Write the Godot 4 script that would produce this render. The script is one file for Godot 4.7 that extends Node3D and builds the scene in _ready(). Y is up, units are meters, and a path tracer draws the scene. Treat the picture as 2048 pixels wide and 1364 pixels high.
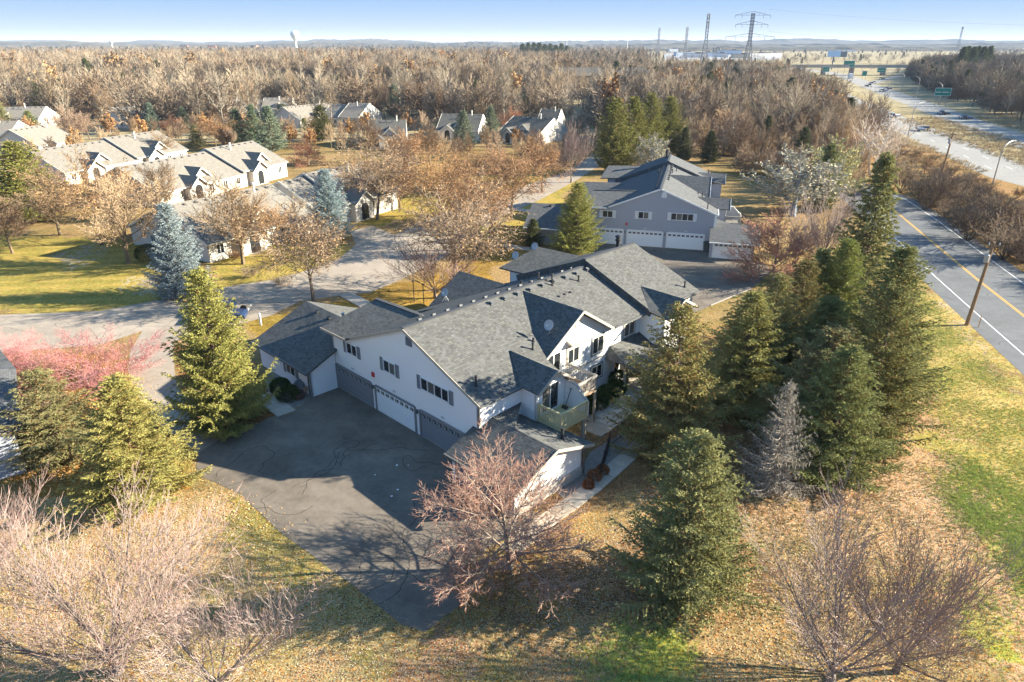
extends Node3D
# A bird's-eye view of a grey-roofed townhouse block, row houses, bare woods and a highway on a low-sun November day.

var rng := RandomNumberGenerator.new()
var M := {}                       # materials
var names := {}
var V3: PackedVector3Array
var UVs: PackedVector2Array
var COL: PackedColorArray
var IDX: PackedInt32Array

func lin(r: float, g: float, b: float) -> Color: return Color(r, g, b).linear_to_srgb()
func rr(a: float, b: float) -> float: return rng.randf_range(a, b)
func V(a: Array) -> PackedVector2Array:
	var p := PackedVector2Array()
	for i in range(0, a.size(), 2): p.append(Vector2(a[i], a[i + 1]))
	return p
func mat(r: float, g: float, b: float, rough := 0.9, metal := 0.0, vc := false) -> StandardMaterial3D:
	var m := StandardMaterial3D.new()
	m.albedo_color = lin(r, g, b); m.roughness = rough; m.metallic = metal
	if vc: m.vertex_color_use_as_albedo = true
	return m

# ---------- naming and tagging
func numbered(called: String) -> String:
	var n: int = names.get(called, 0)
	names[called] = n + 1
	return called if n == 0 else "%s_%03d" % [called, n]
func tag(o: Node3D, label: String, category := "", group := "") -> Node3D:
	o.set_meta("label", label)
	if category: o.set_meta("category", category)
	if group: o.set_meta("group", group)
	return o
func thing(called: String, label: String, category: String, at := Vector3.ZERO, turn := 0.0, group := "") -> Node3D:
	var o := Node3D.new()
	o.name = numbered(called); add_child(o); o.position = at; o.rotation.y = turn
	tag(o, label, category, group)
	return o
func part(called: String, mesh: Mesh, m: Material, parent: Node3D) -> MeshInstance3D:
	var o := MeshInstance3D.new()
	o.mesh = mesh; o.name = called
	if parent == self: o.name = numbered(called)
	o.material_override = m
	parent.add_child(o, true)
	return o
func struct(called: String, mesh: Mesh, m: Material, label: String, kind := "structure") -> MeshInstance3D:
	var o := part(called, mesh, m, self)
	o.set_meta("kind", kind); o.set_meta("label", label)
	return o

# ---------- mesh building
func mb() -> void:
	V3 = PackedVector3Array(); UVs = PackedVector2Array(); COL = PackedColorArray(); IDX = PackedInt32Array()
func done() -> ArrayMesh:
	var a := []
	a.resize(Mesh.ARRAY_MAX)
	a[Mesh.ARRAY_VERTEX] = V3
	if UVs.size() == V3.size(): a[Mesh.ARRAY_TEX_UV] = UVs
	if COL.size() == V3.size(): a[Mesh.ARRAY_COLOR] = COL
	a[Mesh.ARRAY_INDEX] = IDX
	var m := ArrayMesh.new()
	m.add_surface_from_arrays(Mesh.PRIMITIVE_TRIANGLES, a)
	return m
func quad(a: Vector3, b: Vector3, c: Vector3, d: Vector3) -> void:
	var s := V3.size()
	V3.append(a); V3.append(b); V3.append(c); V3.append(d)
	var w := a.distance_to(b)
	var h := b.distance_to(c)
	UVs.append(Vector2(0, h)); UVs.append(Vector2(w, h)); UVs.append(Vector2(w, 0)); UVs.append(Vector2(0, 0))
	for k in [0, 1, 2, 0, 2, 3]: IDX.append(s + k)
# a flat polygon with thickness; uv in metres, v running down the slope
func slab(pts: Array, t: float) -> void:
	var n := Vector3.ZERO
	for i in pts.size():
		var p: Vector3 = pts[i]
		var q: Vector3 = pts[(i + 1) % pts.size()]
		n += p.cross(q)
	n = n.normalized()
	if n.y < -0.05: n = -n
	var across := Vector3.UP.cross(n)
	across = Vector3.RIGHT if across.length() < 0.01 else across.normalized()
	var down := n.cross(across)
	var flat := PackedVector2Array()
	for p in pts: flat.append(Vector2(p.dot(across), p.dot(down)))
	var tri := Geometry2D.triangulate_polygon(flat)
	for side in 2:
		var s := V3.size()
		for i in pts.size():
			V3.append(pts[i] - n * t * side); UVs.append(flat[i])
		for k in tri: IDX.append(s + k)
	for i in pts.size():
		var p: Vector3 = pts[i]
		var q: Vector3 = pts[(i + 1) % pts.size()]
		quad(p, q, q - n * t, p - n * t)
func box(c: Vector3, size: Vector3, turn := Basis()) -> void:
	var h := size / 2
	var p := []
	for k in 8: p.append(c + turn * Vector3(h.x * (1 if k & 1 else -1), h.y * (1 if k & 2 else -1), h.z * (1 if k & 4 else -1)))
	for f in [[0, 1, 3, 2], [5, 4, 6, 7], [4, 0, 2, 6], [1, 5, 7, 3], [2, 3, 7, 6], [4, 5, 1, 0]]: quad(p[f[0]], p[f[1]], p[f[2]], p[f[3]])
func frame_of(d: Vector3) -> Array:
	var a := d.cross(Vector3.UP if absf(d.y) < 0.9 else Vector3.RIGHT).normalized()
	return [a, d.cross(a).normalized()]
func bar(a: Vector3, b: Vector3, w: float, h := -1.0) -> void:
	if h < 0: h = w
	var f := frame_of((b - a).normalized())
	var x: Vector3 = f[0] * w / 2
	var y: Vector3 = f[1] * h / 2
	quad(a - x - y, a + x - y, b + x - y, b - x - y); quad(a + x - y, a + x + y, b + x + y, b + x - y)
	quad(a + x + y, a - x + y, b - x + y, b + x + y); quad(a - x + y, a - x - y, b - x - y, b - x + y)
	quad(a - x - y, a - x + y, a + x + y, a + x - y); quad(b - x - y, b + x - y, b + x + y, b - x + y)
func tube(a: Vector3, b: Vector3, r0: float, r1: float, n := 8, caps := true) -> void:
	var f := frame_of((b - a).normalized())
	for k in n:
		var t0 := TAU * k / n
		var t1 := TAU * (k + 1) / n
		var d0: Vector3 = f[0] * cos(t0) + f[1] * sin(t0)
		var d1: Vector3 = f[0] * cos(t1) + f[1] * sin(t1)
		quad(a + d0 * r0, a + d1 * r0, b + d1 * r1, b + d0 * r1)
		if caps:
			quad(a, a + d0 * r0, a + d1 * r0, a); quad(b, b + d1 * r1, b + d0 * r1, b)
func lathe(c: Vector3, prof: Array, n := 12) -> void:      # prof: radius, height, radius, height ...
	for k in n:
		var d0 := Vector3(cos(TAU * k / n), 0, sin(TAU * k / n))
		var d1 := Vector3(cos(TAU * (k + 1) / n), 0, sin(TAU * (k + 1) / n))
		for i in range(0, prof.size() - 2, 2):
			var y0 = Vector3.UP * prof[i + 1]
			var y1 = Vector3.UP * prof[i + 3]
			quad(c + d0 * prof[i] + y0, c + d1 * prof[i] + y0, c + d1 * prof[i + 2] + y1, c + d0 * prof[i + 2] + y1)
func poly_sheet(p: PackedVector2Array, y: float) -> ArrayMesh:
	mb()
	for q in p:
		V3.append(Vector3(q.x, y, q.y)); UVs.append(q)
	for k in Geometry2D.triangulate_polygon(p): IDX.append(k)
	return done()
func ribbon(p: PackedVector2Array, w: float, y: float, thick := 0.0) -> void:   # a strip along a line
	var s := V3.size()
	var run := 0.0
	for i in p.size():
		var d := (p[mini(i + 1, p.size() - 1)] - p[maxi(i - 1, 0)]).normalized()
		var n := Vector2(-d.y, d.x) * w / 2
		if i: run += p[i].distance_to(p[i - 1])
		for e in [n, -n]:
			V3.append(Vector3(p[i].x + e.x, y, p[i].y + e.y)); UVs.append(Vector2(p[i].x + e.x, p[i].y + e.y))
		if i:
			for k in [0, 1, 2, 1, 3, 2]: IDX.append(s + (i - 1) * 2 + k)
func offset_line(p: PackedVector2Array, w: float) -> PackedVector2Array:
	var o := PackedVector2Array()
	for i in p.size():
		var d := (p[mini(i + 1, p.size() - 1)] - p[maxi(i - 1, 0)]).normalized()
		o.append(p[i] + Vector2(-d.y, d.x) * w)
	return o

# ---------- textures
func tex(im: Image) -> ImageTexture: return ImageTexture.create_from_image(im)
func noise(freq: float, s: int, oct := 3) -> FastNoiseLite:
	var n := FastNoiseLite.new()
	n.seed = s; n.frequency = freq; n.fractal_octaves = oct; n.noise_type = FastNoiseLite.TYPE_SIMPLEX_SMOOTH
	return n
func shingle_mat(base: Color, spread: float, gap: float, s: int) -> StandardMaterial3D:   # 5.12 m of architectural shingles
	rng.seed = s
	var n := 512
	var im := Image.create(n, n, false, Image.FORMAT_RGB8)
	var hm := Image.create(n, n, false, Image.FORMAT_RGB8)
	var rows := 32
	var big := noise(0.01, s)
	for row in rows:
		var y0 := n * row / rows
		var y1 := n * (row + 1) / rows
		var x := 0
		while x < n:
			var w := rng.randi_range(10, 34)
			var v := 1.0 + rr(-spread, spread) + rr(-spread, spread) * 0.5
			var c := Color(base.r * v * rr(0.97, 1.03), base.g * v, base.b * v * rr(0.96, 1.04))
			var proud := rng.randf() < 0.5
			for yy in range(y0, y1):
				for xx in range(x, mini(x + w, n)):
					var k := rr(0.86, 1.14) * (1.0 + 0.08 * big.get_noise_2d(xx, yy))
					if yy >= y1 - 2: k *= gap
					im.set_pixel(xx, yy, Color(c.r * k, c.g * k, c.b * k).linear_to_srgb())
					var hgt := 0.25 + 0.6 * float(yy - y0) / (y1 - y0) + (0.15 if proud else 0.0)
					hm.set_pixel(xx, yy, Color(hgt, hgt, hgt))
			x += w
	var m := StandardMaterial3D.new()
	m.albedo_texture = tex(im); m.roughness = 0.95; m.metallic_specular = 0.25
	m.uv1_scale = Vector3(1 / 5.12, 1 / 5.12, 1)
	m.heightmap_enabled = true; m.heightmap_texture = tex(hm); m.heightmap_scale = 1.0
	return m
func siding_mat(c: Color, s: int) -> StandardMaterial3D:        # lap siding, 0.11 m boards
	rng.seed = s
	var im := Image.create(128, 128, false, Image.FORMAT_RGB8)
	var hm := Image.create(128, 128, false, Image.FORMAT_RGB8)
	for y in 128:
		var f := (y % 16) / 16.0
		var v := rr(0.985, 1.015) if y % 16 else 1.0
		for x in 128:
			var k := v * rr(0.975, 1.02) * (0.72 if y % 16 == 15 else 1.0)
			im.set_pixel(x, y, Color(c.r * k, c.g * k, c.b * k).linear_to_srgb())
			var h := 0.2 + 0.8 * f
			hm.set_pixel(x, y, Color(h, h, h))
	var m := StandardMaterial3D.new()
	m.albedo_texture = tex(im); m.roughness = 0.6; m.metallic_specular = 0.35
	m.uv1_scale = Vector3(1 / 0.9, 1 / 0.9, 1)
	m.heightmap_enabled = true; m.heightmap_texture = tex(hm); m.heightmap_scale = 1.2
	return m
func speckle_mat(cols: Array, weights: Array, px: int, metres: float, s: int, blot := 0.12, grain := 0.12) -> StandardMaterial3D:
	rng.seed = s
	var im := Image.create(px, px, false, Image.FORMAT_RGB8)
	var n1 := noise(4.0 / px, s)
	var n2 := noise(26.0 / px, s + 1)
	for y in px:
		for x in px:
			var r := rng.randf()
			var c: Color = cols[0]
			for i in cols.size():
				c = cols[i]
				r -= weights[i]
				if r < 0: break
			var k := (1.0 + blot * n1.get_noise_2d(x, y) + blot * n2.get_noise_2d(x, y)) * rr(1 - grain, 1 + grain)
			im.set_pixel(x, y, Color(c.r * k, c.g * k, c.b * k).linear_to_srgb())
	var m := StandardMaterial3D.new()
	m.albedo_texture = tex(im); m.roughness = 0.95; m.metallic_specular = 0.2
	m.uv1_scale = Vector3(1 / metres, 1 / metres, 1)
	return m
# worn asphalt: blotches, rubbed wheel paths, random cracks and sealed seams
func asphalt_mat(c: Color, px: int, metres: float, s: int, cracks: int, blot: float, crack_tone := 0.35, wear := 0.0) -> StandardMaterial3D:
	rng.seed = s
	var im := Image.create(px, px, false, Image.FORMAT_RGB8)
	var n1 := noise(3.0 / px, s)
	var n2 := noise(14.0 / px, s + 1, 4)
	var n3 := noise(60.0 / px, s + 2, 2)
	for y in px:
		for x in px:
			var w := n2.get_noise_2d(x * 0.35 + y * 0.25, y - x * 0.4)
			var k := 1.0 + blot * n1.get_noise_2d(x, y) + blot * 0.9 * n2.get_noise_2d(x, y) + blot * 0.5 * n3.get_noise_2d(x, y) + wear * maxf(0.0, w)
			k *= rr(0.85, 1.15)
			im.set_pixel(x, y, Color(c.r * k * 1.02, c.g * k, c.b * k * 0.98).linear_to_srgb())
	for i in cracks:
		var p := Vector2(rr(0, px), rr(0, px))
		var a := rr(0, TAU)
		for k in rng.randi_range(px / 8, px / 2):
			a += rr(-0.25, 0.25)
			p += Vector2(cos(a), sin(a))
			var q := im.get_pixel(posmod(int(p.x), px), posmod(int(p.y), px))
			im.set_pixel(posmod(int(p.x), px), posmod(int(p.y), px), Color(q.r * crack_tone, q.g * crack_tone, q.b * crack_tone))
	var m := StandardMaterial3D.new()
	m.albedo_texture = tex(im); m.roughness = 0.85; m.metallic_specular = 0.3
	m.uv1_scale = Vector3(1 / metres, 1 / metres, 1)
	return m

# ---------- trees
var lt: Array = []        # [V3, COL, IDX] of the part being grown; 0 = trunk and limbs, 1 = crown, 2 = leaves
func stash(k: int) -> void: lt[k] = [V3, COL, IDX]
func open(k: int) -> void:
	V3 = lt[k][0]; COL = lt[k][1]; IDX = lt[k][2]; UVs = PackedVector2Array()
func limb(k: int, pts: PackedVector3Array, r0: float, r1: float, n: int, c0: Color, c1: Color) -> void:
	var vv: PackedVector3Array = lt[k][0]
	var cc: PackedColorArray = lt[k][1]
	var ii: PackedInt32Array = lt[k][2]
	lt[k] = null
	var s := vv.size()
	var m := pts.size()
	var d := (pts[m - 1] - pts[0]).normalized()
	var a := d.cross(Vector3(0.31, 0.17, 0.93)).normalized()
	var b := d.cross(a)
	for i in m:
		var t := float(i) / (m - 1)
		var r := lerpf(r0, r1, t)
		var c := c0.lerp(c1, t)
		for j in n:
			var an := TAU * j / n
			vv.append(pts[i] + (a * cos(an) + b * sin(an)) * r)
			cc.append(c)
		if i:
			for j in n:
				var j1 := (j + 1) % n
				var e := s + (i - 1) * n
				ii.append(e + j); ii.append(e + j1); ii.append(e + n + j)
				ii.append(e + j1); ii.append(e + n + j1); ii.append(e + n + j)
	lt[k] = [vv, cc, ii]
func leaf(p: Vector3, size: float, c: Color) -> void:
	var vv: PackedVector3Array = lt[2][0]
	var cc: PackedColorArray = lt[2][1]
	var ii: PackedInt32Array = lt[2][2]
	lt[2] = null
	var s := vv.size()
	var a := Vector3(rr(-1, 1), rr(-1, 1), rr(-1, 1)).normalized() * size
	var b := a.cross(Vector3(rr(-1, 1), rr(-1, 1), rr(-1, 1))).normalized() * size * 0.6
	vv.append(p - a); vv.append(p + b); vv.append(p + a); vv.append(p - b)
	for k in 4: cc.append(c)
	for k in [0, 1, 2, 0, 2, 3]: ii.append(s + k)
	lt[2] = [vv, cc, ii]
func grow(o: Dictionary, p: Vector3, d: Vector3, length: float, r: float, lvl: int) -> void:
	var nseg: int = o.segs[lvl]
	var pts := PackedVector3Array([p])
	var dirs := [d]
	var dd := d
	for i in nseg:
		dd = (dd + Vector3.UP * (o.trop[lvl] / nseg) + Vector3(rr(-1, 1), rr(-1, 1), rr(-1, 1)) * (o.wob[lvl])).normalized()
		pts.append(pts[i] + dd * (length / nseg))
		dirs.append(dd)
	var last: bool = lvl == o.kids.size()
	var r1: float = maxf(o.minr * 0.45, r * o.tip) if not last else r * 0.3
	var wood: Color = o.wood
	var twig: Color = o.twig
	var f = float(lvl) / o.kids.size()
	var g := minf(1.0, (lvl + 1.0) / o.kids.size())
	var k := rr(0.8, 1.2)
	var c0 := wood.lerp(twig, f) * k
	var c1 := wood.lerp(twig if not last else o.bud, g) * k
	limb(0 if lvl <= o.trunk_to else 1, pts, r, r1, 3 if lvl >= 2 else (6 if lvl == 0 else 4), c0, c1)
	if last:
		if o.leaves > 0.0:
			for i in 3:
				if rng.randf() < o.leaves:
					var q := pts[rng.randi_range(1, nseg)] + Vector3(rr(-1, 1), rr(-1, 1), rr(-1, 1)) * 0.12
					leaf(q, o.leaf_size * rr(0.6, 1.3), o.leaf_col.lerp(o.leaf_col2, rng.randf()) * rr(0.75, 1.25))
		return
	var n: int = o.kids[lvl]
	if lvl > 0: n = maxi(2, roundi(n * rr(0.8, 1.2) * clampf(length / (o.ref[lvl]), 0.35, 1.3)))
	var t0: float = o.t0[lvl]
	var turn := rr(0, TAU)
	for i in n:
		var t := lerpf(t0, 1.0, (i + rr(0.1, 0.9)) / n)
		if i == n - 1: t = 1.0
		var at := t * nseg
		var i0 := mini(int(at), nseg - 1)
		var q := pts[i0].lerp(pts[i0 + 1], at - i0)
		var ax: Vector3 = dirs[i0 + 1]
		turn += 2.4 + rr(-0.5, 0.5)
		var side := frame_of(ax)
		var sp: float = deg_to_rad(o.spread[lvl]) * rr(0.65, 1.3) * (0.35 if i == n - 1 else lerpf(1.15, 0.8, t))
		var out: Vector3 = (side[0] * cos(turn) + side[1] * sin(turn))
		var cd := (ax * cos(sp) + out * sin(sp)).normalized()
		var cl: float = length * o.ratio[lvl] * (1.0 - o.fall[lvl] * t) * rr(0.75, 1.2)
		var cr: float = maxf(o.minr, lerpf(r, r1, t) * o.thin[lvl] * rr(0.8, 1.1))
		grow(o, q, cd, cl, cr, lvl + 1)
func bare(o: Dictionary) -> Dictionary:
	rng.seed = o.seed
	lt = []
	for k in 3: lt.append([PackedVector3Array(), PackedColorArray(), PackedInt32Array()])
	if o.stems <= 1:
		grow(o, Vector3(0, -0.05, 0), Vector3(rr(-0.05, 0.05), 1, rr(-0.05, 0.05)).normalized(), o.trunk_len, o.r, 0)
	else:
		for i in o.stems:
			var a: float = TAU * i / o.stems + rr(-0.4, 0.4)
			var lean: float = deg_to_rad(o.lean * rr(0.4, 1.3))
			grow(o, Vector3(cos(a), 0, sin(a)) * o.r * 1.2 + Vector3(0, -0.05, 0), Vector3(cos(a) * sin(lean), cos(lean), sin(a) * sin(lean)), o.trunk_len * rr(0.75, 1.15), o.r, 0)
	var top := 0.1
	for k in 2:
		for v in lt[k][0]: top = maxf(top, v.y)
	var wide := 0.0
	for v in lt[1][0]: wide += Vector2(v.x, v.z).length()
	wide = wide / lt[1][0].size() * 1.85
	var out := {"top": top, "wide": wide, "parts": []}
	for k in 3:
		if lt[k][0].size():
			open(k)
			out.parts.append([["trunk", "crown", "leaves"][k], done()])
	return out
func joined(d: Dictionary) -> ArrayMesh:         # one mesh for copies far away
	mb()
	for p in d.parts:
		var a: Array = p[1].surface_get_arrays(0)
		var s := V3.size()
		V3.append_array(a[Mesh.ARRAY_VERTEX]); COL.append_array(a[Mesh.ARRAY_COLOR])
		for i in a[Mesh.ARRAY_INDEX]: IDX.append(s + i)
	UVs = PackedVector2Array()
	return done()
func spec(kind: String, s: int, detail: int) -> Dictionary:
	# detail 3: seen from 30 m, 2: from 60 to 150 m, 1: from 150 to 350 m, 0: farther
	var o := {"seed": s, "stems": 1, "lean": 15.0, "trunk_len": 5.0, "r": 0.18, "minr": [0.09, 0.036, 0.017, 0.009][detail], "tip": 0.3, "trunk_to": 1, "leaves": 0.0, "leaf_size": 0.1,
		"wood": Color(0.22, 0.19, 0.16), "twig": Color(0.285, 0.235, 0.175), "bud": Color(0.31, 0.255, 0.19), "leaf_col": Color(0.43, 0.25, 0.11), "leaf_col2": Color(0.33, 0.23, 0.13),
		"segs": [4, 4, 3, 2, 2], "trop": [0.1, 0.35, 0.25, 0.15, 0.1], "wob": [0.07, 0.1, 0.13, 0.16, 0.18], "kids": [12, 9, 8, 5], "t0": [0.35, 0.2, 0.15, 0.1], "spread": [50.0, 42.0, 42.0, 40.0],
		"ratio": [0.75, 0.5, 0.42, 0.5], "fall": [0.35, 0.35, 0.3, 0.2], "thin": [0.5, 0.45, 0.5, 0.6], "ref": [5.0, 3.8, 1.7, 0.7]}
	match kind:
		"fan":      # low forking maple, long straight ascending rods
			o.merge({"trunk_len": 1.6, "r": 0.2, "kids": [13, 11, 9, 6], "ratio": [3.6, 0.5, 0.5, 0.55], "t0": [0.4, 0.2, 0.15, 0.1], "spread": [38.0, 32.0, 34.0, 30.0], "fall": [0.0, 0.45, 0.35, 0.2],
				"trop": [0.05, 0.16, 0.45, 0.5, 0.4], "wob": [0.04, 0.035, 0.06, 0.08, 0.1], "ref": [1.6, 5.5, 2.6, 1.2], "thin": [0.5, 0.42, 0.5, 0.6], "wood": Color(0.17, 0.15, 0.132), "twig": Color(0.235, 0.195, 0.175), "bud": Color(0.3, 0.19, 0.165)}, true)
		"round":    # dense rounded maple crown on a short trunk
			o.merge({"trunk_len": 4.0, "r": 0.13, "kids": [26, 10, 9, 7], "ratio": [0.7, 0.5, 0.48, 0.5], "t0": [0.14, 0.2, 0.15, 0.1], "spread": [80.0, 48.0, 46.0, 38.0], "fall": [0.12, 0.4, 0.3, 0.2],
				"trop": [0.05, 0.3, 0.25, 0.3, 0.3], "wob": [0.05, 0.07, 0.1, 0.12, 0.14], "ref": [3.6, 2.8, 1.1, 0.45], "wood": Color(0.27, 0.22, 0.17), "twig": Color(0.34, 0.235, 0.175), "bud": Color(0.36, 0.14, 0.085)}, true)
		"spread":   # honey locust: open, layered, with a scatter of orange leaves left
			o.merge({"trunk_len": 3.4, "r": 0.15, "kids": [11, 11, 10, 7], "ratio": [1.25, 0.48, 0.42, 0.5], "t0": [0.55, 0.25, 0.15, 0.1], "spread": [42.0, 45.0, 48.0, 45.0], "fall": [0.0, 0.35, 0.3, 0.2],
				"trop": [0.1, 0.15, -0.1, -0.15, -0.2], "ref": [3.4, 4.2, 2.0, 0.8], "leaves": 0.2, "leaf_size": 0.07 if detail > 1 else 0.14, "wood": Color(0.15, 0.12, 0.09), "twig": Color(0.24, 0.175, 0.12), "bud": Color(0.32, 0.22, 0.14)}, true)
		"crab":     # wide low crab apple
			o.merge({"trunk_len": 1.7, "r": 0.2, "kids": [12, 11, 10, 7], "ratio": [3.1, 0.45, 0.42, 0.5], "t0": [0.6, 0.25, 0.15, 0.1], "spread": [76.0, 45.0, 45.0, 40.0], "fall": [0.0, 0.3, 0.3, 0.2],
				"trop": [0.0, 0.12, 0.15, 0.2, 0.2], "ref": [1.7, 3.6, 1.6, 0.6], "wood": Color(0.25, 0.17, 0.15), "twig": Color(0.44, 0.2, 0.19), "bud": Color(0.5, 0.13, 0.14), "leaves": 0.32, "leaf_size": 0.05, "leaf_col": Color(0.42, 0.19, 0.165), "leaf_col2": Color(0.42, 0.27, 0.22)}, true)
		"oval":     # upright street tree
			o.merge({"trunk_len": 6.5, "r": 0.14, "kids": [20, 10, 9, 6], "ratio": [0.6, 0.45, 0.42, 0.5], "t0": [0.24, 0.2, 0.15, 0.1], "spread": [46.0, 36.0, 38.0, 38.0], "fall": [0.4, 0.35, 0.3, 0.2],
				"trop": [0.1, 0.4, 0.3, 0.2, 0.1], "ref": [6.5, 2.6, 1.1, 0.5], "wood": Color(0.17, 0.14, 0.11), "twig": Color(0.28, 0.22, 0.16), "bud": Color(0.34, 0.265, 0.19)}, true)
		"leafy":    # still clothed in dry leaves
			o.merge({"trunk_len": 4.6, "r": 0.2, "kids": [15, 9, 7, 4], "ratio": [0.68, 0.46, 0.42, 0.5], "t0": [0.2, 0.2, 0.15, 0.1], "spread": [56.0, 42.0, 42.0, 40.0], "fall": [0.25, 0.35, 0.3, 0.2],
				"ref": [4.6, 2.8, 1.2, 0.5], "leaves": 0.95, "leaf_size": 0.12 if detail > 1 else 0.26}, true)
		"tall":     # cottonwood and aspen of the wood: long pale stem, narrow upswept crown
			o.merge({"trunk_len": 12.0, "r": 0.19, "kids": [20, 7, 6, 3], "ratio": [0.38, 0.48, 0.44, 0.5], "t0": [0.34, 0.2, 0.15, 0.1], "spread": [50.0, 34.0, 36.0, 36.0], "fall": [0.35, 0.3, 0.3, 0.2],
				"trop": [0.05, 0.36, 0.25, 0.15, 0.1], "wob": [0.03, 0.1, 0.14, 0.17, 0.18], "ref": [12.0, 3.4, 1.5, 0.6], "wood": Color(0.42, 0.38, 0.32), "twig": Color(0.285, 0.24, 0.185), "bud": Color(0.31, 0.255, 0.19)}, true)
		"birch":
			o.merge({"stems": 5, "lean": 13.0, "trunk_len": 10.0, "r": 0.1, "kids": [13, 6, 5, 3], "ratio": [0.26, 0.46, 0.42, 0.5], "t0": [0.35, 0.2, 0.15, 0.1], "spread": [38.0, 36.0, 36.0, 36.0], "fall": [0.3, 0.3, 0.3, 0.2],
				"trop": [0.06, 0.4, 0.3, 0.1, 0.0], "wob": [0.04, 0.08, 0.12, 0.15, 0.16], "ref": [10.0, 2.4, 1.1, 0.5], "trunk_to": 0, "wood": Color(0.62, 0.56, 0.48), "twig": Color(0.46, 0.38, 0.31), "bud": Color(0.44, 0.34, 0.27)}, true)
		"bush":
			o.merge({"stems": 11, "lean": 34.0, "trunk_len": 2.6, "r": 0.035, "kids": [9, 7, 5], "ratio": [0.55, 0.45, 0.5], "t0": [0.2, 0.15, 0.1], "spread": [36.0, 38.0, 38.0], "fall": [0.3, 0.3, 0.2], "segs": [4, 3, 2, 2],
				"trop": [0.2, 0.3, 0.2, 0.1], "wob": [0.09, 0.12, 0.15, 0.16], "ref": [2.6, 1.2, 0.5], "trunk_to": 0}, true)
	if detail <= 1 and kind == "round":
		o.merge({"wood": Color(0.22, 0.185, 0.15), "twig": Color(0.27, 0.215, 0.165), "bud": Color(0.29, 0.225, 0.165)}, true)
	if detail == 2:
		o.kids = o.kids.map(func(n): return n - (1 if n < 10 else 0))
	if detail == 1:
		o.kids = o.kids.slice(0, 3); o.kids[2] = o.kids[2] - 1
		o.segs = [3, 3, 2, 1, 1]
	if detail == 0:
		o.kids = [10, 5, 3] if o.stems == 1 else [5, 4]
		o.segs = [2, 2, 1, 1, 1]
		o.minr = 0.07
	return o

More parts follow.
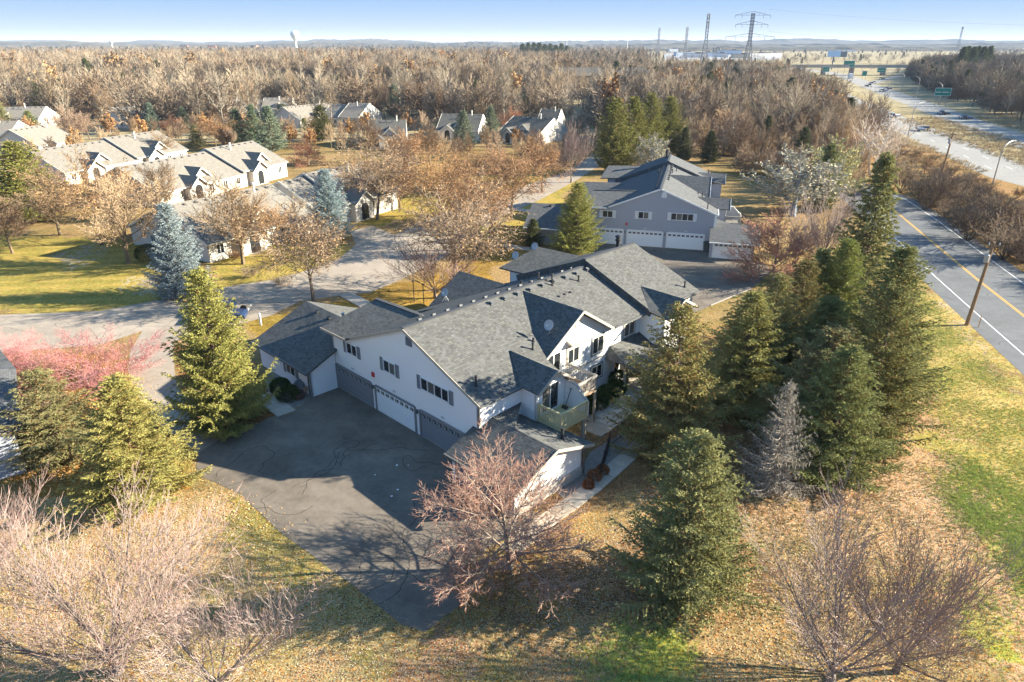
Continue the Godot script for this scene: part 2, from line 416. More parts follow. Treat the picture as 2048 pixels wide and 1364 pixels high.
# a conifer: whorls of drooping boughs, each carrying side sprays of needle tufts
func conifer(o: Dictionary) -> Dictionary:
	rng.seed = o.seed
	var h: float = o.h
	lt = []
	for k in 3: lt.append([PackedVector3Array(), PackedColorArray(), PackedInt32Array()])
	limb(0, PackedVector3Array([Vector3(0, -0.05, 0), Vector3(0.03, h * 0.5, 0.02), Vector3(0, h * 0.985, 0)]), h * 0.017, 0.02, 7, Color(0.15, 0.11, 0.08), Color(0.2, 0.14, 0.09))
	var vv := PackedVector3Array()
	var cc := PackedColorArray()
	var y: float = h * o.base
	var wh := 0
	while y < h * 0.99:
		var f: float = clampf((y / h - o.base) / (1.0 - o.base), 0.0, 1.0)
		var reach: float = o.rad * (pow(1.0 - f, o.shape)) * (0.62 + 0.38 * minf(1.0, f * 5.0 + 0.35)) + 0.1
		var nb: int = maxi(5, roundi(o.boughs * (0.55 + 0.45 * (1.0 - f))))
		for b in nb:
			var az := TAU * b / nb + wh * 0.7 + rr(-0.25, 0.25)
			var len: float = reach * rr(0.72, 1.16) * (1.0 + o.ragged * rr(-1, 1))
			if rng.randf() < o.gaps: continue
			var out := Vector3(cos(az), 0, sin(az))
			var side := Vector3(-sin(az), 0, cos(az))
			var rise: float = lerpf(o.droop, 0.75, pow(f, 1.6)) + rr(-0.1, 0.1)
			var y0 := y + rr(-0.12, 0.12)
			var n := maxi(3, int(len / o.step))
			var bp := PackedVector3Array()
			for i in n + 1:
				var t := float(i) / n
				bp.append(out * len * t + Vector3.UP * (y0 + len * (rise * t + 0.28 * t * t * t - 0.05 * sin(t * 3.0))) + side * 0.06 * len * sin(t * 4.0 + az))
			limb(1 if o.dead else 0, bp, 0.012 + 0.014 * len, 0.008, 3, o.wood, o.wood * 1.2)
			if o.dead:
				for i in range(1, n + 1):
					for sgn in [-1, 1]:
						var q := bp[i]
						var l2: float = (0.35 + 0.4 * (1.0 - float(i) / n)) * len * 0.42 * rr(0.6, 1.3)
						var e: Vector3 = q + (out * rr(0.3, 0.8) + side * sgn * rr(0.5, 1.0) + Vector3.UP * rr(-0.5, 0.05)).normalized() * l2
						limb(1, PackedVector3Array([q, q.lerp(e, 0.5) + Vector3.UP * rr(-0.02, 0.06), e]), 0.011, 0.004, 3, o.wood, o.tipc)
						for m in 3:
							var q2 := q.lerp(e, rr(0.3, 1.0))
							limb(1, PackedVector3Array([q2, q2 + Vector3(rr(-1, 1), rr(-0.9, 0.2), rr(-1, 1)) * 0.22]), 0.008, 0.004, 3, o.wood, o.tipc)
				continue
			for i in range(1, n + 1):
				var t := float(i) / n
				if t < 0.22 and f < 0.85: continue
				for sgn in [-1, 0, 1]:
					var l2: float = len * 0.34 * (1.12 - t) * rr(0.6, 1.25) + 0.16
					if sgn == 0: l2 = 0.22
					var dv: Vector3 = (out * rr(0.55, 0.95) + side * sgn * rr(0.6, 1.0) + Vector3.UP * rr(-0.3, 0.22)).normalized()
					var m := maxi(1, int(l2 / o.tuft_step))
					for j in m + 1:
						var u := float(j) / maxi(m, 1)
						var q: Vector3 = bp[i] + dv * l2 * u + Vector3.UP * (-0.12 * l2 * u * u)
						var tone := rng.randf()
						var c: Color = o.needle_a.lerp(o.needle_b, tone) * rr(0.85, 1.15)
						if rng.randf() < o.brown: c = o.brownc * rr(0.7, 1.2)
						for s in o.blades:
							var dn: Vector3 = (dv + Vector3(rr(-1, 1), rr(-0.75, 1.0), rr(-1, 1)) * 0.85).normalized()
							var w = dn.cross(Vector3(rr(-1, 1), rr(-1, 1), rr(-1, 1))).normalized() * o.blade_w * rr(0.7, 1.2)
							var a = q - dn * o.blade * 0.25
							vv.append(a + w); vv.append(a - w); vv.append(a + dn * o.blade * rr(0.75, 1.25))
							cc.append(c); cc.append(c); cc.append(c)
		y += o.gap * lerpf(1.0, 0.6, f) * rr(0.8, 1.2)
		wh += 1
	var out2 := {"top": h, "wide": o.rad, "parts": []}
	open(0)
	out2.parts.append(["trunk", done()])
	if o.dead:
		open(1)
		out2.parts.append(["bare_boughs", done()])
		return out2
	mb()
	V3 = vv; COL = cc
	for i in vv.size(): IDX.append(i)
	out2.parts.append(["needles", done()])
	return out2
func fir(s: int, h: float, rad: float, look: String, detail: int) -> Dictionary:
	var o := {"seed": s, "h": h, "rad": rad, "base": 0.06, "shape": 0.8, "boughs": 12, "gap": 0.43, "droop": -0.18, "step": 0.27, "tuft_step": 0.17, "blades": 7, "blade": 0.21, "blade_w": 0.036, "ragged": 0.3, "gaps": 0.06,
		"needle_a": Color(0.25, 0.245, 0.1), "needle_b": Color(0.32, 0.3, 0.12), "brown": 0.03, "brownc": Color(0.24, 0.14, 0.06), "wood": Color(0.16, 0.115, 0.08), "tipc": Color(0.3, 0.24, 0.2), "dead": false}
	match look:
		"golden": o.merge({"gaps": 0.05, "ragged": 0.26, "boughs": 13, "gap": 0.42, "needle_a": Color(0.31, 0.295, 0.085), "needle_b": Color(0.38, 0.35, 0.1)}, true)
		"blue": o.merge({"gaps": 0.03, "ragged": 0.2, "boughs": 13, "needle_a": Color(0.31, 0.36, 0.36), "needle_b": Color(0.38, 0.43, 0.42), "brown": 0.0}, true)
		"bluegreen": o.merge({"needle_a": Color(0.19, 0.215, 0.145), "needle_b": Color(0.25, 0.27, 0.18), "brown": 0.01}, true)
		"dark": o.merge({"needle_a": Color(0.09, 0.1, 0.045), "needle_b": Color(0.13, 0.14, 0.06)}, true)
		"brownish": o.merge({"brown": 0.14, "ragged": 0.36, "gaps": 0.14, "needle_a": Color(0.25, 0.235, 0.1), "needle_b": Color(0.31, 0.27, 0.12)}, true)
		"pine": o.merge({"needle_a": Color(0.2, 0.2, 0.06), "needle_b": Color(0.28, 0.265, 0.08), "droop": 0.12, "ragged": 0.3, "gaps": 0.15, "shape": 0.62, "blade": 0.34}, true)
		"dead": o.merge({"dead": true, "wood": Color(0.26, 0.22, 0.175), "tipc": Color(0.38, 0.33, 0.27), "gap": 0.36, "boughs": 10, "step": 0.26}, true)
	if detail == 2: o.merge({"step": 0.42, "gap": 0.5, "tuft_step": 0.28, "blades": 4, "blade": 0.36, "blade_w": 0.07}, true)
	if detail == 1: o.merge({"step": 0.6, "gap": 0.75, "tuft_step": 0.5, "blades": 3, "blade": 0.65, "blade_w": 0.17, "boughs": 9}, true)
	return conifer(o)

var proto := {}
func plant(key: String, called: String, label: String, x: float, z: float, height: float, radius := 0.0, tint := Color.WHITE, category := "tree", group := "", turn := -1.0, y := 0.0) -> Node3D:
	var d: Dictionary = proto[key]
	var t := thing(called, label, category, Vector3(x, y, z), rr(0, TAU) if turn < 0 else turn, group)
	var k: float = height / d.top
	var kx: float = k if radius <= 0 else clampf(radius / d.wide, k * 0.6, k * (2.0 if key in ["crab_a", "round_a"] else 1.75))
	for p in d.parts:
		var o := part(p[0], p[1], tinted(p[0], tint), t)
		o.scale = Vector3(kx, k, kx)
		if p[0] == "leaves" or p[0] == "needles" or p[0] == "crown" or p[0] == "bare_boughs": o.set_meta("kind", "stuff")
	return t
func tinted(p: String, c: Color) -> StandardMaterial3D:
	var key := "%s %d %d %d" % ["leaf" if p in ["leaves", "needles"] else "bark", roundi(c.r * 20), roundi(c.g * 20), roundi(c.b * 20)]
	if not M.has(key):
		var m := StandardMaterial3D.new()
		m.albedo_color = Color(c.r, c.g, c.b).linear_to_srgb() if c != Color.WHITE else Color.WHITE
		m.vertex_color_use_as_albedo = true
		m.roughness = 0.85; m.metallic_specular = 0.2
		if p in ["leaves", "needles"]:
			m.backlight_enabled = true; m.backlight = Color(0.6, 0.6, 0.6)
		M[key] = m
	return M[key]

# ---------- buildings; local axes: x along the front, y up, z towards the front (so depth v is -z)
func L(u: float, y: float, v: float) -> Vector3: return Vector3(u, y, -v)
func wall(parent: Node3D, pts: Array, m: Material, t := 0.14) -> void:
	mb(); slab(pts, t); part("wall", done(), m, parent)
func roof(parent: Node3D, pts: Array, m: Material, t := 0.16) -> void:
	mb(); slab(pts, t); part("roof", done(), m, parent)
# a sliding window: frame > panes, at the centre c, on a face whose outward normal is n
func window(parent: Node3D, c: Vector3, w: float, h: float, n: Vector3, panes := 2, frame_m: Material = null, casing: Material = null, shutter: Material = null, sw := 0.38) -> void:
	var r := Vector3.UP.cross(n).normalized()
	var b := Basis(r, Vector3.UP, n)
	mb()
	var f := 0.07
	for s in [-1, 1]:
		box(c + r * s * (w / 2 - f / 2) + n * 0.035, Vector3(f, h, 0.09), b)
		box(c + Vector3.UP * s * (h / 2 - f / 2) + n * 0.034, Vector3(w - 2 * f, f, 0.085), b)
	for k in range(1, panes): box(c + r * (w * k / panes - w / 2) + n * 0.03, Vector3(f * 0.9, h - 2 * f, 0.075), b)
	var fr := part("window", done(), frame_m if frame_m else M.white_trim, parent)
	for k in panes:
		var pw := w / panes - f * 1.3
		mb(); box(c + r * (w * (k + 0.5) / panes - w / 2) + n * 0.012, Vector3(pw + 0.05, h - 2 * f + 0.03, 0.02), b)
		part("pane", done(), M.glass if (k + int(c.x * 7)) % 3 else M.glass_curtain, fr)
	if casing:
		mb()
		for s in [-1, 1]:
			box(c + r * s * (w / 2 + 0.07) + n * 0.025, Vector3(0.14, h + 0.28, 0.06), b)
			box(c + Vector3.UP * s * (h / 2 + 0.07) + n * 0.024, Vector3(w, 0.14, 0.055), b)
		part("window_casing", done(), casing, parent)
	if shutter:
		for s in [-1, 1]:
			mb()
			var q = c + r * s * (w / 2 + sw / 2 + 0.03)
			for e in [-1, 1]:
				box(q + r * e * (sw / 2 - 0.03) + n * 0.03, Vector3(0.06, h + 0.06, 0.05), b)
				box(q + Vector3.UP * e * (h / 2 - 0.01) + n * 0.03, Vector3(sw - 0.12, 0.08, 0.05), b)
			for k in 9: box(q + Vector3.UP * (h * (k + 0.5) / 9 - h / 2) + n * 0.022, Vector3(sw - 0.12, h / 9 * 0.72, 0.03), Basis(r, 0.25) * b)
			part("shutter", done(), shutter, parent)
func garage_door(parent: Node3D, c: Vector3, w: float, h: float, n: Vector3, m: Material, trim: Material) -> void:
	var r := Vector3.UP.cross(n).normalized()
	var b := Basis(r, Vector3.UP, n)
	mb()
	box(c + n * 0.008 + Vector3.UP * h / 2, Vector3(w, h, 0.02), b)
	var door := part("garage_door", done(), m, parent)
	for k in 4:
		mb()
		var y := h * (k + 0.5) / 4
		box(c + n * 0.03 + Vector3.UP * y, Vector3(w - 0.04, h / 4 - 0.03, 0.03), b)
		for e in 8: box(c + n * 0.05 + Vector3.UP * y + r * (w * (e + 0.5) / 8 - w / 2), Vector3(w / 8 - 0.14, h / 4 - 0.2, 0.025), b)
		part("door_section", done(), m, door)
	for k in 8:
		mb()
		var q := c + n * 0.066 + Vector3.UP * h * 0.885 + r * (w * (k + 0.5) / 8 - w / 2)
		box(q, Vector3(w / 8 - 0.2, 0.24, 0.016), b)
		part("door_window", done(), M.glass, door)
		mb()
		for e in [-1, 1]: bar(q + n * 0.012 + Vector3.UP * -0.12, q + n * 0.012 + r * e * 0.2 + Vector3.UP * 0.11, 0.035, 0.012)
		bar(q + n * 0.014 + Vector3.UP * -0.12, q + n * 0.014 + Vector3.UP * 0.12, 0.03, 0.012)
		part("window_grille", done(), M.cream, door)
	mb()
	for s in [-1, 1]: box(c + r * s * (w / 2 + 0.08) + n * 0.045 + Vector3.UP * (h / 2 + 0.05), Vector3(0.15, h + 0.1, 0.11), b)
	box(c + n * 0.044 + Vector3.UP * (h + 0.09), Vector3(w, 0.17, 0.105), b)
	part("door_trim", done(), trim, parent)
func vent_pipe(parent: Node3D, p: Vector3, h: float, r := 0.07) -> void:
	mb()
	lathe(p, [r * 1.9, -0.1, r * 1.7, 0.06, r, 0.1, r, h - 0.12, r * 1.35, h - 0.12, r * 1.35, h, 0.0, h], 10)
	part("vent_pipe", done(), M.black, parent)
func roof_vent(parent: Node3D, p: Vector3, down: Vector3, m: Material) -> void:
	var across := Vector3.UP.cross(down).normalized()
	var n := down.cross(across).normalized()
	if n.y < 0: n = -n
	mb()
	box(p + n * 0.03, Vector3(0.38, 0.03, 0.38), Basis(across, n, across.cross(n)))
	box(p + n * 0.11 - down * 0.03, Vector3(0.27, 0.12, 0.25), Basis(across, n, across.cross(n)))
	box(p + n * 0.17 - down * 0.03, Vector3(0.32, 0.025, 0.3), Basis(across, n, across.cross(n)))
	part("roof_vent", done(), m, parent)
func railing(parent: Node3D, a: Vector3, b: Vector3, h: float, m: Material, gap := 0.165) -> void:
	mb()
	bar(a + Vector3.UP * h, b + Vector3.UP * h, 0.13, 0.045); bar(a + Vector3.UP * (h - 0.1), b + Vector3.UP * (h - 0.1), 0.045, 0.09)
	part("rail", done(), m, parent)
	mb(); bar(a + Vector3.UP * 0.06, b + Vector3.UP * 0.06, 0.045, 0.09)
	part("rail", done(), m, parent)
	var n := int(a.distance_to(b) / gap)
	for k in n + 1:
		var q := a.lerp(b, float(k) / n)
		mb(); bar(q + Vector3.UP * -0.12, q + Vector3.UP * (h - 0.06), 0.042)
		part("baluster", done(), m, parent)
func deck_floor(parent: Node3D, u0: float, u1: float, v0: float, v1: float, y: float, m: Material) -> void:
	var n := roundi((u1 - u0) / 0.15)
	for k in n:
		var u := lerpf(u0, u1, (k + 0.5) / n)
		mb(); box(L(u, y - 0.02 + 0.003 * (k % 3), (v0 + v1) / 2), Vector3((u1 - u0) / n - 0.014, 0.04, v1 - v0))
		part("deck_board", done(), m, parent)
	mb()
	for e in [[u0, v0, u1, v0], [u1, v0, u1, v1], [u1, v1, u0, v1]]: bar(L(e[0], y - 0.17, e[1]), L(e[2], y - 0.17, e[3]), 0.05, 0.24)
	part("deck_frame", done(), m, parent)
func hood(parent: Node3D, a: Vector3, b: Vector3, m: Material) -> void:      # a fascia or gutter along an edge
	mb(); bar(a, b, 0.11, 0.15); part("gutter", done(), m, parent)
func downspout(parent: Node3D, a: Vector3, b: Vector3, m: Material) -> void:
	mb(); bar(a, b, 0.09, 0.11); part("downspout", done(), m, parent)
func satellite_dish(label: String, p: Vector3, aim: Vector3, mast := 0.55) -> void:
	var t := thing("satellite_dish", label, "satellite dish", p, 0.0, "satellite dishes on the townhouse roofs")
	mb(); tube(Vector3(0, -0.15, 0), Vector3(0, mast, 0), 0.03, 0.03, 6); tube(Vector3(0.35, -0.25, 0.2), Vector3(0, mast * 0.6, 0), 0.018, 0.018, 5)
	tube(Vector3(-0.3, -0.2, 0.25), Vector3(0, mast * 0.6, 0), 0.018, 0.018, 5)
	part("mast", done(), M.dish_metal, t)
	var f := frame_of(aim)
	var c := Vector3(0, mast + 0.12, 0) + aim * 0.1
	mb()
	for k in 18:
		var a0 := TAU * k / 18
		var a1 := TAU * (k + 1) / 18
		for j in 3:
			var q := []
			for e in [[a0, j], [a1, j], [a1, j + 1], [a0, j + 1]]:
				var r: float = 0.4 * e[1] / 3.0
				q.append(c + (f[0] * cos(e[0]) * 0.9 + f[1] * sin(e[0])) * r + aim * (0.11 * pow(e[1] / 3.0, 2.0)))
			quad(q[0], q[1], q[2], q[3])
			quad(q[3] - aim * 0.02, q[2] - aim * 0.02, q[1] - aim * 0.02, q[0] - aim * 0.02)
	part("reflector", done(), M.dish, t)
	mb(); var e2: Vector3 = c + aim * 0.48 - Vector3.UP * 0.12
	tube(c - Vector3.UP * 0.34, e2, 0.015, 0.015, 5); box(e2, Vector3(0.1, 0.1, 0.12))
	part("feed_arm", done(), M.dish_metal, t)

func townhouse(called: String, label: String, at: Vector2, ang: float, k: Dictionary) -> Node3D:
	var t := thing(called, label, "building", Vector3(at.x, 0, at.y), -deg_to_rad(ang))
	var W: Material = k.siding
	var R: Material = k.roof
	var T: Material = k.trim
	var gf: float = k.garage_front
	# walls
	wall(t, [L(0, 0, 0), L(17.2, 0, 0), L(17.2, 4.98, 0), L(9.7, 7.98, 0), L(2.5, 5.05, 0), L(0, 5.05, 0)], W)
	wall(t, [L(17.2, 0, 0), L(17.2, 0, 3.9), L(17.2, 4.98, 3.9), L(17.2, 4.98, 0)], W)
	wall(t, [L(17.2, 0, 3.9), L(18.55, 0, 3.9), L(18.55, 4.92, 3.9), L(17.2, 4.92, 3.9)], W)
	wall(t, [L(18.55, 0, 3.9), L(18.55, 0, 7.0), L(18.55, 5.0, 7.0), L(18.55, 5.9, 5.45), L(18.55, 5.0, 3.9)], W)
	wall(t, [L(18.55, 0, 7.0), L(15.7, 0, 7.0), L(15.7, 5.0, 7.0), L(18.55, 5.0, 7.0)], W)
	wall(t, [L(15.7, 0, 7.0), L(15.7, 0, 20), L(15.7, 5.4, 20), L(15.7, 5.4, 15.35), L(15.7, 7.65, 11.55), L(15.7, 5.4, 7.75), L(15.7, 5.4, 7.0)], W)
	wall(t, [L(15.7, 0, 20), L(18.1, 0, 20), L(18.1, 5.45, 20), L(15.7, 5.45, 20)], W)
	wall(t, [L(18.1, 0, 20), L(18.1, 0, 24), L(18.1, 5.5, 24), L(18.1, 6.45, 22), L(18.1, 5.5, 20)], W)
	wall(t, [L(18.1, 0, 24), L(16.5, 0, 24), L(16.5, 5.4, 24), L(18.1, 5.4, 24)], W)
	wall(t, [L(16.5, 0, 24), L(16.5, 0, 27), L(16.5, 5.7, 27), L(16.5, 5.7, 24)], W)
	wall(t, [L(16.5, 0, 27), L(0, 0, 27), L(0, 4.8, 27), L(9.6, 8.45, 27), L(16.5, 5.7, 27)], W)
	wall(t, [L(0, 0, 27), L(0, 0, 20.3), L(0, 5.4, 20.3), L(0, 6.3, 23.7), L(0, 5.4, 27)], W)
	wall(t, [L(0, 0, 20.3), L(3, 0, 20.3), L(3, 5.4, 20.3), L(0, 5.4, 20.3)], W)
	wall(t, [L(0, 0, 9.2), L(0, 0, 0), L(0, 5.0, 0), L(0, 6.3, 4.4), L(0, 5.1, 6.6), L(0, 3.0, 9.2)], W)
	wall(t, [L(-2.2, 0, 20.3), L(-2.2, 0, 9.2), L(-2.2, 3.0, 9.2), L(-2.2, 3.0, 20.3)], W)
	# roofs
	roof(t, [L(9.7, 8.12, -0.14), L(17.45, 4.98, -0.14), L(17.45, 4.98, 7.4), L(9.7, 8.12, 7.4)], R)
	roof(t, [L(9.7, 8.12, 7.4), L(16.3, 5.446, 7.4), L(16.3, 5.446, 7.72), L(15.62, 5.722, 7.72), L(15.62, 5.722, 15.4), L(16.3, 5.446, 15.4), L(16.3, 5.446, 20.1), L(9.7, 8.12, 20.1)], R)
	roof(t, [L(9.7, 8.12, -0.14), L(9.7, 8.12, 20.1), L(-2.8, 3.06, 20.1), L(-2.8, 3.06, 9.3), L(2.0, 5.0, 9.3), L(2.0, 5.0, -0.14)], R)
	roof(t, [L(9.55, 8.66, 19.9), L(16.85, 5.71, 19.9), L(16.85, 5.71, 27.4), L(9.55, 8.66, 27.4)], R, 0.55)
	roof(t, [L(9.55, 8.66, 19.9), L(9.55, 8.66, 27.4), L(1.2, 5.28, 27.4), L(1.2, 5.28, 19.9)], R, 0.55)
	# cross gables: left front, left middle, left rear, and the two gables of the garden side
	roof(t, [L(-0.9, 5.22, -0.42), L(2.7, 5.26, -0.42), L(6.4, 6.8, 4.4), L(0.1, 6.62, 4.4)], R)
	roof(t, [L(0.1, 6.62, 4.4), L(6.4, 6.8, 4.4), L(4.2, 5.5, 6.7), L(-0.4, 5.4, 6.7)], R)
	roof(t, [L(-2.5, 3.16, 11.7), L(-2.3, 3.24, 11.7), L(3.2, 5.52, 16.8), L(-3.6, 5.36, 16.8)], R)
	roof(t, [L(-3.6, 5.36, 16.8), L(3.2, 5.52, 16.8), L(-2.0, 3.3, 20.2), L(-3.2, 3.3, 20.2)], R)
	roof(t, [L(-1.2, 5.5, 20.0), L(2.4, 5.66, 20.0), L(5.2, 6.95, 25.0), L(-0.6, 6.75, 25.0)], R)
	roof(t, [L(-0.6, 6.75, 25.0), L(5.2, 6.95, 25.0), L(2.2, 5.6, 27.8), L(-1.0, 5.5, 27.8)], R)
	roof(t, [L(14.6, 6.2, 5.45), L(19.05, 6.12, 5.45), L(19.05, 5.0, 3.6), L(17.4, 5.05, 3.6)], R)
	roof(t, [L(14.6, 6.2, 5.45), L(19.05, 6.12, 5.45), L(19.05, 5.0, 7.3), L(17.4, 5.05, 7.3)], R)
	roof(t, [L(10.1, 8.0, 11.55), L(16.25, 7.95, 11.55), L(16.25, 5.36, 7.45), L(16.2, 5.4, 7.45)], R)
	roof(t, [L(10.1, 8.0, 11.55), L(16.25, 7.95, 11.55), L(16.25, 5.36, 15.6), L(16.2, 5.4, 15.6)], R)
	roof(t, [L(14.3, 6.8, 22), L(18.6, 6.72, 22), L(18.6, 5.5, 19.7), L(16.7, 5.75, 19.7)], R)
	roof(t, [L(14.3, 6.8, 22), L(18.6, 6.72, 22), L(18.6, 5.5, 24.3), L(16.7, 5.75, 24.3)], R)
	# ridge caps
	mb()
	for e in [[L(9.7, 8.14, -0.14), L(9.7, 8.14, 19.9)], [L(9.55, 8.68, 19.9), L(9.55, 8.68, 27.4)], [L(0.1, 6.64, 4.4), L(6.0, 6.8, 4.4)]]: bar(e[0], e[1], 0.34, 0.06)
	part("ridge_cap", done(), k.roof_dark, t)
	# gutters, fascias, downspouts
	for e in [[L(17.5, 4.95, -0.14), L(17.5, 4.95, 3.6)], [L(16.36, 5.4, 15.6), L(16.36, 5.4, 19.8)], [L(16.92, 5.62, 24.3), L(16.92, 5.62, 27.4)]]: hood(t, e[0], e[1], k.gutter)
	for e in [[L(17.5, 4.9, -0.18), L(9.7, 8.04, -0.18)], [L(9.7, 8.04, -0.18), L(2.7, 5.2, -0.18)], [L(-0.9, 5.12, -0.48), L(2.7, 5.16, -0.48)], [L(19.1, 4.93, 3.6), L(19.1, 6.05, 5.45)], [L(19.1, 6.05, 5.45), L(19.1, 4.93, 7.3)],
			[L(16.31, 5.3, 7.45), L(16.31, 7.88, 11.55)], [L(16.31, 7.88, 11.55), L(16.31, 5.3, 15.6)], [L(18.66, 5.42, 19.7), L(18.66, 6.64, 22)], [L(18.66, 6.64, 22), L(18.66, 5.42, 24.3)]]:
		mb(); bar(e[0], e[1], 0.05, 0.2); part("fascia", done(), k.fascia, t)
	downspout(t, L(17.28, 4.85, -0.05), L(17.28, 3.5, -0.05), k.gutter)
	mb(); box(L(17.12, 2.45, -0.02), Vector3(0.2, 4.9, 0.05)); part("corner_board", done(), T, t)
	mb(); box(L(0.06, 2.5, -0.02), Vector3(0.12, 5.0, 0.05)); part("corner_board", done(), T, t)
	# garage front: three double doors, shuttered windows above, arched gable vent
	var F := Vector3(0, 0, 1)
	garage_door(t, L(2.6, 0.06, 0), 4.8, 2.05, F, k.doors[0], k.door_trim)
	garage_door(t, L(8.03, 0.06, 0), 4.7, 2.05, F, k.doors[1], k.door_trim)
	garage_door(t, L(13.5, 0.06, 0), 4.8, 2.05, F, k.doors[2], k.door_trim)
	window(t, L(2.75, 4.26, 0), 1.45, 0.98, F, 2, M.white_trim, null, k.shutter)
	window(t, L(7.65, 4.38, 0), 1.45, 1.0, F, 2, M.white_trim, null, k.shutter)
	window(t, L(12.8, 4.45, 0), 3.0, 1.0, F, 4, M.white_trim, null, k.shutter)
	mb()
	var arch := []
	for i in 9: arch.append(L(10.2 + 0.33 * cos(PI * i / 8), 7.35 + 0.36 * sin(PI * i / 8), -0.06))
	arch.append(L(9.87, 6.9, -0.06)); arch.append(L(10.53, 6.9, -0.06))
	slab(arch, 0.06)
	for i in 7: box(L(10.2, 6.98 + i * 0.09, -0.08), Vector3(0.54, 0.055, 0.03), Basis(Vector3.RIGHT, 0.4))
	part("gable_vent", done(), k.vent, t)
	for u in [5.3, 10.72]:
		mb(); box(L(u, 1.95, -0.09), Vector3(0.14, 0.3, 0.16)); part("wall_lamp", done(), M.lamp, t)
	mb(); box(L(5.45, 3.05, -0.05), Vector3(0.3, 0.36, 0.1)); part("alarm_bell", done(), M.red, t)
	for u in [2.6, 8.0, 13.5]:
		mb(); box(L(u, 2.55, -0.02), Vector3(0.34, 0.16, 0.03)); part("number_plate", done(), M.plate, t)
	# left one-storey wing
	wall(t, [L(-8.2, 0, -2.4), L(0.12, 0, -2.4), L(0.12, 2.3, -2.4), L(-8.2, 2.3, -2.4)], W)
	wall(t, [L(0.12, 0, -2.4), L(0.12, 0, 0), L(0.12, 3.4, 0), L(0.12, 2.3, -2.4)], W)
	wall(t, [L(-8.2, 0, -2.4), L(-8.2, 0, 8), L(-8.2, 2.4, 8), L(-8.2, 4.4, 2.7), L(-8.2, 2.4, -2.4)], W)
	roof(t, [L(-8.6, 2.36, -2.9), L(0.5, 2.36, -2.9), L(0.5, 3.6, 0), L(0.06, 3.6, 0), L(0.06, 4.62, 2.7), L(-8.6, 4.62, 2.7)], R)
	roof(t, [L(-8.6, 4.62, 2.7), L(0.05, 4.62, 2.7), L(0.05, 2.3, 8.4), L(-8.6, 2.3, 8.4)], R)
	hood(t, L(-8.6, 2.3, -2.95), L(0.5, 2.3, -2.95), k.gutter)
	window(t, L(-3.0, 1.42, -2.4), 1.5, 1.0, F, 2, M.white_trim, null, k.shutter)
	mb(); box(L(0.1, 1.15, -2.43), Vector3(0.14, 2.3, 0.05)); part("corner_board", done(), T, t)
	downspout(t, L(-0.05, 2.2, -2.52), L(-0.05, 0.1, -2.52), k.gutter)
	for u in [-5.8, -3.8]: roof_vent(t, L(u, 4.4, 2.1), Vector3(0, -0.38, 1).normalized(), M.black)
	mb(); lathe(L(-1.9, 4.3, 2.3), [0.14, -0.2, 0.14, 0.55, 0.2, 0.6, 0.2, 0.75, 0.12, 0.8, 0.12, 1.0, 0.18, 1.05, 0.0, 1.15], 10); part("flue", done(), M.dish_metal, t)
	# right garage wing, ridge along the front
	var gu := 16.9
	wall(t, [L(gu, 0, gf), L(22.3, 0, gf), L(22.3, 2.2, gf), L(gu, 2.2, gf)], W)
	wall(t, [L(gu, 0, gf), L(gu, 0, 0), L(gu, 3.0, 0), L(gu, 2.2, gf)], W)
	wall(t, [L(22.3, 0.0, gf), L(22.3, 0.0, 4.3), L(22.3, 2.3, 4.3), L(22.3, 3.4, 1.15), L(22.3, 2.2, gf)], k.wing_wall)
	wall(t, [L(22.3, 0, 4.3), L(17.2, 0, 4.3), L(17.2, 2.4, 4.3), L(22.3, 2.4, 4.3)], W)
	mb(); slab([L(22.36, 0, gf + 0.1), L(22.36, 0, 4.3), L(22.36, 0.75, 4.3), L(22.36, 0.75, gf + 0.1)], 0.05); part("stone_base", done(), k.stone, t)
	roof(t, [L(16.6, 2.24, gf - 0.5), L(22.85, 2.24, gf - 0.5), L(22.85, 3.62, 1.15), L(16.6, 3.62, 1.15)], R)
	roof(t, [L(16.6, 3.62, 1.15), L(22.85, 3.62, 1.15), L(22.85, 2.42, 4.8), L(16.6, 2.42, 4.8)], R)
	roof(t, [L(17.2, 3.6, 1.15), L(19.3, 3.63, 1.15), L(17.2, 3.65, 3.9)], R, 0.1)
	hood(t, L(16.6, 2.18, gf - 0.55), L(22.85, 2.18, gf - 0.55), k.gutter)
	mb(); bar(L(22.9, 2.16, gf - 0.5), L(22.9, 3.54, 1.15), 0.05, 0.2); part("fascia", done(), k.fascia, t)
	mb(); bar(L(22.9, 3.54, 1.15), L(22.9, 2.34, 4.8), 0.05, 0.2); part("fascia", done(), k.fascia, t)
	garage_door(t, L(19.6, 0.06, gf), 4.7, 1.98, F, k.doors[3], k.door_trim)
	downspout(t, L(22.45, 2.3, 4.35), L(22.45, 0.25, 4.35), k.gutter)
	mb(); bar(L(22.45, 0.2, 4.35), L(23.4, 0.06, 4.1), 0.09, 0.11); part("downspout", done(), k.gutter, t)
	vent_pipe(t, L(21.6, 2.95, 3.1), 0.85, 0.1)
	# garden side: windows, doors, decks, porch
	var E := Vector3(1, 0, 0)
	window(t, L(15.7, 4.28, 11.2), 1.35, 1.25, E, 2, M.cream, k.fascia)
	window(t, L(15.7, 4.2, 14.25), 1.4, 1.45, E, 2, M.cream, k.casing)
	window(t, L(15.7, 1.8, 14.25), 1.4, 1.15, E, 2, M.cream, k.casing)
	window(t, L(15.7, 4.3, 18.45), 1.5, 1.2, E, 2, M.cream, k.casing)
	mb(); box(L(15.73, 6.85, 11.55), Vector3(0.05, 0.85, 0.5)); part("gable_vent", done(), k.fascia, t)
	mb(); slab([L(16.3, 5.5, 10.35), L(16.3, 5.38, 12.4), L(15.7, 5.62, 12.4), L(15.7, 5.74, 10.35)], 0.14); part("window_hood", done(), k.fascia, t)
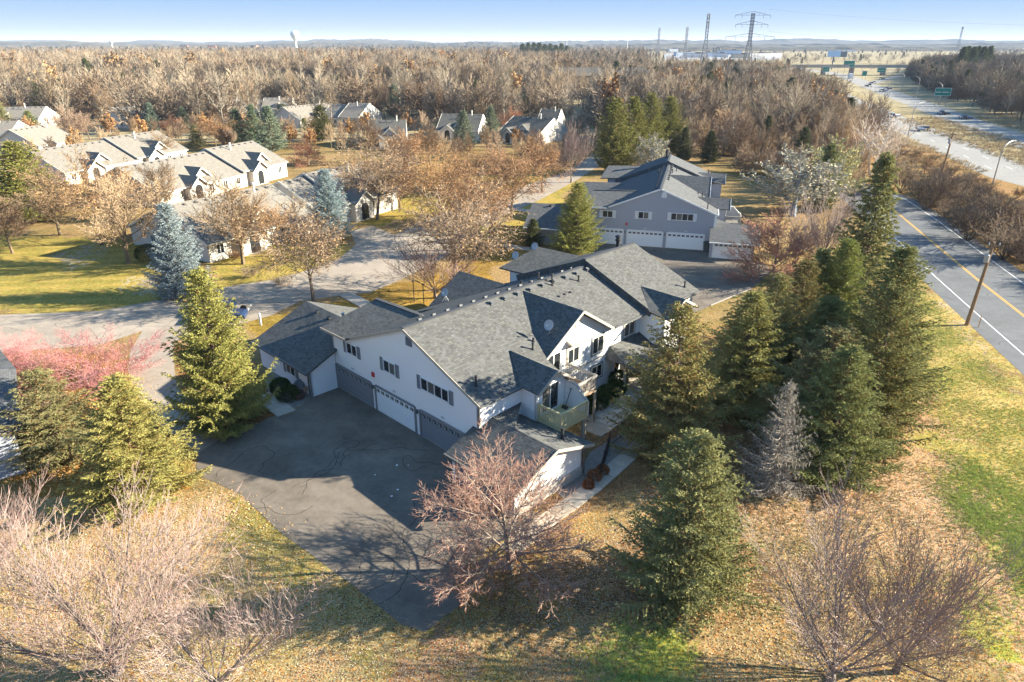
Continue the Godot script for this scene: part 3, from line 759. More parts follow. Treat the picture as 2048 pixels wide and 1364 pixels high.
	mb(); box(L(15.72, 2.98, 13.2), Vector3(0.05, 0.12, 5.6)); part("belt_board", done(), k.fascia, t)
	mb(); box(L(15.74, 1.06, 16.95), Vector3(0.06, 2.05, 0.95)); part("door", done(), M.white_trim, t)
	mb(); box(L(15.78, 1.45, 16.95), Vector3(0.02, 0.9, 0.55)); part("door_glass", done(), M.glass, t)
	window(t, L(18.55, 4.02, 5.3), 1.75, 2.05, E, 2, M.white_trim, k.white)
	window(t, L(15.7, 4.1, 8.9), 1.6, 2.1, E, 2, M.white_trim, null)
	window(t, L(18.1, 4.3, 22), 1.8, 1.3, E, 2, M.white_trim, null)
	window(t, L(18.1, 1.5, 22), 1.8, 1.3, E, 2, M.white_trim, null)
	mb(); slab([L(18.56, 2.7, 6.9), L(20.6, 2.7, 6.9), L(20.6, 3.75, 6.9), L(19.6, 4.72, 6.9), L(18.56, 4.9, 6.9)], 0.14); part("privacy_wall", done(), W, t)
	mb(); bar(L(20.66, 3.78, 6.83), L(19.64, 4.76, 6.83), 0.2, 0.06); bar(L(19.64, 4.76, 6.83), L(18.56, 4.94, 6.83), 0.2, 0.06); part("wall_cap", done(), k.fascia, t)
	deck_floor(t, 18.58, 20.65, 4.1, 6.75, 2.95, k.deck_new)
	railing(t, L(18.6, 2.95, 4.12), L(20.65, 2.95, 4.12), 1.02, k.deck_new)
	railing(t, L(20.65, 2.95, 4.12), L(20.65, 2.95, 6.75), 1.02, k.deck_new)
	mb(); bar(L(18.62, 2.75, 4.12), L(18.62, 4.0, 4.12), 0.1); bar(L(20.65, 2.7, 4.12), L(20.65, 4.0, 4.12), 0.1); bar(L(20.65, 2.7, 6.75), L(20.65, 4.0, 6.75), 0.1); part("rail_post", done(), k.deck_new, t)
	mb(); bar(L(19.6, 0, 8.0), L(19.6, 2.75, 8.0), 0.16); part("deck_post", done(), k.fascia, t)
	mb(); bar(L(20.5, 0, 6.6), L(20.5, 2.75, 6.6), 0.16); part("deck_post", done(), k.fascia, t)
	deck_floor(t, 15.8, 18.75, 7.1, 10.3, 2.95, k.deck_old)
	railing(t, L(15.85, 2.95, 10.25), L(18.75, 2.95, 10.25), 1.02, k.deck_rail)
	railing(t, L(18.75, 2.95, 10.25), L(18.75, 2.95, 7.1), 1.02, k.deck_rail)
	mb(); bar(L(18.7, 0, 10.2), L(18.7, 2.75, 10.2), 0.16); part("deck_post", done(), k.deck_rail, t)
	roof(t, [L(15.72, 3.55, 15.9), L(15.72, 3.55, 20), L(17.75, 2.62, 20), L(17.75, 2.62, 15.3)], R)
	roof(t, [L(15.72, 3.55, 15.9), L(17.75, 2.62, 15.3), L(15.72, 2.62, 15.3)], R)
	roof(t, [L(17.0, 2.9, 20), L(19.6, 2.9, 20), L(19.6, 2.55, 15.9), L(17.6, 2.66, 15.6)], R)
	hood(t, L(17.8, 2.56, 15.3), L(19.6, 2.46, 15.9), k.gutter)
	mb(); bar(L(17.5, 0, 15.7), L(17.5, 2.5, 15.7), 0.2); part("porch_post", done(), k.fascia, t)
	mb(); bar(L(19.3, 0, 16.2), L(19.3, 2.4, 16.2), 0.2); part("porch_post", done(), k.fascia, t)
	# roof furniture
	var dr := Vector3(1, -0.405, 0).normalized()
	for i in 9:
		roof_vent(t, L(10.25, 7.92, 7.9 + 1.45 * i), dr, M.vent_grey)
	for i in 14:
		roof_vent(t, L(8.9, 7.82, 2.0 + 1.3 * i), Vector3(-1, -0.405, 0).normalized(), M.vent_grey)
	for p in [[10.5, 14.6, 0.5], [10.2, 14.9, 0.75], [11.0, 17.4, 0.5], [16.0, 0.9, 0.75], [15.2, 7.2, 0.55], [14.6, 7.9, 0.25], [16.0, 26.3, 0.55], [8.4, 15.2, 0.7], [8.9, 12.6, 0.5]]:
		vent_pipe(t, L(p[0], 8.12 - 0.405 * absf(p[0] - 9.7) + (0.5 if p[1] > 20 else 0.0), p[1]), p[2])
	for v in [14.0, 14.7, 15.4]:
		mb(); lathe(L(11.75, 7.24, v), [0.14, 0, 0.14, 0.1, 0.0, 0.14], 8); part("roof_vent", done(), M.black, t)
	mb(); lathe(L(9.0, 8.3, 25.6), [0.2, 0, 0.2, 0.75, 0.3, 0.78, 0.3, 0.95, 0.2, 1.0, 0.2, 1.1, 0.32, 1.15, 0.32, 1.25, 0.0, 1.4], 10); part("flue", done(), M.black, t)
	return t

# tan row house; the long ridge runs along -z (v), the garden front faces +x
func rowhouse(label: String, a: Vector2, b: Vector2, k: Dictionary) -> Node3D:
	var d := b - a
	var len := d.length()
	var ang := atan2(d.y, d.x) + PI / 2
	var t := thing("row_house", label, "building", Vector3(a.x, 0, a.y), -ang, "row houses across the private road")
	var hw: float = k.get("hw", 8.4)
	var rh: float = k.get("ridge", 6.4)
	var st: float = k.get("step", 0.55) * len
	var eh := 2.75
	var W: Material = k.get("siding", M.row_siding)
	var R: Material = k.get("roof", M.row_roof)
	var lift := 0.5
	var s := (rh - eh) / hw
	for q in [[0.0, st, 0.0], [st, len, lift]]:
		var v0: float = q[0]
		var v1: float = q[1]
		var up: float = q[2]
		if v1 - v0 < 0.5: continue
		var oe := 0.5
		for sg in [-1, 1]:
			roof(t, [L(0, rh + up, v0 - 0.3), L(sg * (hw + oe), eh + up - oe * s, v0 - 0.3), L(sg * (hw + oe), eh + up - oe * s, v1 + 0.1), L(0, rh + up, v1 + 0.1)], R, 0.2)
			wall(t, [L(sg * hw, 0, v0), L(sg * hw, 0, v1), L(sg * hw, eh + up - 0.1, v1), L(sg * hw, eh + up - 0.1, v0)], W)
		for v in [v0, v1]:
			wall(t, [L(-hw, 0, v), L(hw, 0, v), L(hw, eh + up - 0.15, v), L(0, rh + up - 0.15, v), L(-hw, eh + up - 0.15, v)], k.get("end", W))
		for sg in [-1, 1]:
			mb(); bar(L(0, rh + up - 0.1, v0 - 0.36), L(sg * (hw + oe), eh + up - oe * s - 0.1, v0 - 0.36), 0.06, 0.3); part("fascia", done(), M.cream, t)
			mb(); bar(L(0, rh + up - 0.1, v1 + 0.16), L(sg * (hw + oe), eh + up - oe * s - 0.1, v1 + 0.16), 0.06, 0.3)
			part("fascia", done(), M.cream, t)
			hood(t, L(sg * (hw + oe + 0.05), eh + up - oe * s - 0.06, v0 - 0.3), L(sg * (hw + oe + 0.05), eh + up - oe * s - 0.06, v1 + 0.1), M.cream)
		# a big dormer gable and a lower entry gable with an arched window
		var g: float = v0 + (v1 - v0) * 0.55
		if v1 - v0 > 7.0 and k.get("gables", true):
			for e in [[g, 2.3, 1.6, hw - 1.5, 0.85], [g - 3.4, 1.9, 1.9, hw + 1.2, 0.8]]:
				var gv: float = e[0]
				var half: float = e[1]
				var gx: float = e[3]
				var base: float = eh + up + (0.35 if e == [g, 2.3, 1.6, hw - 1.5, 0.85] else -0.1)
				var py: float = base + half * e[4]
				var rx := (rh + up - py) / s
				for sg in [-1, 1]:
					roof(t, [L(rx, py + 0.04, gv), L(gx + 0.45, py + 0.04, gv), L(gx + 0.45, base - 0.3, gv + sg * (half + 0.35)), L(clampf((rh + up - base + 0.25) / s, 0, gx + 0.4), base - 0.3, gv + sg * (half + 0.35))], R, 0.14)
					mb(); bar(L(gx + 0.5, py - 0.05, gv), L(gx + 0.5, base - 0.38, gv + sg * (half + 0.35)), 0.05, 0.22); part("fascia", done(), M.cream, t)
				wall(t, [L(gx, 0.0 if gx > hw else base - 1.2, gv - half), L(gx, 0.0 if gx > hw else base - 1.2, gv + half), L(gx, base, gv + half), L(gx, py - 0.1, gv), L(gx, base, gv - half)], W)
				if gx > hw:
					for sg in [-1, 1]: wall(t, [L(gx, 0, gv + sg * half), L(hw - 0.3, 0, gv + sg * half), L(hw - 0.3, base, gv + sg * half), L(gx, base, gv + sg * half)], W)
					mb()
					var arch := []
					for i in 9: arch.append(L(gx + 0.05, 2.0 + 0.75 * sin(PI * i / 8), gv + 0.75 * cos(PI * i / 8)))
					arch.append(L(gx + 0.05, 0.15, gv - 0.75)); arch.append(L(gx + 0.05, 0.15, gv + 0.75))
					slab(arch, 0.05)
					part("entry_arch", done(), M.glass, t)
		var nw := int((v1 - v0) / 3.2)
		for i in nw:
			window(t, L(hw, 1.5 + up * 0.5, v0 + (v1 - v0) * (i + 0.5) / nw), 1.1, 1.3, Vector3(1, 0, 0), 2)
		for i in int((v1 - v0) / 1.7):
			roof_vent(t, L(0.7, rh + up - 0.7 * s, v0 + 1.2 + i * 1.7), Vector3(1, -s, 0).normalized(), M.row_vent)
			if k.get("both", false): roof_vent(t, L(-0.7, rh + up - 0.7 * s, v0 + 1.2 + i * 1.7), Vector3(-1, -s, 0).normalized(), M.row_vent)
	for i in 3: window(t, L(-hw * 0.4 + i * hw * 0.4, 1.5, 0), 1.1, 1.3, Vector3(0, 0, 1), 2)
	mb(); lathe(L(1.8, rh + lift - 1.8 * s, len * 0.75), [0.16, 0, 0.16, 1.1, 0.22, 1.12, 0.22, 1.4, 0.0, 1.45], 8); part("flue", done(), M.cream, t)
	return t

# ---------- ground
const GX0 := -110.0
const GZ0 := -200.0
const GW := 220.0
const GH := 196.0
const PX := 0.2
func ground_texture(zones: Array) -> ImageTexture:
	rng.seed = 77
	var w := int(GW / PX)
	var h := int(GH / PX)
	var im := Image.create(w, h, false, Image.FORMAT_RGB8)
	var n1 := noise(0.03, 5, 3)
	var n2 := noise(0.2, 6, 3)
	var n3 := noise(0.09, 8, 2)
	var a := Color(0.4, 0.325, 0.19)
	var b := Color(0.27, 0.24, 0.11)
	for y in h:
		var z := GZ0 + y * PX
		for x in w:
			var xx := GX0 + x * PX
			var t := clampf(0.5 + 0.9 * n1.get_noise_2d(xx, z) + 0.8 * n2.get_noise_2d(xx, z), 0, 1)
			var c := a.lerp(b, t) * rr(0.8, 1.2)
			im.set_pixel(x, y, c.linear_to_srgb())
	for q in zones:
		var poly: PackedVector2Array = q[0]
		var ca: Color = q[1]
		var cb: Color = q[2]
		var rag: float = q[3]
		var stripes: float = q[4] if q.size() > 4 else 0.0
		var fill: float = q[5] if q.size() > 5 else 1.0
		var lo := poly[0]
		var hi := poly[0]
		for p in poly:
			lo = lo.min(p); hi = hi.max(p)
		for y in range(maxi(0, int((lo.y - rag - GZ0) / PX)), mini(h, int((hi.y + rag - GZ0) / PX))):
			var z := GZ0 + y * PX
			for x in range(maxi(0, int((lo.x - rag - GX0) / PX)), mini(w, int((hi.x + rag - GX0) / PX))):
				var xx := GX0 + x * PX
				var m := n3.get_noise_2d(xx, z)
				var m2 := n2.get_noise_2d(xx * 1.7, z * 1.7)
				var p := Vector2(xx + rag * (m * 2.4 + m2 * 1.5 + rr(-0.8, 0.8)), z + rag * (m2 * 2.0 - m * 1.6 + rr(-0.8, 0.8)))
				if not Geometry2D.is_point_in_polygon(p, poly): continue
				if fill < 1.0 and rng.randf() > fill + m2: continue
				var t := clampf(0.5 + 0.8 * m + 0.9 * m2 + (stripes * sin((xx * 0.12 + z) * 2.4) if stripes > 0 else 0.0), 0, 1)
				im.set_pixel(x, y, (ca.lerp(cb, t) * rr(0.8, 1.2)).linear_to_srgb())
	return tex(im)
func strip_uv(x0: float, z0: float, x1: float, z1: float, nx: int, nz: int) -> Array:
	var v := PackedVector3Array()
	var u := PackedVector2Array()
	var u2 := PackedVector2Array()
	var ii := PackedInt32Array()
	for j in nz + 1:
		for i in nx + 1:
			var x := lerpf(x0, x1, float(i) / nx)
			var z := lerpf(z0, z1, float(j) / nz)
			v.append(Vector3(x, 0, z)); u.append(Vector2((x - GX0) / GW, (z - GZ0) / GH)); u2.append(Vector2(x, z) / 6.0)
	for j in nz:
		for i in nx:
			var s := j * (nx + 1) + i
			for k in [s, s + 1, s + nx + 1, s + 1, s + nx + 2, s + nx + 1]: ii.append(k)
	var a := []
	a.resize(Mesh.ARRAY_MAX)
	a[Mesh.ARRAY_VERTEX] = v; a[Mesh.ARRAY_TEX_UV] = u; a[Mesh.ARRAY_TEX_UV2] = u2; a[Mesh.ARRAY_INDEX] = ii
	return a
func detail_texture() -> ImageTexture:
	rng.seed = 31
	var im := Image.create(768, 768, false, Image.FORMAT_RGB8)
	var n := noise(0.06, 3, 3)
	for y in 768:
		for x in 768:
			var k := clampf(0.86 + 0.22 * n.get_noise_2d(x, y) + rr(-0.2, 0.14), 0.3, 1.0)
			im.set_pixel(x, y, Color(k, k * rr(0.94, 1.0), k * rr(0.86, 1.0)))
	for i in 9000:           # scraps of leaf
		var x := rng.randi_range(0, 760)
		var y := rng.randi_range(0, 760)
		var c: Color = [Color(1, 0.86, 0.66), Color(1, 0.95, 0.85), Color(0.75, 0.52, 0.4), Color(0.5, 0.42, 0.36), Color(1, 0.74, 0.5)][rng.randi_range(0, 4)]
		im.fill_rect(Rect2i(x, y, rng.randi_range(4, 9), rng.randi_range(4, 9)), c)
	return tex(im)

# copies of one mesh scattered over polygons
func scatter(called: String, label: String, mesh: Mesh, m: Material, polys: Array, n: int, s0: float, s1: float, cols: Array, y: float, seed_: int, flat := false) -> void:
	rng.seed = seed_
	var area := []
	var total := 0.0
	var patches := noise(0.2, seed_, 2)
	for p in polys:
		var k := 0.0
		for i in p.size():
			k += p[i].cross(p[(i + 1) % p.size()])
		total += absf(k); area.append(absf(k))
	var xs: Array[Transform3D] = []
	var cs := PackedColorArray()
	for pi in polys.size():
		var p: PackedVector2Array = polys[pi]
		var lo := p[0]
		var hi := p[0]
		for q in p:
			lo = lo.min(q); hi = hi.max(q)
		var want := int(n * area[pi] / total)
		var tries := 0
		while want > 0 and tries < n * 6:
			tries += 1
			var q := Vector2(rr(lo.x, hi.x), rr(lo.y, hi.y))
			if not Geometry2D.is_point_in_polygon(q, p): continue
			want -= 1
			if called == "grass" and patches.get_noise_2d(q.x, q.y) < rr(-0.35, 0.1): continue
			q += Vector2(rr(-1, 1) + rr(-1, 1), rr(-1, 1) + rr(-1, 1)) * 0.9
			var b := Basis(Vector3.UP, rr(0, TAU))
			if flat: b = Basis(Vector3(rr(-1, 1), 0, rr(-1, 1)).normalized(), rr(0, 0.7)) * b
			xs.append(Transform3D(b.scaled(Vector3.ONE * rr(s0, s1)), Vector3(q.x, y + (rr(0, 0.03) if flat else 0.0), q.y)))
			cs.append(cols[rng.randi_range(0, cols.size() - 1)] * rr(0.75, 1.25))
	copies(called, label, mesh, m, xs, cs)
func copies(called: String, label: String, mesh: Mesh, m: Material, xs: Array[Transform3D], cs: PackedColorArray) -> void:
	var mm := MultiMesh.new()
	mm.transform_format = MultiMesh.TRANSFORM_3D
	mm.use_colors = true
	mm.mesh = mesh
	mm.instance_count = xs.size()
	for i in xs.size():
		mm.set_instance_transform(i, xs[i])
		mm.set_instance_color(i, cs[i])
	var o := MultiMeshInstance3D.new()
	o.name = numbered(called); o.multimesh = mm; o.material_override = m
	add_child(o, true)
	o.set_meta("kind", "stuff"); o.set_meta("label", label)
func ordinal(n: int) -> String:
	var ones := ["", "first", "second", "third", "fourth", "fifth", "sixth", "seventh", "eighth", "ninth", "tenth", "eleventh", "twelfth", "thirteenth", "fourteenth", "fifteenth", "sixteenth", "seventeenth", "eighteenth", "nineteenth"]
	var tens := ["", "", "twent", "thirt", "fort", "fift", "sixt", "sevent", "eight", "ninet"]
	if n < 20: return ones[n]
	if n < 100: return tens[n / 10] + ("ieth" if n % 10 == 0 else "y-" + ones[n % 10])
	return "hundred and " + ordinal(n - 100)

var keep_out: Array = []
var circles: Array = []
func clear_of(x: float, z: float, r: float) -> bool:
	var p := Vector2(x, z)
	for c in circles:
		if p.distance_to(c[0]) < c[1] + r: return false
	for k in keep_out:
		if Geometry2D.is_point_in_polygon(p, k): return false
	return true
# trees strewn over a polygon at a spacing, nearest first
func strew(poly: PackedVector2Array, spacing: float, s: int, anywhere := false) -> Array:
	rng.seed = s
	var out := []
	var lo := poly[0]
	var hi := poly[0]
	for q in poly:
		lo = lo.min(q); hi = hi.max(q)
	var z := hi.y
	while z > lo.y:
		var x := lo.x
		while x < hi.x:
			var q := Vector2(x + rr(-0.48, 0.48) * spacing, z + rr(-0.48, 0.48) * spacing)
			if Geometry2D.is_point_in_polygon(q, poly) and (anywhere or clear_of(q.x, q.y, 2.0)): out.append(q)
			x += spacing
		z -= spacing
	out.sort_custom(func(a, b): return a.y > b.y)
	return out
func named_wood(pts: Array, take: int, kinds: Array, tints: Array, h0: float, h1: float, where: String, group: String, s: int) -> Array:
	rng.seed = s
	var row := 11
	var r := 0
	while r * row < mini(take, pts.size()):
		var part_: Array = pts.slice(r * row, mini((r + 1) * row, mini(take, pts.size())))
		part_.sort_custom(func(a, b): return a.x / -a.y < b.x / -b.y)
		for i in part_.size():
			var k: Array = kinds[rng.randi_range(0, kinds.size() - 1)]
			var t: Array = tints[rng.randi_range(0, tints.size() - 1)]
			var p: Vector2 = part_[i]
			plant(k[0], "bare_tree", "%s %s, %s from left, %s row, %s" % [t[0], k[1], ordinal(i + 1), ordinal(r + 1), where], p.x, p.y, rr(h0, h1) * k[2], 0.0, t[1] * rr(0.93, 1.07), "tree", group)
		r += 1
	return pts.slice(mini(take, pts.size()))
var far_x := {}
var far_c := {}
func far_tree(key: String, x: float, z: float, h: float, c: Color, y := 0.0) -> void:
	if not far_x.has(key):
		var a: Array[Transform3D] = []
		far_x[key] = a; far_c[key] = PackedColorArray()
	var k: float = h / proto[key].top
	far_x[key].append(Transform3D(Basis(Vector3.UP, rr(0, TAU)).scaled(Vector3(k * rr(0.9, 1.25), k, k * rr(0.9, 1.25))), Vector3(x, y, z)))
	far_c[key].append(c)

func car(label: String, x: float, z: float, turn: float, paint: Material, tall := 1.0, long := 1.0) -> void:
	var t := thing("car", label, "car", Vector3(x, 0.02, z), turn, "vehicles on the highway")
	var s := long
	mb()
	var prof := [[-2.25, 0.35], [-2.3, 0.75], [-2.15, 0.95], [-1.55, 1.0], [-1.5, 1.0], [0.9, 1.0], [1.9, 0.88], [2.25, 0.7], [2.25, 0.35]]
	var pts := []
	for p in prof: pts.append(Vector3(p[0] * s, p[1] * (0.5 + 0.5 * tall), 0.88))
	slab(pts, 1.76)
	var body := part("body", done(), paint, t)
	mb()
	var top := 1.42 * tall
	var yb := 0.98 * (0.5 + 0.5 * tall)
	var base := [Vector3(-1.9 * s, yb, 0.82), Vector3(0.95 * s, yb, 0.82), Vector3(0.95 * s, yb, -0.82), Vector3(-1.9 * s, yb, -0.82)]
	var roof_ := [Vector3(-1.35 * s, top, 0.64), Vector3(0.25 * s, top, 0.64), Vector3(0.25 * s, top, -0.64), Vector3(-1.35 * s, top, -0.64)]
	for i in 4: quad(base[i], base[(i + 1) % 4], roof_[(i + 1) % 4], roof_[i])
	part("windows", done(), M.glass, body)
	mb(); box(Vector3(-0.55 * s, top + 0.01, 0), Vector3(1.62 * s, 0.06, 1.3)); part("roof_panel", done(), paint, body)
	for sx in [-1.4, 1.4]:
		for sz in [-0.8, 0.8]:
			mb(); tube(Vector3(sx * s, 0.33, sz - 0.1), Vector3(sx * s, 0.33, sz + 0.1), 0.33, 0.33, 10)
			part("wheel", done(), M.tyre, t)
	for sz in [-0.62, 0.62]:
		mb(); box(Vector3(2.25 * s, 0.66, sz), Vector3(0.05, 0.14, 0.36)); part("headlight", done(), M.white, t)
		mb(); box(Vector3(-2.29 * s, 0.76, sz), Vector3(0.05, 0.14, 0.34)); part("tail_light", done(), M.red, t)
func street_light(label: String, x: float, z: float, h: float, turn: float) -> void:
	var t := thing("street_light", label, "street light", Vector3(x, 0, z), turn, "street lights along the highway")
	mb()
	tube(Vector3(0, 0, 0), Vector3(0, 0.5, 0), 0.22, 0.2, 8); tube(Vector3(0, 0.5, 0), Vector3(0, h - 2.2, 0), 0.14, 0.1, 8)
	part("pole", done(), M.galv, t)
	mb()
	var p := Vector3(0, h - 2.2, 0)
	for i in 7:
		var a := (i + 1) * PI / 2 / 7
		var q := Vector3(3.2 * (1 - cos(a)), h - 2.2 + 2.2 * sin(a), 0)
		tube(p, q, 0.1 - i * 0.005, 0.095 - i * 0.005, 6, false)
		p = q
	part("arm", done(), M.galv, t)
	mb(); box(p + Vector3(0.35, -0.02, 0), Vector3(0.8, 0.16, 0.34)); part("lamp_head", done(), M.galv, t)
func road_sign(label: String, x: float, z: float, y: float, w: float, h: float, turn: float, lines: int) -> void:
	var t := thing("road_sign", label, "road sign", Vector3(x, 0, z), turn, "green highway signs")
	mb(); box(Vector3(0, y, 0), Vector3(w, h, 0.08)); part("sign_panel", done(), M.sign_green, t)
	mb()
	for s in [-1, 1]:
		box(Vector3(s * (w / 2 - 0.08), y, 0.05), Vector3(0.12, h - 0.08, 0.03)); box(Vector3(0, y + s * (h / 2 - 0.08), 0.05), Vector3(w - 0.3, 0.12, 0.03))
	part("sign_border", done(), M.white, t)
	for i in lines:            # lettering too far away to read: rows of small white strokes in word lengths
		mb()
		var xx := -w * 0.4
		var k := 0
		while xx < w * 0.38:
			if k == 7: xx += 0.4
			box(Vector3(xx, y - h * 0.05 - i * 0.45, 0.055), Vector3(0.16, 0.34 if k % 3 else 0.42, 0.03))
			xx += 0.27
			k += 1
		part("lettering", done(), M.white, t)
	mb()
	for s in [-1, 1]: bar(Vector3(s * w * 0.33, 0, -0.12), Vector3(s * w * 0.33, y + h * 0.4, -0.12), 0.16)
	part("sign_post", done(), M.galv, t)
func pylon(label: String, x: float, z: float, h: float, turn: float, wide: float) -> void:
	var t := thing("pylon", label, "pylon", Vector3(x, 0, z), turn, "power line pylons")
	mb()
	var th := h / 200.0 + 0.08
	var waist := h * 0.52
	var lv := [0.0, 0.2, 0.36, 0.46, 0.52, 0.58, 0.64, 0.7, 0.76, 0.82, 0.88, 0.94, 1.0]
	for i in lv.size() - 1:
		var y0: float = lv[i] * h
		var y1: float = lv[i + 1] * h
		var a: float = lerpf(h * 0.075, h * 0.026, minf(1.0, y0 / waist))
		var b: float = lerpf(h * 0.075, h * 0.026, minf(1.0, y1 / waist))
		for k in 4:
			var s := [Vector3(1, 0, 1), Vector3(-1, 0, 1), Vector3(-1, 0, -1), Vector3(1, 0, -1)]
			var p0: Vector3 = s[k] * a + Vector3.UP * y0
			var p1: Vector3 = s[k] * b + Vector3.UP * y1
			var q0: Vector3 = s[(k + 1) % 4] * a + Vector3.UP * y0
			var q1: Vector3 = s[(k + 1) % 4] * b + Vector3.UP * y1
			bar(p0, p1, th * 1.4); bar(p0, q1, th * 0.7); bar(q0, p1, th * 0.7)
	part("tower_frame", done(), M.steel, t)
	for e in [[0.56, 1.0], [0.79, 0.66], [0.96, 0.72]]:
		mb()
		var y: float = e[0] * h
		var w: float = wide * e[1]
		for s in [-1, 1]:
			for zz in [-1, 1]:
				bar(Vector3(0, y + h * 0.07, zz * 0.8), Vector3(s * w, y, 0), th * 0.8)
				bar(Vector3(0, y, zz * 0.8), Vector3(s * w, y, 0), th * 0.8)
			for j in [0.35, 0.65]: bar(Vector3(s * w * j, y, 0), Vector3(s * w * j, y + h * 0.07 * (1 - j), 0), th * 0.6)
		part("cross_arm", done(), M.steel, t)
		for s in [-1, 1]:
			for j in [0.6, 1.0]:
				mb(); bar(Vector3(s * w * j, y, 0), Vector3(s * w * j, y - h * 0.06, 0), th * 0.9); part("insulator", done(), M.steel, t)
func wires(label: String, a: Vector3, b: Vector3, sag: float, r: float) -> void:
	mb()
	var p := a
	for i in 14:
		var u := (i + 1) / 14.0
		var q := a.lerp(b, u) - Vector3.UP * sag * 4 * u * (1 - u)
		tube(p, q, r, r, 4, false)
		p = q
	tag(part("overhead_wire", done(), M.black, self), label, "power line", "overhead wires")
func slabs(called: String, label: String, line: PackedVector2Array, w: float, n: int) -> void:
	var t := thing(called, label, "sidewalk")
	t.set_meta("kind", "structure")
	t.remove_meta("category")
	var total := 0.0
	for i in line.size() - 1: total += line[i].distance_to(line[i + 1])
	for k in n:
		var run := total * (k + 0.5) / n
		var i := 0
		while i < line.size() - 2 and run > line[i].distance_to(line[i + 1]):
			run -= line[i].distance_to(line[i + 1]); i += 1
		var d := (line[i + 1] - line[i]).normalized()
		var c := line[i] + d * run
		mb(); box(Vector3(c.x, 0.035 + 0.004 * (k % 2), c.y), Vector3(total / n - 0.03, 0.07, w), Basis(Vector3.UP, -atan2(d.y, d.x)))
		part("paving_slab", done(), M.concrete if k % 3 else M.concrete_b, t)
func block_building(label: String, x: float, z: float, w: float, h: float, d: float, turn: float, m: Material, roof_m: Material, rows: int, category := "building") -> void:
	var t := thing("commercial_building", label, category, Vector3(x, 0, z), turn, "buildings beyond the woods")
	mb(); box(Vector3(0, h / 2, 0), Vector3(w, h, d)); part("wall", done(), m, t)
	mb(); box(Vector3(0, h + 0.2, 0), Vector3(w + 0.5, 0.5, d + 0.5)); box(Vector3(w * 0.15, h + 1.1, 0), Vector3(w * 0.18, 1.6, d * 0.3)); part("roof", done(), roof_m, t)
	for r in rows:
		var n := int(w / 5.0)
		for i in n:
			mb(); box(Vector3(w * ((i + 0.5) / n - 0.5), h * (r + 0.55) / rows, d / 2 + 0.05), Vector3(w / n * 0.6, h / rows * 0.45, 0.12)); part("window", done(), M.glass, t)

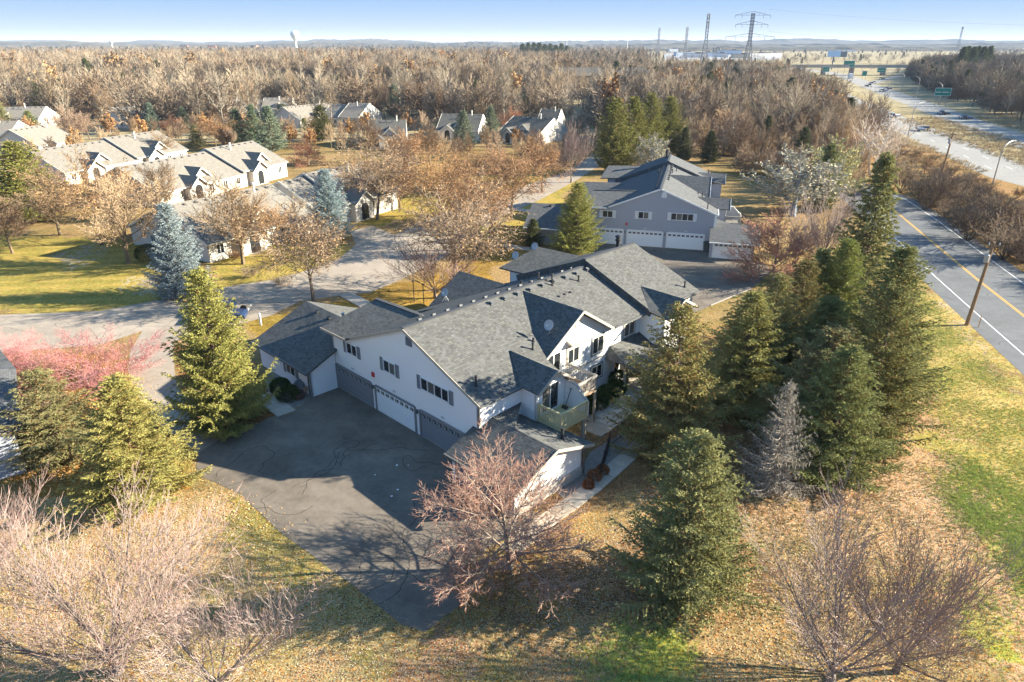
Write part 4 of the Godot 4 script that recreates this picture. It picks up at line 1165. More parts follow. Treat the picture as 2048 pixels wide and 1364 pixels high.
func materials() -> void:
	M.glass = mat(0.02, 0.023, 0.026, 0.06); M.glass_curtain = mat(0.11, 0.1, 0.085, 0.12)
	M.white_trim = mat(0.72, 0.71, 0.68, 0.5); M.white = mat(0.75, 0.74, 0.72, 0.55); M.cream = mat(0.62, 0.58, 0.5, 0.6)
	M.black = mat(0.018, 0.018, 0.019, 0.6); M.vent_grey = mat(0.09, 0.09, 0.092, 0.7); M.row_vent = mat(0.1, 0.09, 0.08, 0.7)
	M.dish = mat(0.36, 0.37, 0.37, 0.5); M.dish_metal = mat(0.34, 0.34, 0.34, 0.45, 0.3); M.galv = mat(0.3, 0.28, 0.26, 0.5, 0.3)
	M.steel = mat(0.14, 0.15, 0.17, 0.6, 0.2); M.lamp = mat(0.1, 0.1, 0.1, 0.5); M.red = mat(0.5, 0.03, 0.03, 0.5); M.plate = mat(0.45, 0.46, 0.48, 0.5)
	M.tyre = mat(0.02, 0.02, 0.02, 0.9); M.sign_green = mat(0.0, 0.2, 0.13, 0.5)
	M.concrete = speckle_mat([Color(0.42, 0.36, 0.29), Color(0.5, 0.43, 0.35), Color(0.34, 0.29, 0.24)], [0.5, 0.3, 0.2], 256, 3.0, 21)
	M.concrete.uv1_triplanar = true; M.concrete.uv1_world_triplanar = true; M.concrete.uv1_scale = Vector3.ONE / 3.0
	M.concrete_b = M.concrete.duplicate(); M.concrete_b.albedo_color = Color(0.93, 0.93, 0.92)
	M.shingle = shingle_mat(Color(0.108, 0.104, 0.096), 0.22, 0.55, 11)
	M.shingle_b = shingle_mat(Color(0.11, 0.109, 0.108), 0.18, 0.55, 12)
	M.row_roof = shingle_mat(Color(0.205, 0.18, 0.15), 0.14, 0.7, 13)
	M.row_roof_grey = M.row_roof.duplicate(); M.row_roof_grey.albedo_color = Color(0.72, 0.74, 0.76)
	M.roof_dark = mat(0.045, 0.046, 0.05, 0.85)
	M.siding = siding_mat(Color(0.8, 0.785, 0.755), 14); M.siding_grey = siding_mat(Color(0.34, 0.345, 0.375), 15); M.row_siding = siding_mat(Color(0.6, 0.55, 0.48), 16)
	M.grey_trim = mat(0.2, 0.2, 0.2, 0.6); M.tan_trim = mat(0.36, 0.31, 0.25, 0.6); M.shutter = mat(0.19, 0.195, 0.21, 0.6)
	M.door_grey = mat(0.2, 0.21, 0.225, 0.6); M.door_white = mat(0.76, 0.76, 0.75, 0.55)
	M.gutter_dark = mat(0.1, 0.098, 0.092, 0.5)
	M.stone = speckle_mat([Color(0.46, 0.4, 0.33), Color(0.36, 0.32, 0.28), Color(0.55, 0.5, 0.43)], [0.4, 0.3, 0.3], 128, 1.2, 18, 0.3)
	M.deck_new = speckle_mat([Color(0.58, 0.46, 0.24), Color(0.64, 0.52, 0.29), Color(0.5, 0.39, 0.2)], [0.5, 0.3, 0.2], 64, 0.6, 19)
	M.deck_old = speckle_mat([Color(0.28, 0.18, 0.12), Color(0.34, 0.24, 0.17)], [0.6, 0.4], 64, 0.6, 20)
	M.deck_rail = speckle_mat([Color(0.3, 0.27, 0.23), Color(0.36, 0.32, 0.28)], [0.6, 0.4], 64, 0.6, 22)
	M.lot = asphalt_mat(Color(0.145, 0.12, 0.096), 1024, 34.0, 23, 30, 0.26, 0.42, 0.4)
	M.drive = asphalt_mat(Color(0.29, 0.243, 0.195), 1024, 40.0, 24, 50, 0.16, 0.55, 0.2)
	M.road = asphalt_mat(Color(0.125, 0.127, 0.13), 512, 24.0, 25, 14, 0.14, 0.6, 0.1)
	M.highway = asphalt_mat(Color(0.25, 0.238, 0.22), 512, 60.0, 26, 20, 0.05, 0.8, 0.04)
	M.paint_white = mat(0.66, 0.64, 0.6, 0.7); M.paint_yellow = mat(0.6, 0.33, 0.04, 0.7)
	M.wood_pole = speckle_mat([Color(0.27, 0.17, 0.1), Color(0.2, 0.125, 0.075), Color(0.34, 0.23, 0.15)], [0.5, 0.3, 0.2], 64, 1.2, 27, 0.2)
	M.snow = mat(0.8, 0.82, 0.86, 0.8)
	M.tint = mat(1, 1, 1, 0.95, 0.0, true)
	M.rock = speckle_mat([Color(0.2, 0.18, 0.16), Color(0.34, 0.31, 0.28), Color(0.1, 0.095, 0.09)], [0.4, 0.35, 0.25], 256, 2.5, 28, 0.2, 0.3)

func _ready() -> void:
	# camera, sky, sun, exposure
	var cam := Camera3D.new()
	cam.name = "camera"; cam.position = Vector3(0, 26.2, 0); cam.rotation_degrees = Vector3(-23.7284, 0, 0)
	cam.fov = 53.1; cam.near = 0.5; cam.far = 12000.0
	add_child(cam); cam.current = true
	var env := Environment.new()
	var sky := Sky.new()
	var sm := ProceduralSkyMaterial.new()
	sm.sky_top_color = lin(0.046, 0.107, 0.21); sm.sky_horizon_color = lin(0.188, 0.207, 0.222); sm.sky_curve = 0.026
	sm.ground_bottom_color = lin(0.2, 0.16, 0.11); sm.ground_horizon_color = lin(0.3, 0.3, 0.3); sm.sun_angle_max = 1.0
	sky.sky_material = sm
	env.background_mode = Environment.BG_SKY; env.sky = sky
	env.tonemap_mode = Environment.TONE_MAPPER_LINEAR; env.tonemap_exposure = 4.55
	env.sdfgi_enabled = true; env.ssao_enabled = true; env.ssil_enabled = true
	env.fog_enabled = true; env.fog_density = 0.00007; env.fog_light_color = Color(0.8, 0.88, 1.0)
	var we := WorldEnvironment.new()
	we.name = "world"; we.environment = env; add_child(we)
	var sun := DirectionalLight3D.new()
	sun.name = "sun"; sun.light_energy = 1.6; sun.light_angular_distance = 0.5; sun.light_color = Color(1.0, 0.975, 0.9); sun.shadow_enabled = true
	sun.sky_mode = DirectionalLight3D.SKY_MODE_LIGHT_ONLY
	add_child(sun)
	sun.look_at_from_position(Vector3(0.93, 0.352, -0.06), Vector3.ZERO, Vector3.UP)
	materials()
	setting()
	buildings()
	near_trees()
	woods()
	street_things()
	small_things()

func setting() -> void:
	var lawn := [Color(0.46, 0.41, 0.14), Color(0.33, 0.33, 0.1)]
	var zones := [
		[V([54.3,-98.5, 51.5,-83.7, 48.4,-70.9, 44.7,-57.5, 41.1,-40.7, 27.6,-23.5, 26.2,-26.7, 28.3,-32.1, 29.2,-36.5, 29.6,-40.7, 30.9,-47.9, 38.3,-65.0]), Color(0.52, 0.46, 0.2), Color(0.38, 0.38, 0.13), 2.0, 0.3],
		[V([29.6,-49.6, 31.1,-42.6, 29.8,-34.5, 28.6,-28.1, 24.0,-21.8, 20.4,-21.8, 22.4,-26.7, 21.1,-31.2, 18.4,-33.0, 11.7,-30.4, 14.5,-37.1]), Color(0.56, 0.43, 0.3), Color(0.46, 0.36, 0.22), 2.0],
		[V([31.0,-41.3, 31.5,-37.1, 31.9,-35.0, 32.7,-26.7, 26.5,-22.1, 26.7,-28.4, 26.5,-32.1, 27.3,-36.0]), Color(0.34, 0.37, 0.1), Color(0.46, 0.42, 0.18), 1.2, 0.0, 0.6],
		[V([23.5,-28.4, 24.8,-27.3, 24.4,-24.7, 22.4,-22.7, 21.5,-23.8, 21.7,-26.3]), Color(0.32, 0.37, 0.08), Color(0.42, 0.41, 0.14), 0.8],
		[V([3.7,-23.8, 5.8,-24.9, 8.3,-24.3, 9.1,-21.8, 8.0,-18.6, 2.5,-18.6]), Color(0.31, 0.37, 0.075), Color(0.42, 0.41, 0.14), 1.0],
		[V([-2.1,-25.0, 3.9,-25.7, 5.7,-24.7, 3.6,-22.7, 3.6,-18.6, -4.9,-18.6, -4.6,-23.5]), Color(0.4, 0.29, 0.16), Color(0.3, 0.27, 0.09), 1.0],
		[V([-4.2,-24.4, -2.0,-24.9, -1.7,-22.4, -2.7,-20.4, -4.8,-20.4, -5.1,-22.7]), Color(0.42, 0.3, 0.21), Color(0.34, 0.24, 0.16), 0.7],
		[V([-39.1,-32.6, -22.6,-37.1, -19.1,-35.7, -13.3,-31.2, -8.4,-27.0, -4.6,-23.8, -4.5,-18.6, -28.7,-18.6]), Color(0.48, 0.38, 0.23), Color(0.36, 0.33, 0.15), 1.2],
		[V([-19.8,-35.7, -17.1,-34.5, -11.8,-30.0, -7.6,-25.7, -5.5,-23.8, -5.0,-20.4, -7.4,-22.7, -12.1,-27.3, -17.3,-31.2]), Color(0.3, 0.29, 0.1), Color(0.42, 0.34, 0.18), 0.8],
		[V([-75.5,-98.5, -56.4,-95.7, -48.7,-93.1, -37.2,-70.9, -43.7,-67.5, -63.9,-66.4, -88.0,-95.7]), lawn[0], lawn[1], 0.8, 0.5],
		[V([-41.4,-90.6, -33.4,-95.7, -27.6,-101.4, -21.4,-87.0, -28.1,-78.7, -34.3,-74.5]), lawn[0], lawn[1], 0.8, 0.3],
		[V([-26.7,-107.7, -20.2,-122.7, -7.0,-150.7, 4.2,-160.6, 10.6,-153.9, 1.6,-136.7, -10.5,-114.7, -19.8,-104.4]), lawn[0], lawn[1], 0.8, 0.2],
		[V([-18.8,-72.5, -13.3,-76.8, -7.7,-81.7, -4.4,-90.6, 1.2,-98.5, 6.2,-95.7, -0.9,-85.9, -5.2,-70.9, -9.3,-67.8, -13.3,-63.6]), Color(0.4, 0.3, 0.09), Color(0.28, 0.21, 0.07), 0.5],
		[V([-27.4,-63.6, -24.5,-67.1, -17.9,-70.9, -13.5,-65.0, -19.0,-62.3, -23.2,-59.8]), Color(0.38, 0.31, 0.09), Color(0.26, 0.22, 0.06), 0.4],
		[V([0.5,-124.8, 8.9,-142.0, 12.5,-136.7, 2.7,-98.5, -1.7,-95.7, -5.1,-107.7]), lawn[0], lawn[1], 0.5],
		[V([-42.3,-57.5, -34.3,-55.4, -27.3,-45.5, -22.7,-42.6, -21.0,-37.1, -25.7,-35.0, -31.9,-35.0, -38.2,-44.0]), Color(0.4, 0.24, 0.07), Color(0.28, 0.2, 0.07), 0.8],
		[V([-32.0,-58.7, -28.4,-52.8, -25.7,-47.9, -21.2,-42.6, -18.6,-45.2, -17.4,-45.7, -20.1,-50.5, -25.7,-57.5]), Color(0.3, 0.17, 0.08), Color(0.22, 0.13, 0.06), 0.3],
		[V([4.5,-41.3, 9.4,-47.9, 13.7,-55.4, 23.4,-65.0, 40.5,-77.8, 38.8,-65.0, 29.7,-45.5, 21.7,-37.1, 14.7,-34.5, 11.9,-27.3, 5.6,-25.7, -1.6,-25.3, -2.4,-27.0, 1.0,-31.2]), Color(0.24, 0.17, 0.1), Color(0.34, 0.25, 0.14), 1.4],
		[V([1.3,-30.8, 5.4,-34.5, 8.7,-37.1, 7.9,-33.0, 4.7,-30.8, 1.8,-29.2]), Color(0.44, 0.34, 0.18), Color(0.36, 0.29, 0.14), 0.5],
		[V([128.8,-242.5, 91.8,-95.7, 59.1,-57.5, 61.3,-77.8, 64.1,-90.6, 70.3,-118.6, 70.9,-134.1, 78.0,-160.6]), Color(0.42, 0.3, 0.17), Color(0.34, 0.27, 0.13), 1.5],
		[V([52.3,-95.7, 53.0,-93.1, 46.6,-67.8, 42.8,-53.8, 39.7,-38.8, 41.4,-48.8, 43.1,-58.7, 47.5,-74.2, 50.1,-85.9]), Color(0.6, 0.57, 0.52), Color(0.38, 0.33, 0.22), 0.6, 0.0, 0.45],
		[V([-46.8,-78.7, -43.1,-79.7, -39.1,-72.5, -40.6,-70.9, -45.1,-74.2]), Color(0.62, 0.64, 0.68), Color(0.4, 0.38, 0.3), 0.6, 0.0, 0.4],
		[V([-61.7,-87.0, -59.3,-95.7, -54.4,-90.6, -55.3,-80.6]), Color(0.62, 0.62, 0.62), Color(0.42, 0.38, 0.22), 0.6, 0.0, 0.4]]
	var gm := StandardMaterial3D.new()
	gm.albedo_texture = ground_texture(zones)
	gm.roughness = 1.0; gm.metallic_specular = 0.1
	gm.detail_enabled = true; gm.detail_albedo = detail_texture(); gm.detail_blend_mode = BaseMaterial3D.BLEND_MODE_MUL; gm.detail_uv_layer = BaseMaterial3D.DETAIL_UV_2
	gm.texture_repeat = true
	var far_ground := speckle_mat([Color(0.28, 0.22, 0.13), Color(0.34, 0.27, 0.15), Color(0.21, 0.18, 0.1)], [0.5, 0.3, 0.2], 512, 160.0, 41, 0.35, 0.2)
	far_ground.uv1_triplanar = true; far_ground.uv1_world_triplanar = true; far_ground.uv1_scale = Vector3.ONE / 160.0
	var g := ArrayMesh.new()
	g.add_surface_from_arrays(Mesh.PRIMITIVE_TRIANGLES, strip_uv(GX0, GZ0, GX0 + GW, GZ0 + GH, 22, 20))
	for e in [[-9000.0, -9000.0, 9000.0, GZ0], [-9000.0, GZ0 + GH, 9000.0, 600.0], [-9000.0, GZ0, GX0, GZ0 + GH], [GX0 + GW, GZ0, 9000.0, GZ0 + GH]]:
		g.add_surface_from_arrays(Mesh.PRIMITIVE_TRIANGLES, strip_uv(e[0], e[1], e[2], e[3], 6, 6))
	var go := MeshInstance3D.new()
	go.name = "ground"; go.mesh = g
	go.set_surface_override_material(0, gm)
	for i in 4: go.set_surface_override_material(i + 1, far_ground)
	add_child(go); go.set_meta("kind", "structure"); go.set_meta("label", "leaf-strewn lawns, bare soil and dry grass of the whole valley floor")
	# paved surfaces
	var lot: PackedVector2Array = V([-14.4,-50.2, -16.0,-48.7, -17.0,-45.7, -18.4,-45.2, -19.4,-43.6, -20.5,-42.1, -21.0,-42.0, -21.8,-40.3, -21.2,-38.5, -20.5,-37.5, -19.2,-36.8, -17.1,-35.5, -13.6,-32.0, -8.5,-27.8, -5.5,-25.1, -4.2,-24.6, -2.5,-26.5, -3.1,-27.8, -1.4,-30.5, 0.5,-32.0, 1.5,-33.3, -0.8,-38.2, -2.2,-40.3])
	struct("parking_lot", poly_sheet(lot, 0.012), M.lot, "dark sealed asphalt forecourt in front of the white townhouse garages")
	var drive: PackedVector2Array = V([-74.1,-66.1, -53.5,-66.4, -43.7,-67.5, -38.5,-71.2, -33.9,-75.0, -28.7,-77.8, -26.2,-80.6, -22.7,-87.0, -21.9,-93.1, -24.4,-100.8, -21.6,-103.8, -17.3,-98.5, -13.9,-107.7, -5.8,-122.7, 3.6,-137.7, 11.5,-150.7, 20.2,-175.6, 23.0,-167.8, 12.9,-140.9, 5.0,-122.7, -1.2,-111.1, -6.0,-95.7, -9.4,-85.9, -13.4,-77.8, -16.2,-73.3, -18.8,-72.5, -23.3,-70.5, -25.2,-66.1, -27.5,-63.9, -30.8,-62.1, -32.1,-59.6, -31.4,-57.5, -28.4,-51.4, -26.0,-47.5, -23.9,-44.2, -21.0,-42.0, -21.8,-40.3, -24.0,-42.0, -27.0,-44.8, -30.7,-49.2, -33.4,-53.3, -35.3,-57.5, -36.5,-62.1, -38.8,-58.7, -47.0,-57.0, -63.9,-55.4])
	struct("private_road", poly_sheet(drive, 0.006), M.drive, "light worn asphalt private road curving past the row houses")
	var lot2: PackedVector2Array = V([11.7,-93.6, 27.2,-89.8, 26.7,-86.4, 32.1,-85.0, 32.6,-81.7, 27.4,-74.2, 21.4,-69.0, 15.9,-63.6, 9.7,-70.9, 8.2,-85.9])
	struct("parking_lot", poly_sheet(lot2, 0.012), M.lot, "asphalt forecourt behind the white townhouse, before the grey one")
	mb()
	ribbon(V([27.4,-74.2, 25.0,-72.2, 22.8,-70.2, 21.5,-69.0]), 0.2, 0.08)
	struct("kerb", done(), M.concrete, "pale concrete kerb edging the forecourt of the grey townhouse")
	var yl := V([60.5, -150.0, 65.4, -135.0, 66.4, -123.5, 63.8, -111.1, 60.3, -96.5, 58.0, -87.0, 55.8, -77.8, 53.4, -66.6, 50.0, -50.0, 44.0, -25.0, 36.0, 5.0])
	mb(); ribbon(yl, 13.0, 0.006)
	struct("road", done(), M.road, "grey two-lane road along the highway side")
	for e in [[4.55, M.paint_white, "white edge line on the side of the road by the spruces", 0.13], [-4.75, M.paint_white, "white edge line on the highway side of the road", 0.13], [0.11, M.paint_yellow, "inner yellow centre line of the two-lane road", 0.12], [-0.11, M.paint_yellow, "outer yellow centre line of the two-lane road", 0.12]]:
		mb(); ribbon(offset_line(yl, e[0]), e[3], 0.011)
		struct("road_marking", done(), e[1], e[2])
	var near_c := V([110.0, -100.0, 107.0, -145.0, 109.5, -155.0, 118.0, -185.0, 126.5, -215.0, 137.0, -256.0, 152.0, -310.0, 165.0, -358.0, 192.0, -450.0, 224.0, -555.0, 245.0, -640.0, 262.0, -800.0])
	var far_c2 := V([118.0, -80.0, 130.0, -125.0, 142.5, -188.0, 160.0, -250.0, 180.0, -310.0, 208.0, -400.0, 232.0, -475.0, 262.0, -565.0, 285.0, -640.0, 300.0, -800.0])
	mb(); ribbon(near_c, 13.5, 0.006); struct("highway", done(), M.highway, "pale concrete highway carriageway nearer the townhouses")
	mb(); ribbon(far_c2, 13.0, 0.006); struct("highway", done(), M.highway, "pale concrete highway carriageway beyond the median")
	mb(); ribbon(V([245.6,-496.5, 280.9,-550.0, 317.3,-598.1, 359.3,-645.0]), 7.0, 0.004); struct("ramp", done(), M.highway, "highway slip road curving off to the right")
	mb(); ribbon(V([179.9,-423.9, 189.5,-462.6, 202.5,-521.9, 210.1,-573.0]), 7.0, 0.004); struct("ramp", done(), M.highway, "highway slip road on the left before the overpass")
	for q in [[near_c, -2.1], [near_c, 2.1], [far_c2, -2.1], [far_c2, 2.1]]:
		var ln := offset_line(q[0], q[1])
		mb()
		for i in range(1, ln.size() - 3):
			var n := int(ln[i].distance_to(ln[i + 1]) / 12.0)
			for k in n:
				var a := ln[i].lerp(ln[i + 1], float(k) / n)
				var b := ln[i].lerp(ln[i + 1], (k + 0.3) / n)
				ribbon(PackedVector2Array([a, b]), 0.16, 0.011)
		struct("lane_marking", done(), M.paint_white, "broken white lane line on the highway")
	struct("parking_lot", poly_sheet(V([232.8,-1141.8, 414.6,-1141.8, 595.5,-1629.7, 364.9,-1766.5]), 0.02), mat(0.26, 0.25, 0.25), "pale car parks of the stores beyond the wood")
	mb(); ribbon(V([119.0, -140.0, 131.0, -190.0, 143.0, -235.0, 163.0, -305.0, 184.0, -385.0, 205.0, -455.0, 240.0, -560.0]), 7.0, 0.004)
	var med := speckle_mat([Color(0.28, 0.22, 0.11), Color(0.36, 0.27, 0.14), Color(0.2, 0.17, 0.085)], [0.4, 0.35, 0.25], 256, 14.0, 43, 0.3, 0.3)
	struct("median", done(), med, "dark scrubby strip along the highway median")
	keep_out = [lot, drive, lot2, V([-40, 0, 60, 0, 75, -60, 74, -140, 96, -155, 108, -215, 118, -256, 134, -310, 176, -450, 212, -555, 236, -640, 340, -640, 230, -400, 155, -180, 140, -100, 130, 0]),
		V([-45, 0, -45, -66, 60, -100, 60, 0]), V([0, -80, 45, -100, 52, -140, 15, -140])]
	# paths
	slabs("sidewalk", "concrete garden path of square slabs beside the white townhouse's stone wall", V([-0.1,-30.2, 1.0,-31.9, 3.3,-34.2, 5.3,-36.4, 7.9,-39.7, 10.5,-43.2]), 1.15, 12)
	slabs("sidewalk", "concrete path slabs from the porch to the decks of the white townhouse", V([10.3,-53.1, 9.5,-48.8, 8.4,-46.1, 5.7,-42.9]), 1.9, 7)
	slabs("sidewalk", "concrete path slabs under the new wooden deck", V([8.2,-47.3, 7.0,-46.1, 5.6,-44.9]), 1.5, 4)
	slabs("sidewalk", "short concrete walk by the spruce at the forecourt", V([-20.2,-48.8, -18.9,-47.4, -17.3,-45.7]), 1.5, 3)
	slabs("sidewalk", "concrete walk from the private road to the townhouse's rear doors", V([-18.9,-72.8, -15.6,-69.0, -12.6,-65.5]), 1.6, 6)
	slabs("sidewalk", "concrete walk beside the arborvitae of the grey townhouse", V([-1.0,-93.1, 1.1,-91.3, 3.8,-90.8]), 1.5, 4)
	slabs("sidewalk", "pale walk crossing the lawn left of the grey townhouse", V([-2.1,-116.2, 1.4,-114.7, 4.5,-113.3]), 1.6, 4)
	var bed: PackedVector2Array = V([4.0,-35.7, 3.3,-35.0, 2.4,-36.5, 4.7,-38.5, 5.4,-40.3, 7.9,-42.8, 8.6,-42.6, 7.9,-40.3])
	struct("rock_bed", poly_sheet(bed, 0.02), M.rock, "grey rock bed between the path and the stone-based garage wing")
	struct("rock_bed", poly_sheet(V([-21.0,-53.8, -16.0,-48.8, -16.6,-46.9, -17.4,-46.3, -19.6,-48.8, -20.9,-51.4]), 0.02), M.rock, "grey rock bed under the window of the low left wing")
	# hills along the horizon
	var hm := speckle_mat([Color(0.085, 0.07, 0.05), Color(0.12, 0.095, 0.065), Color(0.04, 0.05, 0.03), Color(0.17, 0.135, 0.09)], [0.4, 0.3, 0.2, 0.1], 512, 900.0, 44, 0.4, 0.3)
	hm.uv1_triplanar = true; hm.uv1_world_triplanar = true; hm.uv1_scale = Vector3.ONE / 900.0
	var bump := noise(0.012, 9, 3)
	var prof := noise(0.0011, 10, 3)
	for e in [[-2300.0, 500.0, 6.0, 8.0, "low wooded rise across the middle distance"], [-3300.0, 700.0, 14.0, 14.0, "wooded ridge before the farthest hills"], [-5200.0, 1200.0, 27.0, 26.0, "farthest blue wooded hills on the horizon"]]:
		mb()
		COL = PackedColorArray()
		var nx := 700
		var nz := 8
		for j in nz + 1:
			for i in nx + 1:
				var x := lerpf(-5200.0, 5200.0, float(i) / nx)
				var z: float = e[0] + e[1] * (0.5 - float(j) / nz)
				var s := sin(PI * j / nz)
				V3.append(Vector3(x, s * maxf(0.0, e[2] + e[3] * prof.get_noise_2d(x, z * 0.3) + 8.0 * bump.get_noise_2d(x, z) + 4.0 * bump.get_noise_2d(x * 3.0, z * 3.0)) - 0.5, z))
		for j in nz:
			for i in nx:
				var s2 := j * (nx + 1) + i
				for k in [s2, s2 + 1, s2 + nx + 1, s2 + 1, s2 + nx + 2, s2 + nx + 1]: IDX.append(k)
		struct("hills", done(), hm, e[4])

func buildings() -> void:
	var white := {"siding": M.siding, "roof": M.shingle, "roof_dark": M.roof_dark, "trim": M.grey_trim, "doors": [M.door_grey, M.door_white, M.door_grey, M.door_grey], "door_trim": M.grey_trim, "shutter": M.shutter, "vent": M.shutter,
		"gutter": M.gutter_dark, "fascia": M.tan_trim, "casing": M.grey_trim, "wing_wall": M.siding, "stone": M.stone, "garage_front": -2.0, "deck_new": M.deck_new, "deck_old": M.deck_old, "deck_rail": M.deck_rail, "white": M.white}
	townhouse("townhouse", "long white townhouse block with dark grey shingle roofs and two wooden decks", Vector2(-14.4, -50.2), 44.4, white)
	var grey := white.duplicate()
	grey.merge({"siding": M.siding_grey, "roof": M.shingle_b, "doors": [M.door_white, M.door_white, M.door_white, M.door_white], "door_trim": M.white_trim, "shutter": M.white, "vent": M.white, "trim": M.white_trim, "gutter": M.white_trim,
		"fascia": M.white_trim, "casing": M.white_trim, "wing_wall": M.siding_grey, "garage_front": -3.3, "deck_new": M.deck_rail}, true)
	townhouse("townhouse", "grey-sided townhouse block with white garage doors and white shutters", Vector2(10.6, -94.4), 14.9, grey)
	# the corner of a third block at the left edge
	var t := thing("townhouse", "dark-roofed house corner at the left edge behind twin spruces", "building", Vector3(-38.8, 0, -44.4), 0.0)
	roof(t, [Vector3(0.8, 3.2, -2.6), Vector3(7.0, 3.2, 6.2), Vector3(-0.6, 5.6, 11.6), Vector3(-6.8, 5.6, 2.8)], M.shingle_b)
	roof(t, [Vector3(0.8, 3.2, -2.6), Vector3(-6.8, 5.6, 2.8), Vector3(-12.0, 3.2, 0.0), Vector3(-3.0, 3.2, -6.3)], M.shingle_b)
	wall(t, [Vector3(0.3, 0, -2.2), Vector3(6.4, 0, 6.4), Vector3(6.4, 3.1, 6.4), Vector3(0.3, 3.1, -2.2)], M.siding_grey)
	wall(t, [Vector3(6.4, 0, 6.4), Vector3(-1.0, 0, 11.6), Vector3(-1.0, 5.3, 11.6), Vector3(6.4, 3.1, 6.4)], M.siding_grey)
	wall(t, [Vector3(0.3, 0, -2.2), Vector3(-11.0, 0, 0.0), Vector3(-11.0, 3.1, 0.0), Vector3(0.3, 3.1, -2.2)], M.siding_grey)
	# row houses: ridge from the first point to the second
	rowhouse("long tan row house in the middle of the rows, its far half raised", Vector2(-67.9, -119.8), Vector2(-55.2, -149.4), {"step": 0.62})
	rowhouse("tan row house behind the first, its raised half nearer the dark spruces", Vector2(-95.6, -139.2), Vector2(-83.8, -167.0), {"step": 0.56})
	rowhouse("tan row house nearest the lawn, its end wall behind the tall blue spruce", Vector2(-46.0, -89.0), Vector2(-36.6, -104.1), {"step": 0.99})
	rowhouse("tan row house with arched entry beside the private road bend", Vector2(-35.8, -106.5), Vector2(-26.6, -120.4), {"step": 0.3})
	rowhouse("white-gabled house with three tall windows behind the leaning pine", Vector2(-75.2, -236.4), Vector2(-65.2, -252.6), {"step": 0.99, "hw": 7.0})
	rowhouse("small tan row house behind the blue-green spruces, far left of the bend", Vector2(-106.0, -254.8), Vector2(-102.4, -271.1), {"step": 0.99, "hw": 7.0})
	rowhouse("tan row house with grey dormers at the foot of the pale aspens", Vector2(-99.9, -267.6), Vector2(-82.1, -270.1), {"step": 0.45, "hw": 8.0})
	rowhouse("grey-roofed house with a long white gable edge in the middle of the picture", Vector2(-38.9, -195.4), Vector2(-29.3, -196.7), {"step": 0.99, "roof": M.row_roof_grey, "both": true, "hw": 9.5})
	rowhouse("grey-roofed house behind the two dark spruces, white rake at its right end", Vector2(-20.6, -214.0), Vector2(-8.6, -212.4), {"step": 0.99, "roof": M.row_roof_grey, "both": true})
	rowhouse("grey-brown roofed house half hidden by the orange locust crowns", Vector2(0.9, -207.7), Vector2(11.8, -200.7), {"step": 0.99, "roof": M.row_roof_grey, "both": true})
	rowhouse("small dark roof deep in the trees right of the far blue spruce", Vector2(9.8, -230.2), Vector2(15.6, -228.4), {"step": 0.99, "roof": M.row_roof_grey, "hw": 6.0, "gables": false})
	rowhouse("brown-roofed house at the far left with a bright white gable rake", Vector2(-176.7, -234.5), Vector2(-154.3, -238.3), {"step": 0.99})
	rowhouse("house with a white chimney under the reddish wood edge, upper left", Vector2(-180.5, -301.3), Vector2(-170.2, -310.6), {"step": 0.99, "hw": 7.5})
	rowhouse("house at the left edge whose white gable faces the red-brown maple", Vector2(-149.4, -191.5), Vector2(-134.2, -194.0), {"step": 0.99, "hw": 9.0})
	rowhouse("house with a wide white gable wall right of the red-brown maple", Vector2(-123.1, -173.9), Vector2(-121.4, -187.0), {"step": 0.99, "hw": 6.5, "gables": false})
	rowhouse("narrow white gable end seen between rusty trees, upper left", Vector2(-130.2, -234.5), Vector2(-126.6, -242.2), {"step": 0.99, "hw": 6.0, "gables": false})
	rowhouse("tan hip-like roof behind the pink tree right of the three-window gable", Vector2(-62.0, -248.4), Vector2(-48.5, -244.3), {"step": 0.5, "hw": 8.0, "gables": false})
	for h in get_children():
		if h.name.begins_with("row_house"):
			var q: Vector3 = h.position
			var f := Vector3(0, 0, -1).rotated(Vector3.UP, h.rotation.y)
			for k in [2.0, 9.0, 16.0, 24.0]: circles.append([Vector2(q.x + f.x * k, q.z + f.z * k), 9.5])
	# far buildings
	var brick := mat(0.36, 0.16, 0.1, 0.9)
	var pale := mat(0.62, 0.6, 0.58, 0.7)
	var tan := mat(0.5, 0.4, 0.28, 0.8)
	var bluish := mat(0.5, 0.55, 0.62, 0.6)
	var dark := mat(0.08, 0.085, 0.09, 0.8)
	var apt := thing("apartment_building", "three-storey tan apartment block with a grey hipped roof rising from the wood", "building", Vector3(59.7, 0.0, -362.8), 0.2)
	mb(); box(Vector3(0, 5.2, 0), Vector3(23, 10.4, 14)); part("wall", done(), tan, apt)
	mb(); box(Vector3(-24, 5.2, -12), Vector3(32, 10.4, 13)); part("wall", done(), tan, apt)
	for e in [[0.0, 0.0, 12.8, 8.4], [-24.0, -12.0, 17.5, 7.8]]:
		var c := Vector3(e[0], 10.4, e[1])
		var w: float = e[2]
		var d: float = e[3]
		roof(apt, [c + Vector3(-w, 0, d), c + Vector3(w, 0, d), c + Vector3(w - 7, 3.6, 0), c + Vector3(-w + 7, 3.6, 0)], M.row_roof_grey, 0.2)
		roof(apt, [c + Vector3(-w, 0, -d), c + Vector3(w, 0, -d), c + Vector3(w - 7, 3.6, 0), c + Vector3(-w + 7, 3.6, 0)], M.row_roof_grey, 0.2)
		roof(apt, [c + Vector3(w, 0, d), c + Vector3(w, 0, -d), c + Vector3(w - 7, 3.6, 0)], M.row_roof, 0.2)
		roof(apt, [c + Vector3(-w, 0, d), c + Vector3(-w, 0, -d), c + Vector3(-w + 7, 3.6, 0)], M.row_roof_grey, 0.2)
